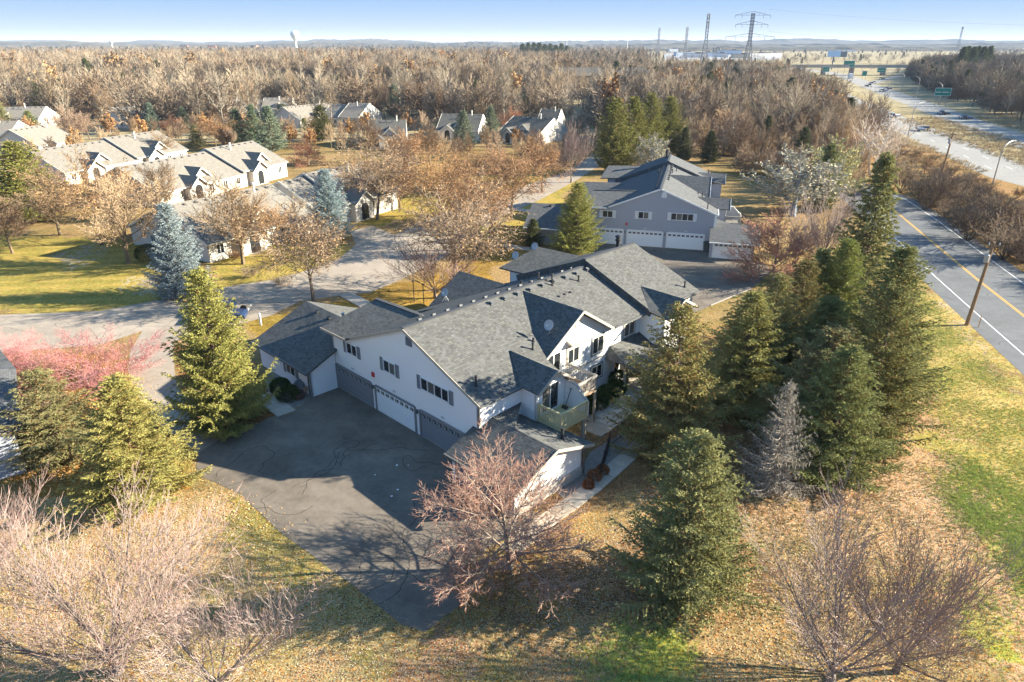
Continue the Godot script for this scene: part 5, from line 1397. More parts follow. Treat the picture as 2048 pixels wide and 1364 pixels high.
	for r in 3:
		for i in 6: window(apt, Vector3(-9.5 + i * 3.8, 2.2 + r * 3.3, 7), 2.0, 1.7, Vector3(0, 0, 1), 2)
		for i in 3: window(apt, Vector3(11.5, 2.2 + r * 3.3, -4.5 + i * 4.5), 2.0, 1.7, Vector3(1, 0, 0), 2)
	circles.append([Vector2(apt.position.x, apt.position.z), 20.0])
	circles.append([Vector2(apt.position.x - 24, apt.position.z - 12), 20.0])
	circles.append([Vector2(apt.position.x - 8, apt.position.z + 24), 20.0])
	for e in [["red brick block beyond the far wood, leftmost of three", -1039.8, -2359.2, 26.0, 13.0, brick], ["red brick block beyond the far wood, middle of three", -902.3, -2234.4, 30.0, 14.0, brick], ["red brick block beyond the far wood, rightmost of three", -817.2, -2359.2, 24.0, 13.0, brick],
			["low red brick building left of the water tower", -649.7, -2122.1, 30.0, 10.0, brick], ["long white warehouse right of the evergreen grove", 222.5, -1928.2, 60.0, 7.0, pale], ["white warehouse near the thin mast", 323.4, -2122.1, 42.0, 7.0, pale],
			["white flat-roofed building behind the apartment block", 152.1, -1207.7, 24.0, 6.0, pale], ["long pale blue store left of the first pylon feet", 330.1, -1410.9, 52.0, 7.0, bluish], ["pale blue store between the pylons", 356.4, -1365.0, 44.0, 7.0, bluish], ["white store under the tall pylon", 372.1, -1322.0, 34.0, 6.0, pale],
			["tan store right of the tall pylon", 383.8, -1243.6, 34.0, 6.0, tan], ["white store front between the pale blue stores", 317.4, -1281.6, 46.0, 6.5, pale], ["long cream store at the right of the far stores", 439.1, -1322.0, 56.0, 6.5, pale], ["pale grey hall behind the far stores", 462.2, -1569.0, 60.0, 8.0, bluish], ["cream store by the far car park", 497.0, -1410.9, 40.0, 6.0, pale], ["tall flat building with a blue sign behind the pylons", 449.1, -1629.7, 22.0, 12.0, tan], ["white shed before the dark evergreen belt", 866.4, -1928.2, 60.0, 6.0, pale], ["blue-roofed hall in the far middle distance", 417.6, -1928.2, 30.0, 8.0, bluish]]:
		var dd := Vector2(e[1], e[2])
		block_building(e[0], dd.x, dd.y, e[3] * 0.8, e[4], 14.0, rr(-0.3, 0.3), e[5], dark if e[5] == brick else M.row_roof_grey, 3 if e[4] > 9 else 0)
		circles.append([dd, e[3] * 0.8])
		circles.append([dd + Vector2(0, 22), e[3] * 0.7])
func protos() -> void:
	for e in [["fan_a", "fan", 3], ["fan_b", "fan", 3], ["fan_c", "fan", 2], ["round_a", "round", 3], ["round_b", "round", 2], ["crab_a", "crab", 3], ["spread_a", "spread", 2], ["spread_b", "spread", 2], ["spread_c", "spread", 2], ["oval_a", "oval", 2], ["oval_b", "oval", 2],
			["leafy_a", "leafy", 2], ["tall_a", "tall", 1], ["tall_b", "tall", 1], ["tall_c", "tall", 1], ["birch_a", "birch", 1], ["birch_b", "birch", 1], ["oval_c", "oval", 1], ["oval_d", "oval", 1], ["round_c", "round", 1], ["leafy_b", "leafy", 1], ["bush_a", "bush", 2], ["bush_b", "bush", 2]]:
		proto[e[0]] = bare(spec(e[1], hash(e[0]) % 10000, e[2]))
	for e in [["far_a", "tall"], ["far_b", "tall"], ["far_c", "oval"], ["far_d", "round"]]:
		var d := bare(spec(e[1], hash(e[0]) % 10000, 0))
		proto[e[0]] = {"top": d.top, "wide": d.wide, "parts": [["tree", joined(d)]]}
	for e in [["tall_a", "mid_a"], ["tall_b", "mid_b"], ["tall_c", "mid_c"], ["oval_c", "mid_d"], ["leafy_b", "mid_e"], ["round_c", "mid_f"]]:
		proto[e[1]] = {"top": proto[e[0]].top, "wide": proto[e[0]].wide, "parts": [["tree", joined(proto[e[0]])]]}
	for e in [["gold", 12.5, 4.3, "golden", 3], ["green_a", 13.0, 3.6, "green", 3], ["green_b", 12.0, 3.9, "brownish", 3], ["blue_a", 12.0, 3.6, "blue", 3], ["teal_a", 11.0, 3.4, "bluegreen", 2], ["teal_b", 9.0, 2.4, "bluegreen", 2], ["green_c", 11.0, 2.8, "green", 2], ["dark_a", 13.0, 3.0, "dark", 2],
			["pine_a", 14.0, 4.0, "pine", 2], ["dead_a", 10.0, 2.7, "dead", 3], ["far_fir", 14.0, 3.5, "dark", 1]]:
		proto[e[0]] = fir(hash(e[0]) % 10000, e[1], e[2], e[3], e[4])
	proto["mid_fir"] = {"top": 14.0, "wide": 3.5, "parts": [["tree", joined(proto["far_fir"])]]}

func near_trees() -> void:
	protos()
	rng.seed = 900
	var W := Color.WHITE
	var pink := Color(1.02, 0.89, 0.85)
	var tan := Color(1.1, 0.98, 0.82)
	var rust := Color(1.06, 0.89, 0.75)
	var grey := Color(1.0, 1.0, 1.02)
	var pale := Color(1.15, 1.12, 1.1)
	for e in [
		# spruces
		["gold", "spruce_tree", "broad golden-green spruce on the brown island between drive and forecourt", -21.2, -44.0, 11.8, 3.63, W],
		["green_b", "spruce_tree", "bushy spruce with cone-brown top beside the dark roof at the left edge", -31.0, -39.7, 6.5, 3.44, W],
		["green_a", "spruce_tree", "yellow-green spruce leaning over the forecourt's left edge, right of its twin", -23.4, -35.7, 8.0, 3.57, Color(1.25, 1.15, 0.9)],
		["blue_a", "spruce_tree", "silvery blue spruce standing alone on the striped lawn", -37.0, -72.2, 10.2, 3.31, W],
		["blue_a", "spruce_tree", "slim blue spruce behind the orange locust, at the row house corner", -26.0, -95.7, 9.8, 3.45, Color(0.95, 1.0, 1.0)],
		["gold", "spruce_tree", "dense spruce in front of the grey townhouse's left garage door", 8.6, -88.7, 9.3, 3.76, Color(0.95, 1.0, 1.0)],
		["green_b", "spruce_tree", "tall spruce with orange-brown needles in front of the porch", 10.8, -40.3, 10.7, 4.09, Color(1.2, 1.15, 0.98)],
		["green_a", "spruce_tree", "full green spruce at the bend of the garden path, nearest of the spruces", 8.8, -27.2, 9.4, 3.44, W],
		["green_a", "spruce_tree", "spruce just right of the porch spruce, rounded bluish crown", 17.5, -46.3, 9.5, 3.88, Color(1.2, 1.15, 0.98)],
		["green_b", "spruce_tree", "slender spruce tip behind the rounded bluish spruce", 20.5, -49.6, 9.7, 3.49, Color(1.0, 1.05, 0.95)],
		["green_b", "spruce_tree", "brownish spruce at the kerb of the rear forecourt", 25.0, -55.4, 9.1, 3.36, Color(0.95, 0.9, 0.8)],
		["green_c", "spruce_tree", "small pointed spruce between brownish and taller spruces", 27.7, -58.7, 9.2, 2.47, W],
		["gold", "spruce_tree", "tall pointed spruce at the back of the grove by the red-tipped maple", 29.2, -57.5, 10.3, 3.70, Color(0.8, 0.9, 0.9)],
		["green_a", "spruce_tree", "spruce in the middle of the right-hand grove, rust-tinged top", 23.8, -47.9, 8.5, 3.79, Color(0.9, 0.9, 0.8)],
		["green_b", "spruce_tree", "wide spruce at the grove's heart behind the dead snag", 21.0, -40.7, 9.1, 4.37, W],
		["green_a", "spruce_tree", "spruce with long level boughs reaching over the sunny verge", 28.5, -47.9, 12.3, 4.28, Color(0.95, 0.97, 0.9)],
		["green_b", "spruce_tree", "spruce at the front right corner of the grove, skirts on bare soil", 25.1, -42.0, 11.4, 4.03, Color(0.95, 1.0, 0.85)],
		["green_a", "spruce_tree", "low spruce in front of the grove beside bare soil", 20.9, -38.2, 8.8, 3.67, Color(0.92, 0.97, 0.85)],
		["green_c", "spruce_tree", "narrow column spruce where the road comes out of the trees", 41.8, -77.8, 14.5, 3.29, W],
		["green_c", "spruce_tree", "shorter spruce left of the column spruce, over the silver-leaved tree", 52.2, -114.7, 10.7, 2.79, Color(0.8, 0.85, 0.85)],
		["dead_a", "dead_spruce", "bare grey dead spruce skeleton between green spruces", 16.4, -35.7, 7.6, 2.22, W],
		["dead_a", "dead_spruce", "dead spruce top poking from the middle of the grove", 23.0, -47.9, 6.7, 1.59, Color(1.0, 0.9, 0.9)],
		["pine_a", "pine_tree", "yellow-green pine, leftmost of the row behind the grey townhouse", 21.9, -150.7, 14.9, 4.79, W],
		["pine_a", "pine_tree", "yellow-green pine, second from left behind the grey townhouse", 27.5, -160.6, 14.4, 4.39, W],
		["pine_a", "pine_tree", "yellow-green pine, third from left behind the grey townhouse", 32.6, -167.8, 14.7, 4.21, W],
		["pine_a", "pine_tree", "yellow-green pine at the right end of the row behind the grey townhouse", 39.0, -175.6, 13.5, 4.14, W],
		["dark_a", "spruce_tree", "dark young spruce close behind the grey roof's ridge", 40.8, -166.3, 7.6, 2.03, W],
		["dark_a", "spruce_tree", "dark young spruce right of the grey roof's ridge", 46.3, -164.1, 7.1, 2.36, W],
		["dark_a", "spruce_tree", "dark spruce pair's left tree in the wood above the pines", 77.3, -309.3, 13.0, 4.30, W],
		["dark_a", "spruce_tree", "dark spruce pair's right tree in the wood above the pines", 83.9, -316.7, 11.5, 4.40, W],
		["teal_a", "spruce_tree", "dark spruce before the grey gabled roof, left of two", -12.6, -184.2, 9.5, 3.54, W],
		["teal_a", "spruce_tree", "dark spruce before the grey gabled roof, right of two", -5.9, -198.7, 9.5, 3.24, W],
		["teal_b", "spruce_tree", "blue-green spruce by the pale aspens, above the orange locusts", 4.3, -258.6, 9.4, 3.08, W],
		["teal_a", "spruce_tree", "tall blue-green spruce left of the big rust-red oak", -44.6, -273.0, 11.1, 3.82, W],
		["teal_a", "spruce_tree", "big blue-green spruce at the far gable of the middle row house", -62.9, -184.2, 10.7, 4.33, Color(1.1, 1.15, 1.15)],
		["teal_a", "spruce_tree", "dark blue-green spruce left of the big one by the row house gable", -74.9, -193.6, 9.2, 3.58, Color(0.7, 0.75, 0.7)],
		["teal_a", "spruce_tree", "pointed blue-green spruce between the dark one and the big one", -70.4, -193.6, 10.2, 2.75, Color(0.9, 1.0, 0.9)],
		["teal_b", "spruce_tree", "leaning blue-green spruce in front of the three-window gable house", -77.7, -242.5, 6.8, 3.58, W],
		["teal_b", "spruce_tree", "wide blue-green spruce over the small far row house", -115.2, -273.0, 8.3, 4.77, W],
		["teal_b", "spruce_tree", "slim silver spruce right of the rust-red maple", -106.3, -230.9, 6.8, 2.44, Color(1.2, 1.2, 1.2)],
		["teal_b", "spruce_tree", "slim blue spruce before the narrow white gable", -114.0, -225.6, 8.4, 2.54, Color(1.0, 1.1, 1.2)],
		["teal_b", "spruce_tree", "brown-green spruce drooping by the middle row house's far end", -84.5, -188.8, 5.8, 2.28, Color(1.0, 0.85, 0.6)],
		["green_c", "spruce_tree", "spruce in front of the house with the bright gable rake, far left", -152.6, -225.6, 6.1, 3.82, Color(1.0, 1.1, 1.1)],
		["green_c", "spruce_tree", "half-hidden spruce at the left edge by the brown roof", -163.7, -228.2, 8.7, 4.02, W],
		["pine_a", "pine_tree", "ragged green pine at the left end of the long row house", -75.4, -106.0, 12.0, 5.12, Color(1.0, 1.0, 0.9)],
		["pine_a", "pine_tree", "leaning dark pine before the three-window gable", -54.2, -201.8, 9.5, 3.43, Color(0.55, 0.55, 0.6)],
		["teal_b", "spruce_tree", "little spruce with a yellow top beside the leaning pine", -65.8, -225.6, 3.9, 1.75, Color(1.2, 1.1, 0.6)],
		["teal_a", "spruce_tree", "blue-green spruce on the wood's edge near the highway, right of two", 105.5, -235.1, 11.4, 3.64, W],
		["dark_a", "spruce_tree", "dark spruce near the highway behind the silver-leaved tree", 105.9, -225.6, 9.9, 3.66, W],
		["dark_a", "spruce_tree", "small dark spruce near the highway, left of the blue-green one", 116.7, -293.3, 8.8, 2.86, W],
		["dark_a", "arborvitae", "clipped dark arborvitae at the grey townhouse's left corner", 2.9, -92.6, 3.8, 1.47, Color(1.1, 1.1, 1.0)],
		# bare and orange trees
		["fan_a", "maple_tree", "big grey many-stemmed maple at the lower left corner, red-tipped twigs", -17.9, -22.3, 10.7, 6.34, Color(1.12, 1.04, 1.0)],
		["fan_b", "maple_tree", "spreading grey maple in the lower left, right of the many-stemmed one", -12.8, -21.2, 7.4, 5.16, Color(1.15, 1.1, 1.07)],
		["fan_b", "maple_tree", "grey maple at the left edge above the lower corner", -27.0, -25.7, 8.1, 4.24, pink],
		["round_a", "maple_tree", "dense round bare maple with red-brown twigs before the garage wing", -0.1, -29.0, 7.4, 5.57, W],
		["fan_a", "maple_tree", "large silvery maple at the lower right corner, fan of upright stems", 14.1, -21.6, 10.4, 4.44, pale],
		["fan_b", "maple_tree", "reddish second maple clump behind the silvery one, lower right", 17.4, -22.3, 9.3, 3.74, Color(0.98, 0.93, 0.9)],
		["crab_a", "crab_apple", "wide low crab apple full of red fruit left of the drive", -35.1, -50.3, 4.8, 6.84, W],
		["crab_a", "crab_apple", "second red crab apple cut by the left edge", -43.9, -52.4, 3.7, 4.71, W],
		["spread_a", "locust_tree", "honey locust with orange leaves by the drive, left of the low wing", -21.8, -70.2, 12.0, 6.31, W],
		["spread_b", "locust_tree", "honey locust at the road bend behind the satellite dishes", -6.8, -74.2, 14.1, 7.47, W],
		["spread_c", "locust_tree", "honey locust before the arched row house entry", -21.5, -107.7, 13.7, 7.19, W],
		["spread_a", "locust_tree", "orange honey locust left of the grey townhouse's lawn", -4.7, -90.6, 12.1, 6.85, rust],
		["spread_b", "locust_tree", "orange honey locust on the lawn by the pale walk", -0.2, -107.7, 13.4, 6.00, rust],
		["spread_c", "locust_tree", "orange-topped locust in the middle of the road loop", -8.8, -98.5, 11.0, 7.01, rust],
		["spread_c", "locust_tree", "brown locust above the lawn left of the grey wing", 5.7, -129.3, 10.9, 5.19, rust],
		["oval_a", "bare_tree", "grey bare tree before the nearest row house's garden wall", -34.5, -84.2, 11.8, 6.74, tan],
		["oval_b", "bare_tree", "slender bare tree at the lawn edge left of the blue spruce", -49.2, -84.2, 11.6, 5.45, tan],
		["spread_a", "locust_tree", "tall bare locust before the middle row house's arched entry", -57.6, -93.1, 13.6, 7.37, tan],
		["oval_a", "bare_tree", "bare leaning tree at the left edge of the striped lawn", -67.4, -89.1, 8.5, 3.71, rust],
		["fan_c", "redbud_tree", "pinkish many-stemmed small tree behind the townhouse's middle gable", -8.5, -71.5, 8.0, 5.99, rust],
		["fan_c", "maple_tree", "white-grey upright maple right of the orange locusts", 12.0, -139.3, 13.5, 5.56, pale],
		["fan_c", "maple_tree", "silver many-stemmed maple before the right-hand column spruce", 38.5, -81.7, 11.7, 4.69, pale],
		["round_b", "maple_tree", "red-brown bare maple over the grey townhouse's forecourt", 31.2, -77.8, 9.9, 5.69, pink],
		["spread_a", "locust_tree", "orange locust at the far side of the road loop, left end", -19.0, -114.7, 9.5, 6.35, rust],
		["spread_b", "locust_tree", "orange locust beside the bright green bush in the road loop", -3.0, -102.9, 9.0, 4.99, rust],
		["spread_c", "locust_tree", "tall golden locust in the middle of the orange group", -11.8, -111.1, 11.2, 6.17, Color(1.2, 1.0, 0.75)],
		["spread_a", "locust_tree", "brown locust behind the orange group, below the twin spruces", -8.5, -131.7, 8.8, 5.76, rust],
		["spread_b", "locust_tree", "orange locust right of the twin spruces, over the lawn", -1.3, -129.3, 10.0, 5.67, rust],
		["oval_a", "bare_tree", "bare tree before the long row house's left gable", -66.7, -98.5, 9.8, 4.43, tan],
		["oval_b", "bare_tree", "bare tree between the first two row houses, over the garden wall", -56.4, -107.7, 9.0, 4.40, tan],
		["oval_a", "bare_tree", "bare tree at the nearest row house's front door", -43.4, -95.7, 9.1, 4.31, rust],
		["spread_b", "locust_tree", "bare locust before the nearest row house's dormer", -30.9, -87.7, 8.7, 4.99, tan],
		["oval_b", "bare_tree", "bare tree left of the second row house's end", -78.1, -112.9, 9.8, 4.59, pink],
		["oval_a", "bare_tree", "bare tree at the far corner of the middle row house", -80.1, -160.6, 8.0, 4.62, tan],
		["spread_a", "locust_tree", "bare locust at the mouth of the private road loop", -27.8, -116.6, 9.5, 6.45, tan],
		["oval_b", "bare_tree", "bare tree in the yard right of the arched entry row house", -20.8, -127.0, 9.4, 5.11, rust],
		["dark_a", "spruce_tree", "dark spruce behind the olive tree, left of the column spruce", 66.5, -160.6, 8.3, 2.54, W],
		["dark_a", "spruce_tree", "dark spruce in the wood behind the grey townhouse's right end", 66.4, -184.2, 8.5, 2.36, W],
		["leafy_a", "oak_tree", "big rust-red oak still in leaf behind the grey-roofed houses", -32.0, -267.4, 12.3, 8.23, Color(1.0, 0.72, 0.6)],
		["leafy_a", "willow_tree", "silvery olive leafy tree beside the grey townhouse's decks", 45.9, -110.4, 11.3, 8.59, Color(0.92, 1.3, 1.9)],
		["leafy_a", "willow_tree", "yellowish leafy tree left of the column spruce", 56.8, -122.7, 11.3, 5.40, Color(1.0, 1.4, 1.3)],
		["leafy_a", "willow_tree", "silver-leaved shrub tree behind the grey roof, among pines", 30.0, -150.7, 8.7, 4.35, Color(0.95, 1.35, 2.0)],
		["round_b", "maple_tree", "red-brown maple before the white gables at the far left", -126.3, -184.2, 8.0, 4.73, rust],
		["oval_a", "bare_tree", "pale bare tree with forked trunk behind the second row house", -123.2, -198.7, 10.3, 5.64, pink],
		["oval_b", "bare_tree", "pale forked tree right of the pale forked tree, over the roofs", -122.0, -204.0, 7.6, 5.06, pink],
		["round_b", "maple_tree", "rust-red maple between the silver spruces, upper left", -106.2, -221.7, 6.0, 4.85, rust],
		["spread_b", "locust_tree", "round brown locust behind the middle row house's ridge", -79.5, -188.8, 9.3, 5.37, rust],
		["round_b", "maple_tree", "brown vase-shaped maple by the far gable of the middle row house", -46.9, -160.6, 7.2, 4.62, rust],
		["oval_b", "bare_tree", "tall bare tree before the grey house's long white rake", -34.0, -164.1, 10.5, 7.07, tan],
		["oval_a", "bare_tree", "bare tree with a leaning dark trunk below the two spruces", -18.9, -160.6, 9.9, 6.92, tan],
		["spread_c", "locust_tree", "rusty locust at the left of the two dark spruces", -23.3, -150.7, 9.9, 6.53, rust],
		["round_b", "maple_tree", "brown maple above the long tan house, beside the blue-green spruce", -0.6, -225.6, 8.6, 4.77, rust],
		["birch_a", "birch_tree", "pale birch clump where the road leaves the trees, left stem group", 76.5, -147.7, 12.4, 4.81, W],
		["birch_b", "birch_tree", "pale birch clump where the road leaves the trees, right stem group", 81.2, -150.7, 12.1, 4.35, W],
		["birch_a", "birch_tree", "pale birch clump set back behind the road's bend", 83.5, -167.8, 9.8, 4.81, tan],
		["oval_b", "bare_tree", "wide dark bare tree at the wood's edge near the highway", 117.5, -273.0, 14.6, 8.59, Color(0.75, 0.68, 0.62)],
		["oval_a", "bare_tree", "bare tree with dark limbs behind the grey townhouse's right end", 52.0, -160.6, 11.5, 6.35, Color(0.85, 0.75, 0.65)],
		["oval_b", "bare_tree", "golden-brown bare tree behind the grey townhouse", 54.6, -184.2, 10.6, 5.91, rust],
		["bush_a", "shrub", "grey-brown thicket bush right of the road bend", 73.3, -129.3, 7.8, 4.25, tan],
		["bush_b", "shrub", "big dark thicket bush beside the road, left of the far pole's foot", 69.9, -114.7, 7.5, 4.23, Color(0.7, 0.6, 0.5)],
		["bush_a", "shrub", "wide dark thicket bush beside the road, middle of the hedge", 65.5, -95.7, 6.5, 5.39, Color(0.62, 0.52, 0.44)],
		["bush_b", "shrub", "dark thicket bush beside the road, by the right edge", 64.1, -85.9, 6.6, 4.25, Color(0.62, 0.52, 0.44)],
		["bush_a", "shrub", "brown thicket bush behind the roadside hedge", 77.9, -122.7, 4.4, 4.05, Color(0.8, 0.66, 0.52)],
		["bush_b", "shrub", "brown thicket bush by the right edge behind the hedge", 77.2, -107.7, 4.8, 4.40, Color(0.75, 0.64, 0.52)],
		["bush_a", "shrub", "pinkish bushes beside the grey townhouse's driveway maple", 38.5, -88.2, 4.1, 2.67, pink],
		["bush_b", "shrub", "low rusty shrub beside the road loop's green bush", -3.7, -89.4, 2.4, 2.03, rust],
		["bush_a", "shrub", "low brown shrub on the lawn right of the blue spruce", -31.7, -78.7, 1.7, 1.82, rust],
		["bush_b", "shrub", "low grey shrub by the drive under the locust", -27.2, -75.9, 1.5, 1.47, tan]]:
		var cat: String = "shrub" if e[1] == "shrub" else "tree"
		var key: String = e[0]
		var g := ""
		if e[1] == "spruce_tree": g = "spruces of the neighbourhood"
		plant(key, e[1], e[2], e[3], e[4], e[5] * 1.02, e[6], e[7], cat, g)
		circles.append([Vector2(e[3], e[4]), 3.0])

func woods() -> void:
	var tones := [["tan", Color(1.1, 1.0, 0.84)], ["pale", Color(1.3, 1.2, 1.05)], ["grey", Color(0.95, 0.9, 0.86)], ["brownish", Color(0.94, 0.83, 0.72)], ["pinkish", Color(1.0, 0.9, 0.84)]]
	var tall := [["tall_a", "slim bare tree", 1.0], ["tall_b", "tall bare tree", 1.0], ["tall_c", "narrow bare tree", 1.05], ["oval_c", "oval bare tree", 0.8]]
	var town := [["oval_c", "street tree", 0.8], ["oval_d", "bare yard tree", 0.8], ["round_c", "rounded yard tree", 0.7], ["leafy_b", "brown-leaved yard tree", 0.75]]
	var rest := []
	# among the row houses
	var p0 := strew(V([-96.5,-111.1, -252.6,-309.3, -212.0,-350.1, -161.5,-335.4, -123.6,-327.2, -82.6,-309.3, -56.8,-309.3, -24.8,-286.9, 19.2,-286.9, 21.8,-184.2, 9.4,-150.7, -7.4,-160.6, -25.8,-160.6, -50.4,-184.2, -79.3,-184.2, -108.2,-184.2, -81.6,-114.7]), 7.0, 51)
	rest.append_array(named_wood(p0, 150, town, [tones[0], tones[0], tones[3], tones[4]], 6.0, 8.8, "yard trees among the row houses", "yard trees among the row houses", 52))
	# the wood behind the row houses
	var p1 := strew(V([-238.3,-267.4, -536.2,-616.0, -505.3,-724.2, -357.2,-841.9, -128.2,-841.9, 47.4,-724.2, 36.8,-423.9, 35.7,-309.3, 30.6,-280.8, 21.5,-321.9, -28.2,-327.2, -85.9,-383.6, -132.8,-415.2, -169.5,-406.8, -277.9,-462.6, -271.4,-383.6]), 5.4, 53)
	rest.append_array(named_wood(p1, 70, tall, [tones[0], tones[0], tones[1], tones[3], tones[4]], 11.0, 19.5, "wood behind the row houses", "bare trees of the wood behind the row houses", 54))
	# between the grey townhouse and the highway
	var p2 := strew(V([21.8,-184.2, 40.3,-350.1, 112.3,-535.6, 183.5,-616.0, 184.8,-502.6, 163.2,-383.6, 122.4,-258.6, 101.3,-193.6, 78.0,-160.6, 73.7,-193.6, 51.1,-171.6, 37.6,-160.6, 23.5,-150.7]), 5.2, 55)
	rest.append_array(named_wood(p2, 50, [tall[0], tall[2], town[0], ["round_c", "spreading bare tree", 0.8]], [tones[0], tones[1], tones[2], tones[3]], 10.0, 14.0, "wood between grey townhouse and highway", "bare trees of the wood beside the highway", 56))
	# beyond the highway
	var p3 := strew(V([267.6,-502.6, 241.2,-423.9, 194.1,-297.7, 154.4,-184.2, 221.2,-228.2, 494.9,-616.0, 594.8,-916.2, 522.3,-877.5, 402.6,-724.2]), 6.0, 57)
	rest.append_array(named_wood(p3, 30, [tall[0], tall[1], ["round_c", "dark bare tree", 1.0]], [["grey", Color(0.7, 0.62, 0.58)], ["brown", Color(0.8, 0.66, 0.52)], ["purplish", Color(0.75, 0.6, 0.58)]], 13.0, 18.0, "wood beyond the highway", "bare trees of the wood beyond the highway", 58))
	for i in 7:
		var q: Vector2 = [Vector2.ZERO, Vector2(335.5, -550.0), Vector2(352.3, -565.1), Vector2(370.1, -581.2), Vector2(379.2, -616.0), Vector2(399.4, -635.0), Vector2(397.3, -616.0)][i]
		if i: plant("far_fir", "pine_tree", "dark pine in the clump beyond the highway, %s from the left" % ordinal(i), q.x, q.y, 22.0, 7.0, Color(1.0, 1.05, 0.8), "tree", "dark pines beyond the highway")
	for i in 9:
		var q: Vector2 = [Vector2(14.3, -1004.5), Vector2(22.9, -1055.3), Vector2(32.4, -1111.5), Vector2(36.8, -1004.5), Vector2(46.5, -1055.3), Vector2(57.2, -1111.5), Vector2(59.3, -1004.5), Vector2(70.1, -1055.3), Vector2(82.1, -1111.5)][i]
		plant("far_fir", "pine_tree", "green pine of the grove above the wood, %s from the left" % ordinal(i + 1), q.x, q.y, rr(19, 24), 9.0, Color(1.2, 1.25, 1.0), "tree", "pine grove above the wood")
		circles.append([q, 9.0])
	rng.seed = 60
	var tc := [Color(1.0, 0.96, 0.88), Color(1.1, 1.07, 1.0), Color(0.86, 0.81, 0.74), Color(0.84, 0.73, 0.63), Color(0.84, 0.83, 0.81)]
	for p in rest:
		var dark := 0.66 if p.x > 120 and p.x * 2.1 > -p.y * 0.9 and p.x > 190 else 1.0
		var r := rng.randf()
		if r < 0.05 and p.y < -240: far_tree("mid_fir", p.x, p.y, rr(10, 14), Color(1, 1, 1) * rr(0.8, 1.1))
		else: far_tree(["mid_a", "mid_b", "mid_c", "mid_d", "mid_f", "mid_e"][0 if r < 0.22 else (1 if r < 0.38 else (2 if r < 0.5 else (3 if r < 0.72 else (4 if r < 0.975 else 5))))], p.x, p.y, (rr(9, 17) + rr(0, 4)) * (1.0 if p.x < 60 else 0.82), tc[rng.randi_range(0, 4)] * rr(0.85, 1.12) * dark)
	# farther and farther: spacing grows with distance
	var z := -400.0
	while z > -2500.0:
		var sp := lerpf(7.0, 26.0, (-z - 400.0) / 2100.0)
		var x := z * 0.85
		while x < -z * 0.9:
			var q := Vector2(x + rr(-0.5, 0.5) * sp, z + rr(-0.5, 0.5) * sp)
			x += sp
			var town_gap: bool = q.x > 0.2 * -q.y and q.x < 0.62 * -q.y and q.y < -540 and rng.randf() < 0.8
			if town_gap or not clear_of(q.x, q.y, 1.0): continue
			if absf(q.x - 0.435 * -q.y) < 0.05 * -q.y and q.y > -900: continue
			if p1.has(q) or Geometry2D.is_point_in_polygon(q, V([-238.3,-267.4, -536.2,-616.0, -505.3,-724.2, -357.2,-841.9, -128.2,-841.9, 47.4,-724.2, 36.8,-423.9, 35.7,-309.3, 30.6,-280.8, 21.5,-321.9, -28.2,-327.2, -85.9,-383.6, -132.8,-415.2, -169.5,-406.8, -277.9,-462.6, -271.4,-383.6])): continue
			var r := rng.randf()
			var h := rr(8, 16) + rr(0, 4)
			if q.x > 0.18 * -q.y and q.y < -420: h *= 0.55
			if z < -1200: h *= 0.85
			if r < (0.05 if z > -1300 else 0.16): far_tree("mid_fir", q.x, q.y, h * 0.9, Color(1, 1, 1) * rr(0.7, 1.1))
			else: far_tree(["far_a", "far_c", "far_c", "far_d", "far_d", "far_b"][rng.randi_range(0, 5)], q.x, q.y, h, tc[rng.randi_range(0, 4)] * rr(0.75, 1.1))
		z -= sp
	var words := {"mid_a": "slim tan", "mid_b": "tall pale", "mid_c": "narrow grey", "mid_d": "oval rusty", "mid_e": "brown-leaved", "mid_f": "rounded brown", "mid_fir": "dark evergreen", "far_a": "distant slim tan", "far_b": "distant tall pale", "far_c": "distant oval brown", "far_d": "distant rounded grey"}
	for k in far_x:
		copies("woods", "%s trees of the wide wood running to the horizon" % words[k], proto[k].parts[0][1], tinted("needles" if k == "mid_fir" else "crown", Color.WHITE), far_x[k], far_c[k])
	# beside the grey townhouse
	var bt := strew(V([37.3,-107.7, 45.4,-114.7, 55.6,-111.1, 78.9,-153.9, 93.8,-215.5, 93.5,-258.6, 58.6,-193.6, 51.5,-160.6]), 4.0, 71)
	named_wood(bt, 75, [town[0], town[1], town[2]], [tones[2], tones[3], tones[0]], 6.5, 10.0, "thicket right of the grey townhouse", "bare trees right of the grey townhouse", 72)
	# roadside scrub
	var th := strew(V([72.5,-122.7, 70.0,-107.7, 66.0,-89.4, 61.7,-72.5, 59.1,-57.5, 76.4,-77.8, 80.8,-98.5, 86.9,-118.6, 93.3,-142.0, 89.3,-147.7]), 3.3, 59, true)
	for i in th.size():
		plant("bush_b" if i % 2 else "bush_a", "shrub", "dark leafless thicket bush between road and highway, %s from the near end" % ordinal(i + 1), th[i].x, th[i].y, rr(2.0, 3.4), rr(2.3, 3.2), [Color(0.7, 0.6, 0.54), Color(0.8, 0.68, 0.58), Color(0.64, 0.58, 0.54)][i % 3] * rr(0.85, 1.1), "shrub", "thicket bushes between road and highway")
	var sc := strew(V([89.6,-160.6, 90.2,-142.0, 84.2,-111.1, 70.5,-70.9, 83.4,-85.9, 92.2,-122.7, 96.8,-147.7, 103.7,-175.6, 105.4,-193.6]), 4.5, 61, true)
	for i in sc.size():
		plant("bush_a" if i % 2 else "bush_b", "shrub", "low brown scrub bush on the highway bank, %s counting away from the viewer" % ordinal(i + 1), sc[i].x, sc[i].y, rr(1.2, 2.6), rr(1.2, 2.2), Color(0.85, 0.68, 0.5) * rr(0.8, 1.15), "shrub", "scrub bushes on the highway bank")
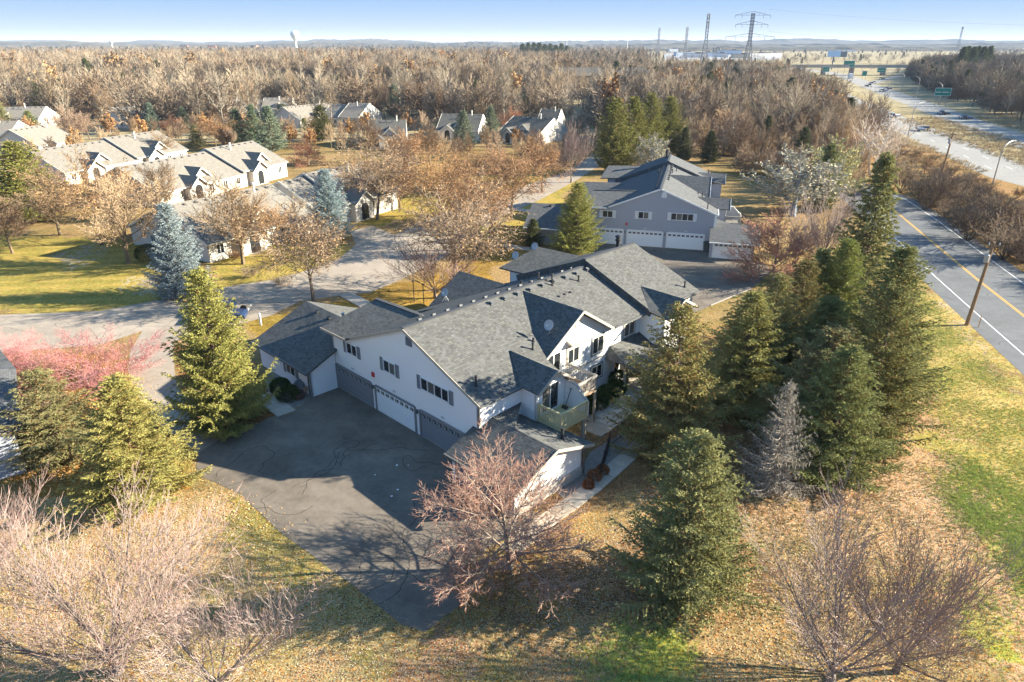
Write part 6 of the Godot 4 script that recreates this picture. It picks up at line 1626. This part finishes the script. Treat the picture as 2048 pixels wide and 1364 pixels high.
	# litter, grass
	mb(); V3 = PackedVector3Array([Vector3(-0.5, 0, -0.35), Vector3(0.5, 0.06, -0.3), Vector3(0.55, 0, 0.3), Vector3(-0.4, 0.1, 0.35)])
	for k in [0, 1, 2, 0, 2, 3]: IDX.append(k)
	var leaf_mesh := done()
	scatter("leaf_litter", "fallen tan and orange maple leaves strewn over the near grass", leaf_mesh, M.tint, [V([-35.8,-32.1, -22.1,-36.0, -19.7,-35.5, -13.2,-31.0, -8.3,-26.8, -4.6,-23.7, -4.9,-20.9, -28.7,-20.9]), V([-3.5,-24.4, 3.9,-25.3, 5.7,-24.7, 3.5,-22.4, 3.6,-20.9, -4.0,-20.9]), V([1.9,-30.4, 9.0,-37.1, 7.3,-28.1, 5.4,-25.7, -1.6,-25.3, 1.0,-29.2])], 60000, 0.025, 0.055,
		[Color(0.42, 0.32, 0.19), Color(0.46, 0.37, 0.25), Color(0.34, 0.24, 0.14), Color(0.52, 0.44, 0.33), Color(0.26, 0.19, 0.12)], 0.012, 62, true)
	scatter("leaf_litter", "brown needles and leaves strewn under the spruces and on bare soil", leaf_mesh, M.tint, [V([9.0,-37.1, 14.1,-34.5, 22.0,-37.1, 28.9,-40.7, 28.3,-33.5, 19.6,-21.8, 9.1,-21.8, 9.3,-25.3, 5.6,-25.7])], 14000, 0.03, 0.08, [Color(0.5, 0.3, 0.15), Color(0.4, 0.24, 0.12), Color(0.6, 0.44, 0.28), Color(0.3, 0.2, 0.1)], 0.012, 63, true)
	scatter("leaf_litter", "orange leaves strewn along the drive and under the crab apple", leaf_mesh, M.tint, [V([-41.7,-56.4, -34.2,-54.8, -27.0,-44.8, -22.5,-41.3, -23.6,-37.1, -33.4,-37.1]), V([-20.0,-36.3, -17.3,-35.0, -13.4,-31.7, -13.9,-31.5, -18.0,-34.5])], 12000, 0.05, 0.11, [Color(0.62, 0.34, 0.1), Color(0.55, 0.4, 0.2), Color(0.45, 0.22, 0.08)], 0.012, 64, true)
	mb()
	rng.seed = 65
	V3 = PackedVector3Array()
	for i in 7:
		var a := rr(0, TAU)
		var o := Vector3(rr(-0.4, 0.4), 0, rr(-0.4, 0.4))
		var s := Vector3(cos(a), 0, sin(a)) * 0.09
		V3.append(o - s); V3.append(o + s); V3.append(o + Vector3(rr(-0.5, 0.5), rr(0.6, 1.1), rr(-0.5, 0.5)))
		for k in 3: IDX.append(i * 3 + k)
	var tuft := done()
	scatter("grass", "short green grass tufts in the brighter patches of turf", tuft, M.tint, [V([3.9,-23.7, 5.7,-24.6, 8.3,-24.1, 9.1,-21.8, 8.5,-20.4, 3.1,-20.4]), V([23.5,-28.3, 24.7,-27.2, 24.3,-24.7, 22.4,-22.8, 21.6,-24.0, 21.8,-26.3]), V([31.0,-41.0, 31.3,-36.8, 31.8,-34.7, 32.7,-26.7, 26.8,-22.4, 26.9,-28.8, 26.6,-32.3, 27.4,-36.0])], 26000, 0.07, 0.15, [Color(0.36, 0.42, 0.11), Color(0.44, 0.46, 0.14), Color(0.3, 0.37, 0.09)], 0.0, 66)
	scatter("grass", "dry yellow grass tufts over the verge and bare soil", tuft, M.tint, [V([13.3,-35.0, 22.0,-37.1, 29.2,-40.7, 28.3,-33.5, 20.2,-21.8, 9.3,-21.8]), V([-3.5,-24.4, 3.9,-25.3, 3.5,-22.4, 3.6,-20.9, -4.0,-20.9])], 14000, 0.06, 0.13, [Color(0.5, 0.4, 0.22), Color(0.36, 0.27, 0.1), Color(0.3, 0.28, 0.09)], 0.0, 67)
	scatter("grass", "yellow-green mown grass tufts on the sunny verge beside the road", tuft, M.tint, [V([45.9,-77.8, 46.5,-72.5, 43.1,-58.7, 40.8,-47.9, 38.2,-35.0, 31.4,-26.7, 27.4,-28.4, 28.9,-34.5, 30.7,-42.0, 33.2,-51.4])], 30000, 0.06, 0.13, [Color(0.52, 0.48, 0.17), Color(0.44, 0.45, 0.13), Color(0.38, 0.42, 0.11)], 0.0, 69)
	scatter("grass", "tawny tall grass along the highway banks and median", tuft, M.tint, [V([85, -160, 104, -150, 128, -260, 110, -250]), V([112, -140, 133, -150, 160, -270, 140, -260]), V([150, -165, 175, -180, 190, -280, 172, -270])], 16000, 0.3, 0.7, [Color(0.46, 0.34, 0.19), Color(0.4, 0.29, 0.16), Color(0.32, 0.25, 0.13)], 0.0, 68)

func street_things() -> void:
	# utility poles beside the road
	for e in [["leaning brown utility pole on the sunny verge nearest the road", 45.8, -63.6, 8.7, Vector3(0.1, 0, 0.35)], ["weathered utility pole beyond the road among the thickets", 80.2, -129.3, 11.0, Vector3(0.2, 0, 0.2)]]:
		var t := thing("utility_pole", e[0], "utility pole", Vector3(e[1], 0, e[2]), 0.0, "utility poles")
		mb(); tube(Vector3.ZERO, Vector3(0, e[3], 0) + e[4], 0.2, 0.13, 10); part("pole", done(), M.wood_pole, t)
		mb(); bar(Vector3(-0.55, e[3] - 0.35, 0.1) + e[4], Vector3(0.55, e[3] - 0.35, 0.1) + e[4], 0.1); part("cross_arm", done(), M.wood_pole, t)
		for s in [-0.5, 0.5]:
			mb(); lathe(Vector3(s, e[3] - 0.3, 0.1) + e[4], [0.05, 0, 0.07, 0.08, 0.03, 0.16, 0.06, 0.2, 0.0, 0.26], 7); part("insulator", done(), M.dish, t)
		mb(); lathe(Vector3(-0.28, e[3] - 2.0, 0.1) + e[4] * 0.8, [0.0, 0, 0.2, 0.0, 0.22, 0.05, 0.22, 0.7, 0.12, 0.78, 0.0, 0.8], 10); part("transformer", done(), M.dish_metal, t)
	wires("overhead wire from the near utility pole down the road", Vector3(46.1, 8.6, -63.2), Vector3(40.0, 9.5, 10.0), 1.2, 0.012)
	wires("overhead wires crossing before the far wood, upper strand", Vector3(230, 24, -330), Vector3(420, 26, -330), 1.5, 0.035)
	wires("overhead wires crossing before the far wood, lower strand", Vector3(150, 17, -330), Vector3(420, 20, -330), 1.5, 0.035)
	var st := thing("marker_post", "thin orange marker stake beside the near utility pole", "marker post", Vector3(46.6, 0.0, -63.0))
	mb(); bar(Vector3.ZERO, Vector3(0, 1.3, 0), 0.08, 0.03); part("stake", done(), mat(0.55, 0.25, 0.05), st)
	var bx := thing("utility_marker", "small white post in the grass by the left low wing", "marker post", Vector3(-25.3, 0.0, -63.6))
	mb(); box(Vector3(0, 0.6, 0), Vector3(0.16, 1.2, 0.16)); lathe(Vector3(0, 1.2, 0), [0.1, 0, 0.1, 0.06, 0.0, 0.12], 8); part("post", done(), M.white, bx)
	# the small board frame by the road bend
	var bd := thing("notice_board", "dark back of a small sign frame in dry grass by the road bend", "sign", Vector3(79.9, 0.0, -146.5), 0.3)
	mb()
	for s in [-1, 0, 1]: bar(Vector3(s * 1.2, 0, 0), Vector3(s * 1.2, 2.2, 0), 0.12)
	for y in [1.0, 2.15]: bar(Vector3(-1.25, y, 0), Vector3(1.25, y, 0), 0.1)
	part("sign_frame", done(), M.gutter_dark, bd)
	# highway lights: foot, height
	var i := 0
	for e in [["street light nearest the right edge, foot beside the near carriageway", 96.2, -137.7, 8.2, 0.5], ["street light on the grass bank left of the near carriageway", 115.5, -206.2, 10.1, 0.4], ["street light behind the large green sign", 190.7, -321.9, 9.6, 3.4], ["street light left of the large green sign", 201.1, -359.6, 10.4, 3.4],
			["street light two posts left of the large green sign", 218.3, -406.8, 10.2, 3.4], ["street light at the fork of the slip road", 236.5, -457.4, 9.7, 3.4], ["street light standing in the slip road's gore", 315.2, -616.0, 6.3, 3.4], ["street light beside the far overpass, right of the hanging sign", 269.6, -606.9, 8.1, 3.4],
			["street light by the dark thicket beyond the overpass", 274.7, -598.1, 8.0, 3.4], ["street light right of the far dark thicket", 289.9, -606.9, 6.2, 3.4], ["street light on the overpass, right of centre", 302.5, -724.2, 9.6, 3.4], ["street light on the overpass, left of centre", 295.4, -750.5, 9.0, 3.4], ["street light at the left end of the overpass", 285.7, -750.5, 9.4, 3.4]]:
		street_light(e[0], e[1], e[2], e[3], e[4] if e[4] < 1 else PI * 0.96)
	road_sign("large green highway sign with two illegible white words, right of the highway", 185.4, -311.8, 6.2, 6.2, 3.2, -0.3, 1)
	road_sign("small green sign in the dry grass at the slip road fork", 257.9, -535.6, 4.5, 3.2, 3.4, -0.3, 0)
	road_sign("green sign hung on the overpass, right of its middle", 278.0, -607.0, 9.0, 8.5, 4.8, -0.3, 1)
	road_sign("green sign at the left pier under the overpass", 256.0, -598.0, 5.0, 5.0, 3.6, -0.3, 1)
	road_sign("green sign at the right pier under the overpass", 302.0, -600.0, 4.4, 6.0, 3.4, -0.3, 1)
	var br := thing("overpass", "pale concrete overpass spanning the highway in the distance", "bridge", Vector3(275, 0, -612), -0.04)
	mb(); box(Vector3(10, 6.6, 0), Vector3(130, 1.3, 10)); part("deck", done(), M.concrete, br)
	for s in [-1, 1]:
		mb(); box(Vector3(10, 7.7, s * 4.9), Vector3(130, 0.95, 0.3)); part("parapet", done(), M.concrete, br)
	for x in [-36.0, -15.0, 8.0, 34.0]:
		mb(); box(Vector3(x, 3.0, 0), Vector3(1.2, 6.0, 8.0)); part("pier", done(), M.concrete, br)
	mb(); slab([Vector3(-70, 0.2, 5.5), Vector3(-45, 0.2, 5.5), Vector3(-52, 6.2, 5.5)], 11.0); part("abutment", done(), M.concrete, br)
	mb(); slab([Vector3(60, 0.2, 5.5), Vector3(85, 0.2, 5.5), Vector3(76, 6.2, 5.5)], 11.0); part("abutment", done(), M.concrete, br)
	# vehicles
	var cw := mat(0.6, 0.6, 0.6, 0.3); var ck := mat(0.02, 0.022, 0.026, 0.25); var cg := mat(0.16, 0.17, 0.19, 0.3); var cb := mat(0.03, 0.05, 0.12, 0.3); var cs := mat(0.36, 0.37, 0.39, 0.3, 0.4)
	for e in [["dark car on the near carriageway, farthest back", 157.2, -332.6, ck, 1.0], ["white car on the near carriageway, partly behind birches", 142.9, -269.2, cw, 1.0], ["grey car nearest the viewer on the near carriageway", 131.6, -225.6, cg, 1.0], ["dark car on the far carriageway below the large green sign", 167.0, -278.8, ck, 1.0],
			["dark blue car on the far carriageway, nearest the viewer", 165.3, -262.0, cb, 1.0], ["tall black van on the far carriageway at the slip road", 222.4, -452.3, ck, 1.45], ["silver car on the far carriageway beside a red-lamped one", 209.4, -411.0, cs, 1.0], ["dark car overtaking the silver one on the far carriageway", 220.7, -428.4, cb, 1.0],
			["small dark car at the slip road's mouth", 243.8, -490.5, ck, 1.0], ["dark car coming down the right slip road", 273.9, -542.7, ck, 1.0], ["dark van on the left slip road", 204.3, -528.6, ck, 1.4], ["grey car far back on the near carriageway", 222.6, -542.7, cg, 1.0], ["dark car under the overpass on the near carriageway", 232.5, -581.2, ck, 1.0], ["black car far back on the far carriageway", 258.8, -589.5, ck, 1.0]]:
		var far: bool = e[1] > 140 and e[1] / -e[2] > 0.5
		car(e[0], e[1], e[2], (1.29 if far else 1.29 + PI), e[3], e[4])
	var tk := thing("truck", "white box truck on the far carriageway", "truck", Vector3(258.0, 0.0, -557.5), 1.27, "vehicles on the highway")
	mb(); box(Vector3(-1.2, 2.1, 0), Vector3(6.4, 2.8, 2.4)); part("cargo_box", done(), M.white, tk)
	mb(); box(Vector3(3.2, 1.4, 0), Vector3(1.9, 1.9, 2.2)); box(Vector3(0.3, 0.55, 0), Vector3(7.6, 0.3, 1.6)); part("cab", done(), M.white, tk)
	mb(); box(Vector3(3.75, 1.85, 0), Vector3(0.9, 0.7, 2.24)); part("windscreen", done(), M.glass, tk)
	for sx in [-3.0, 2.9]:
		for sz in [-1.0, 1.0]:
			mb(); tube(Vector3(sx, 0.45, sz - 0.15), Vector3(sx, 0.45, sz + 0.15), 0.45, 0.45, 10); part("wheel", done(), M.tyre, tk)
	# power line, masts, water towers, hoarding
	pylon("largest lattice pylon with wide cross-arms, right of the others", 263.2, -825.2, 54.2, 0.1, 28.0)
	pylon("tall lattice pylon left of the largest, seen edge-on", 223.7, -859.4, 54.3, 1.2, 12.0)
	pylon("smaller lattice pylon, second from left", 259.8, -1111.5, 45.2, 1.1, 13.0)
	pylon("small far lattice pylon, leftmost in the row", 297.4, -1512.5, 50.2, 1.1, 14.0)
	var wt := thing("water_tower", "white bulb-topped water tower above the far wood", "water tower", Vector3(-473.3, 0.0, -1629.7))
	mb(); tube(Vector3.ZERO, Vector3(0, 27, 0), 2.6, 1.8, 12); part("stem", done(), M.white, wt)
	mb(); lathe(Vector3(0, 25, 0), [1.8, 0, 5.5, 5, 8.6, 10, 9.6, 14, 9.0, 17.5, 6.0, 20.5, 2.5, 22, 0.0, 22.3], 24); part("tank", done(), M.white, wt)
	var w2 := thing("water_tower", "tiny far water tower on the left skyline", "water tower", Vector3(-1268.8, 0.0, -2359.2))
	mb(); tube(Vector3.ZERO, Vector3(0, 20, 0), 2.0, 1.6, 10); part("stem", done(), M.white, w2)
	mb(); lathe(Vector3(0, 18, 0), [1.6, 0, 5, 3, 6, 6, 5, 9, 0.0, 11], 18); part("tank", done(), M.white, w2)
	var rm := thing("radio_mast", "dark lattice radio mast on the right skyline", "mast", Vector3(847.1, 0.0, -1410.9))
	mb()
	for k in 20:
		var y0 := k * 2.5
		var y1 := y0 + 2.5
		var r0 := lerpf(3.2, 0.9, k / 20.0)
		var r1 := lerpf(3.2, 0.9, (k + 1) / 20.0)
		for j in 3:
			var d0 := Vector3(cos(TAU * j / 3), 0, sin(TAU * j / 3))
			var d1 := Vector3(cos(TAU * (j + 1) / 3), 0, sin(TAU * (j + 1) / 3))
			bar(d0 * r0 + Vector3.UP * y0, d0 * r1 + Vector3.UP * y1, 0.4); bar(d0 * r0 + Vector3.UP * y0, d1 * r1 + Vector3.UP * y1, 0.22)
	part("mast_frame", done(), M.steel, rm)
	mb(); box(Vector3(0, 49, 0), Vector3(2.2, 3, 2.2)); part("antenna_head", done(), M.steel, rm)
	for e in [["thin white mast right of the evergreen grove", 135.6, -1843.8, 37.5], ["thin white mast over the far warehouses", 274.3, -1766.5, 28.4]]:
		var m := thing("radio_mast", e[0], "mast", Vector3(e[1], 0, e[2]))
		mb(); tube(Vector3.ZERO, Vector3(0, e[3], 0), 0.9, 0.35, 6); part("mast_pole", done(), M.white, m)
	var hb := thing("billboard", "pale blue hoarding on a post beyond the overpass", "billboard", Vector3(320.8, 0.0, -737.1), -0.25)
	mb(); tube(Vector3.ZERO, Vector3(0, 12, 0), 0.6, 0.6, 10); part("post", done(), M.steel, hb)
	mb(); box(Vector3(0, 14.5, 0), Vector3(12, 5.5, 0.7)); part("panel", done(), mat(0.42, 0.6, 0.8), hb)
	mb(); box(Vector3(9.5, 14.0, -3), Vector3(7, 5.0, 0.7), Basis(Vector3.UP, -0.6)); part("panel", done(), M.steel, hb)
	var p1 := Vector3(263.2, 0.0, -825.2)
	var p2 := Vector3(223.7, 0.0, -859.4)
	wires("power line from the largest pylon off to the right, upper strand", p1 + Vector3(15, 58, 0), p1 + Vector3(420, 40, 230), 9.0, 0.04)
	wires("power line from the largest pylon off to the right, lower strand", p1 + Vector3(19, 36, 0), p1 + Vector3(430, 22, 230), 9.0, 0.04)

func ball(c: Vector3, r: float, n: int, called: String, label: String, col: Color, s: int) -> void:     # a clipped round bush built of leaf blades
	rng.seed = s
	var t := thing(called, label, "shrub", c, 0.0, "clipped round bushes by the townhouse")
	mb()
	UVs = PackedVector2Array()
	for i in n:
		var d := Vector3(rr(-1, 1), rr(-0.35, 1), rr(-1, 1)).normalized()
		var p := d * r * rr(0.8, 1.03) * Vector3(1, 0.85, 1) + Vector3.UP * r * 0.55
		var e := (d + Vector3(rr(-1, 1), rr(-1, 1), rr(-1, 1)) * 0.8).normalized()
		var w := e.cross(Vector3(rr(-1, 1), rr(-1, 1), rr(-1, 1))).normalized() * 0.03
		var k := V3.size()
		V3.append(p - w); V3.append(p + w); V3.append(p + e * 0.13)
		var cc := col * rr(0.65, 1.35)
		for j in 3:
			COL.append(cc); IDX.append(k + j)
	part("foliage", done(), tinted("leaves", Color.WHITE), t).set_meta("kind", "stuff")
	mb(); tube(Vector3(0, -0.02, 0), Vector3(0, r * 0.7, 0), 0.05, 0.03, 6); part("stem", done(), M.wood_pole, t)
func small_things() -> void:
	var i := 0
	var green := Color(0.05, 0.075, 0.02)
	for e in [["clipped round bush nearest the porch post", 8.8, 0.0, -50.7, 0.85], ["clipped round bush second from the porch post", 8.5, 0.0, -49.2, 0.8], ["clipped round bush third from the porch post", 7.6, 0.0, -47.9, 0.9], ["large clipped bush behind the grey deck post", 6.6, 0.0, -46.9, 0.95], ["clipped bush under the new deck", 5.7, 0.0, -46.1, 0.85],
			["dark round bush in the rock bed, left of two", -18.9, 0.0, -49.4, 0.8], ["dark round bush in the rock bed beside the planter", -17.9, 0.0, -48.1, 0.85]]:
		ball(Vector3(e[1], e[2], e[3]), e[4], 3800, "round_bush", e[0], green, 300 + i)
		i += 1
	var rb := 0
	for e in [[-55.6, -102.9], [-54.7, -106.0], [-54.1, -109.0], [-56.6, -122.7], [-50.6, -117.8], [-50.7, -124.8], [-51.5, -140.9], [-50.8, -146.5], [-36.2, -85.9], [-34.1, -89.4], [-31.9, -95.7], [-25.4, -112.9], [-26.7, -107.7], [-24.2, -117.8]]:
		var q := Vector2(e[0], e[1])
		plant("bush_a" if rb % 2 else "bush_b", "shrub", "rusty bare foundation shrub of the row houses, %s counting from the left" % ordinal(rb + 1), q.x, q.y, 1.3 + 0.2 * (rb % 3), 1.2, Color(1.0, 0.7, 0.5), "shrub", "foundation shrubs of the row houses")
		rb += 1
	car("dark blue car parked on the private road behind the golden spruce", -29.7, -66.5, 0.15, mat(0.02, 0.035, 0.08, 0.3))
	ball(Vector3(-57.1, 0.0, -127.9), 1.6, 4200, "round_bush", "yellow-green bush against the middle row house wall", Color(0.14, 0.15, 0.03), 330)
	ball(Vector3(-4.9, 0.0, -95.2), 1.6, 4200, "round_bush", "bright green bush in the road loop among rusty shrubs", Color(0.15, 0.19, 0.05), 331)
	ball(Vector3(-47.5, 0.0, -85.9), 1.5, 4200, "round_bush", "dark bush at the corner of the nearest row house", Color(0.05, 0.06, 0.02), 332)
	ball(Vector3(-17.1, 0.0, -49.6), 0.7, 2600, "blue_shrub", "low silver-blue shrub beside the half-barrel planter", Color(0.28, 0.33, 0.36), 333)
	for e in [[5.4, -37.2, 0.45, 0], [6.0, -37.9, 0.4, 1], [4.9, -36.3, 0.35, 2]]:
		var q := Vector2(e[0], e[1])
		ball(Vector3(q.x, 0, q.y), e[2], 900, "perennial", ["rust-brown dry perennial left of two larger ones in the rock bed", "rust-brown dry perennial farthest along the rock bed", "small rust-brown perennial nearest in the rock bed"][e[3]], Color(0.28, 0.12, 0.05), 340 + e[3])
	# half-barrel planter
	var pl := thing("planter", "dark round tub planter at the forecourt edge", "planter", Vector3(-17.1, 0.0, -48.2))
	mb(); lathe(Vector3.ZERO, [0.0, 0.0, 0.42, 0.0, 0.56, 0.45, 0.6, 0.5, 0.52, 0.5, 0.5, 0.4], 18); part("tub", done(), mat(0.1, 0.055, 0.04), pl)
	mb(); lathe(Vector3(0, 0.4, 0), [0.5, 0.0, 0.3, 0.04, 0.0, 0.05], 14); part("soil", done(), mat(0.05, 0.02, 0.015), pl)
	var by := thing("yard_sign", "small wooden board stake beside the low wing's corner", "sign", Vector3(-16.5, 0.0, -48.4), 0.7)
	mb(); bar(Vector3.ZERO, Vector3(0, 0.9, 0), 0.06); part("stake", done(), M.wood_pole, by)
	mb(); box(Vector3(0, 0.75, 0.04), Vector3(0.36, 0.4, 0.03)); part("board", done(), M.wood_pole, by)
	# shovel on the new deck
	var mbx := Transform3D(Basis(Vector3.UP, -deg_to_rad(44.4)), Vector3(-14.4, 0.0, -50.2))
	var sh := thing("snow_shovel", "black snow shovel leaning on the deck's white privacy wall", "shovel", mbx * L(19.1, 2.96, 6.45))
	sh.rotation.y = -deg_to_rad(44.4)
	mb(); tube(Vector3(0, 0.1, 0.1), Vector3(0.1, 1.35, -0.3), 0.025, 0.025, 6); box(Vector3(0.1, 1.38, -0.31), Vector3(0.2, 0.04, 0.04)); part("handle", done(), M.black, sh)
	mb(); slab([Vector3(-0.25, 0.0, 0.28), Vector3(0.25, 0.0, 0.28), Vector3(0.25, 0.16, 0.06), Vector3(-0.25, 0.16, 0.06)], 0.03); part("blade", done(), M.black, sh)
	for e in [["grey satellite dish on the big garden-side gable roof", L(15.0, 6.1, 9.2), 0.9], ["white satellite dish on the middle rear gable roof", L(-1.3, 4.0, 13.0), 0.5], ["white satellite dish by the far rear gable, left of two", L(-1.0, 5.7, 22.2), 0.5], ["white satellite dish by the far rear gable, right of two", L(-0.4, 6.3, 24.4), 0.5]]:
		satellite_dish(e[0], mbx * e[1], Vector3(-0.35, 0.45, 0.82).normalized(), e[2])
	# black iron fence along the garden path
	var fa := mbx * L(21.6, 0, 8.3)
	var fb := mbx * L(23.6, 0, 4.6)
	var fc := mbx * L(21.2, 0, 12.5)
	var fe := thing("iron_fence", "black iron fence between the path and the garage wing", "fence", Vector3.ZERO)
	for s in [[fb, fa], [fa, fc]]:
		var p: Vector3 = s[0]
		var q: Vector3 = s[1]
		for y in [0.15, 1.05]:
			mb(); bar(p + Vector3.UP * y, q + Vector3.UP * y, 0.035); part("rail", done(), M.black, fe)
		var n := int(p.distance_to(q) / 0.13)
		for k in n + 1:
			mb(); bar(p.lerp(q, float(k) / n), p.lerp(q, float(k) / n) + Vector3.UP * (1.2 if k % 12 else 1.35), 0.02 if k % 12 else 0.06); part("picket", done(), M.black, fe)
	for e in [["black iron fence post behind the rear gable, left", -10.7, 0.0, -70.1], ["black iron fence post behind the rear gable, right", -9.5, 0.0, -69.0]]:
		var f := thing("fence_post", e[0], "post", Vector3(e[1], e[2], e[3]))
		mb(); tube(Vector3.ZERO, Vector3(0, 2.4, 0), 0.05, 0.05, 6); lathe(Vector3(0, 2.4, 0), [0.12, 0, 0.14, 0.12, 0.0, 0.2], 8); part("post", done(), M.black, f)
	# litter bin by the grey garage
	var bin := thing("garbage_bin", "dark wheeled bin between the grey townhouse's garages", "bin", Vector3(26.4, 0.0, -89.8), -0.26)
	mb(); lathe(Vector3(0, 0, 0), [0.0, 0.05, 0.42, 0.05, 0.5, 1.2, 0.55, 1.25, 0.5, 1.35, 0.0, 1.42], 8); part("bin_body", done(), mat(0.06, 0.07, 0.06), bin)
	mb()
	for s in [-0.3, 0.3]: tube(Vector3(s - 0.04, 0.13, -0.36), Vector3(s + 0.04, 0.13, -0.36), 0.13, 0.13, 8)
	part("wheel", done(), M.tyre, bin)
	# last scraps of snow
	mb(); V3 = PackedVector3Array()
	for k in 7:
		var a := TAU * k / 7
		V3.append(Vector3(cos(a) * (1.0 + 0.3 * (k % 2)), 0, sin(a)))
	V3.append(Vector3(0, 0.22, 0))
	for k in 7:
		IDX.append(k); IDX.append((k + 1) % 7); IDX.append(7)
	var lump := done()
	scatter("snow", "scraps of old snow on the shaded forecourt and path edges", lump, M.snow, [V([-8.8,-39.4, -7.7,-36.8, -7.8,-36.3, -8.8,-38.8]), V([-7.6,-37.9, -7.2,-37.4, -7.3,-37.0, -7.7,-37.6]), V([-8.4,-36.8, -7.5,-36.5, -7.6,-36.0, -8.3,-36.1]), V([-1.7,-93.1, 0.4,-93.6, 0.4,-90.6, -1.6,-90.6]), V([-8.0,-70.9, -6.7,-69.3, -7.7,-67.8, -8.9,-69.0]), V([29.0,-79.3, 30.0,-80.1, 29.5,-78.1, 28.6,-77.8]), V([6.2,-42.0, 8.0,-44.0, 8.2,-43.6, 6.2,-41.4])], 60, 0.03, 0.09, [Color(1, 1, 1)], 0.014, 70)
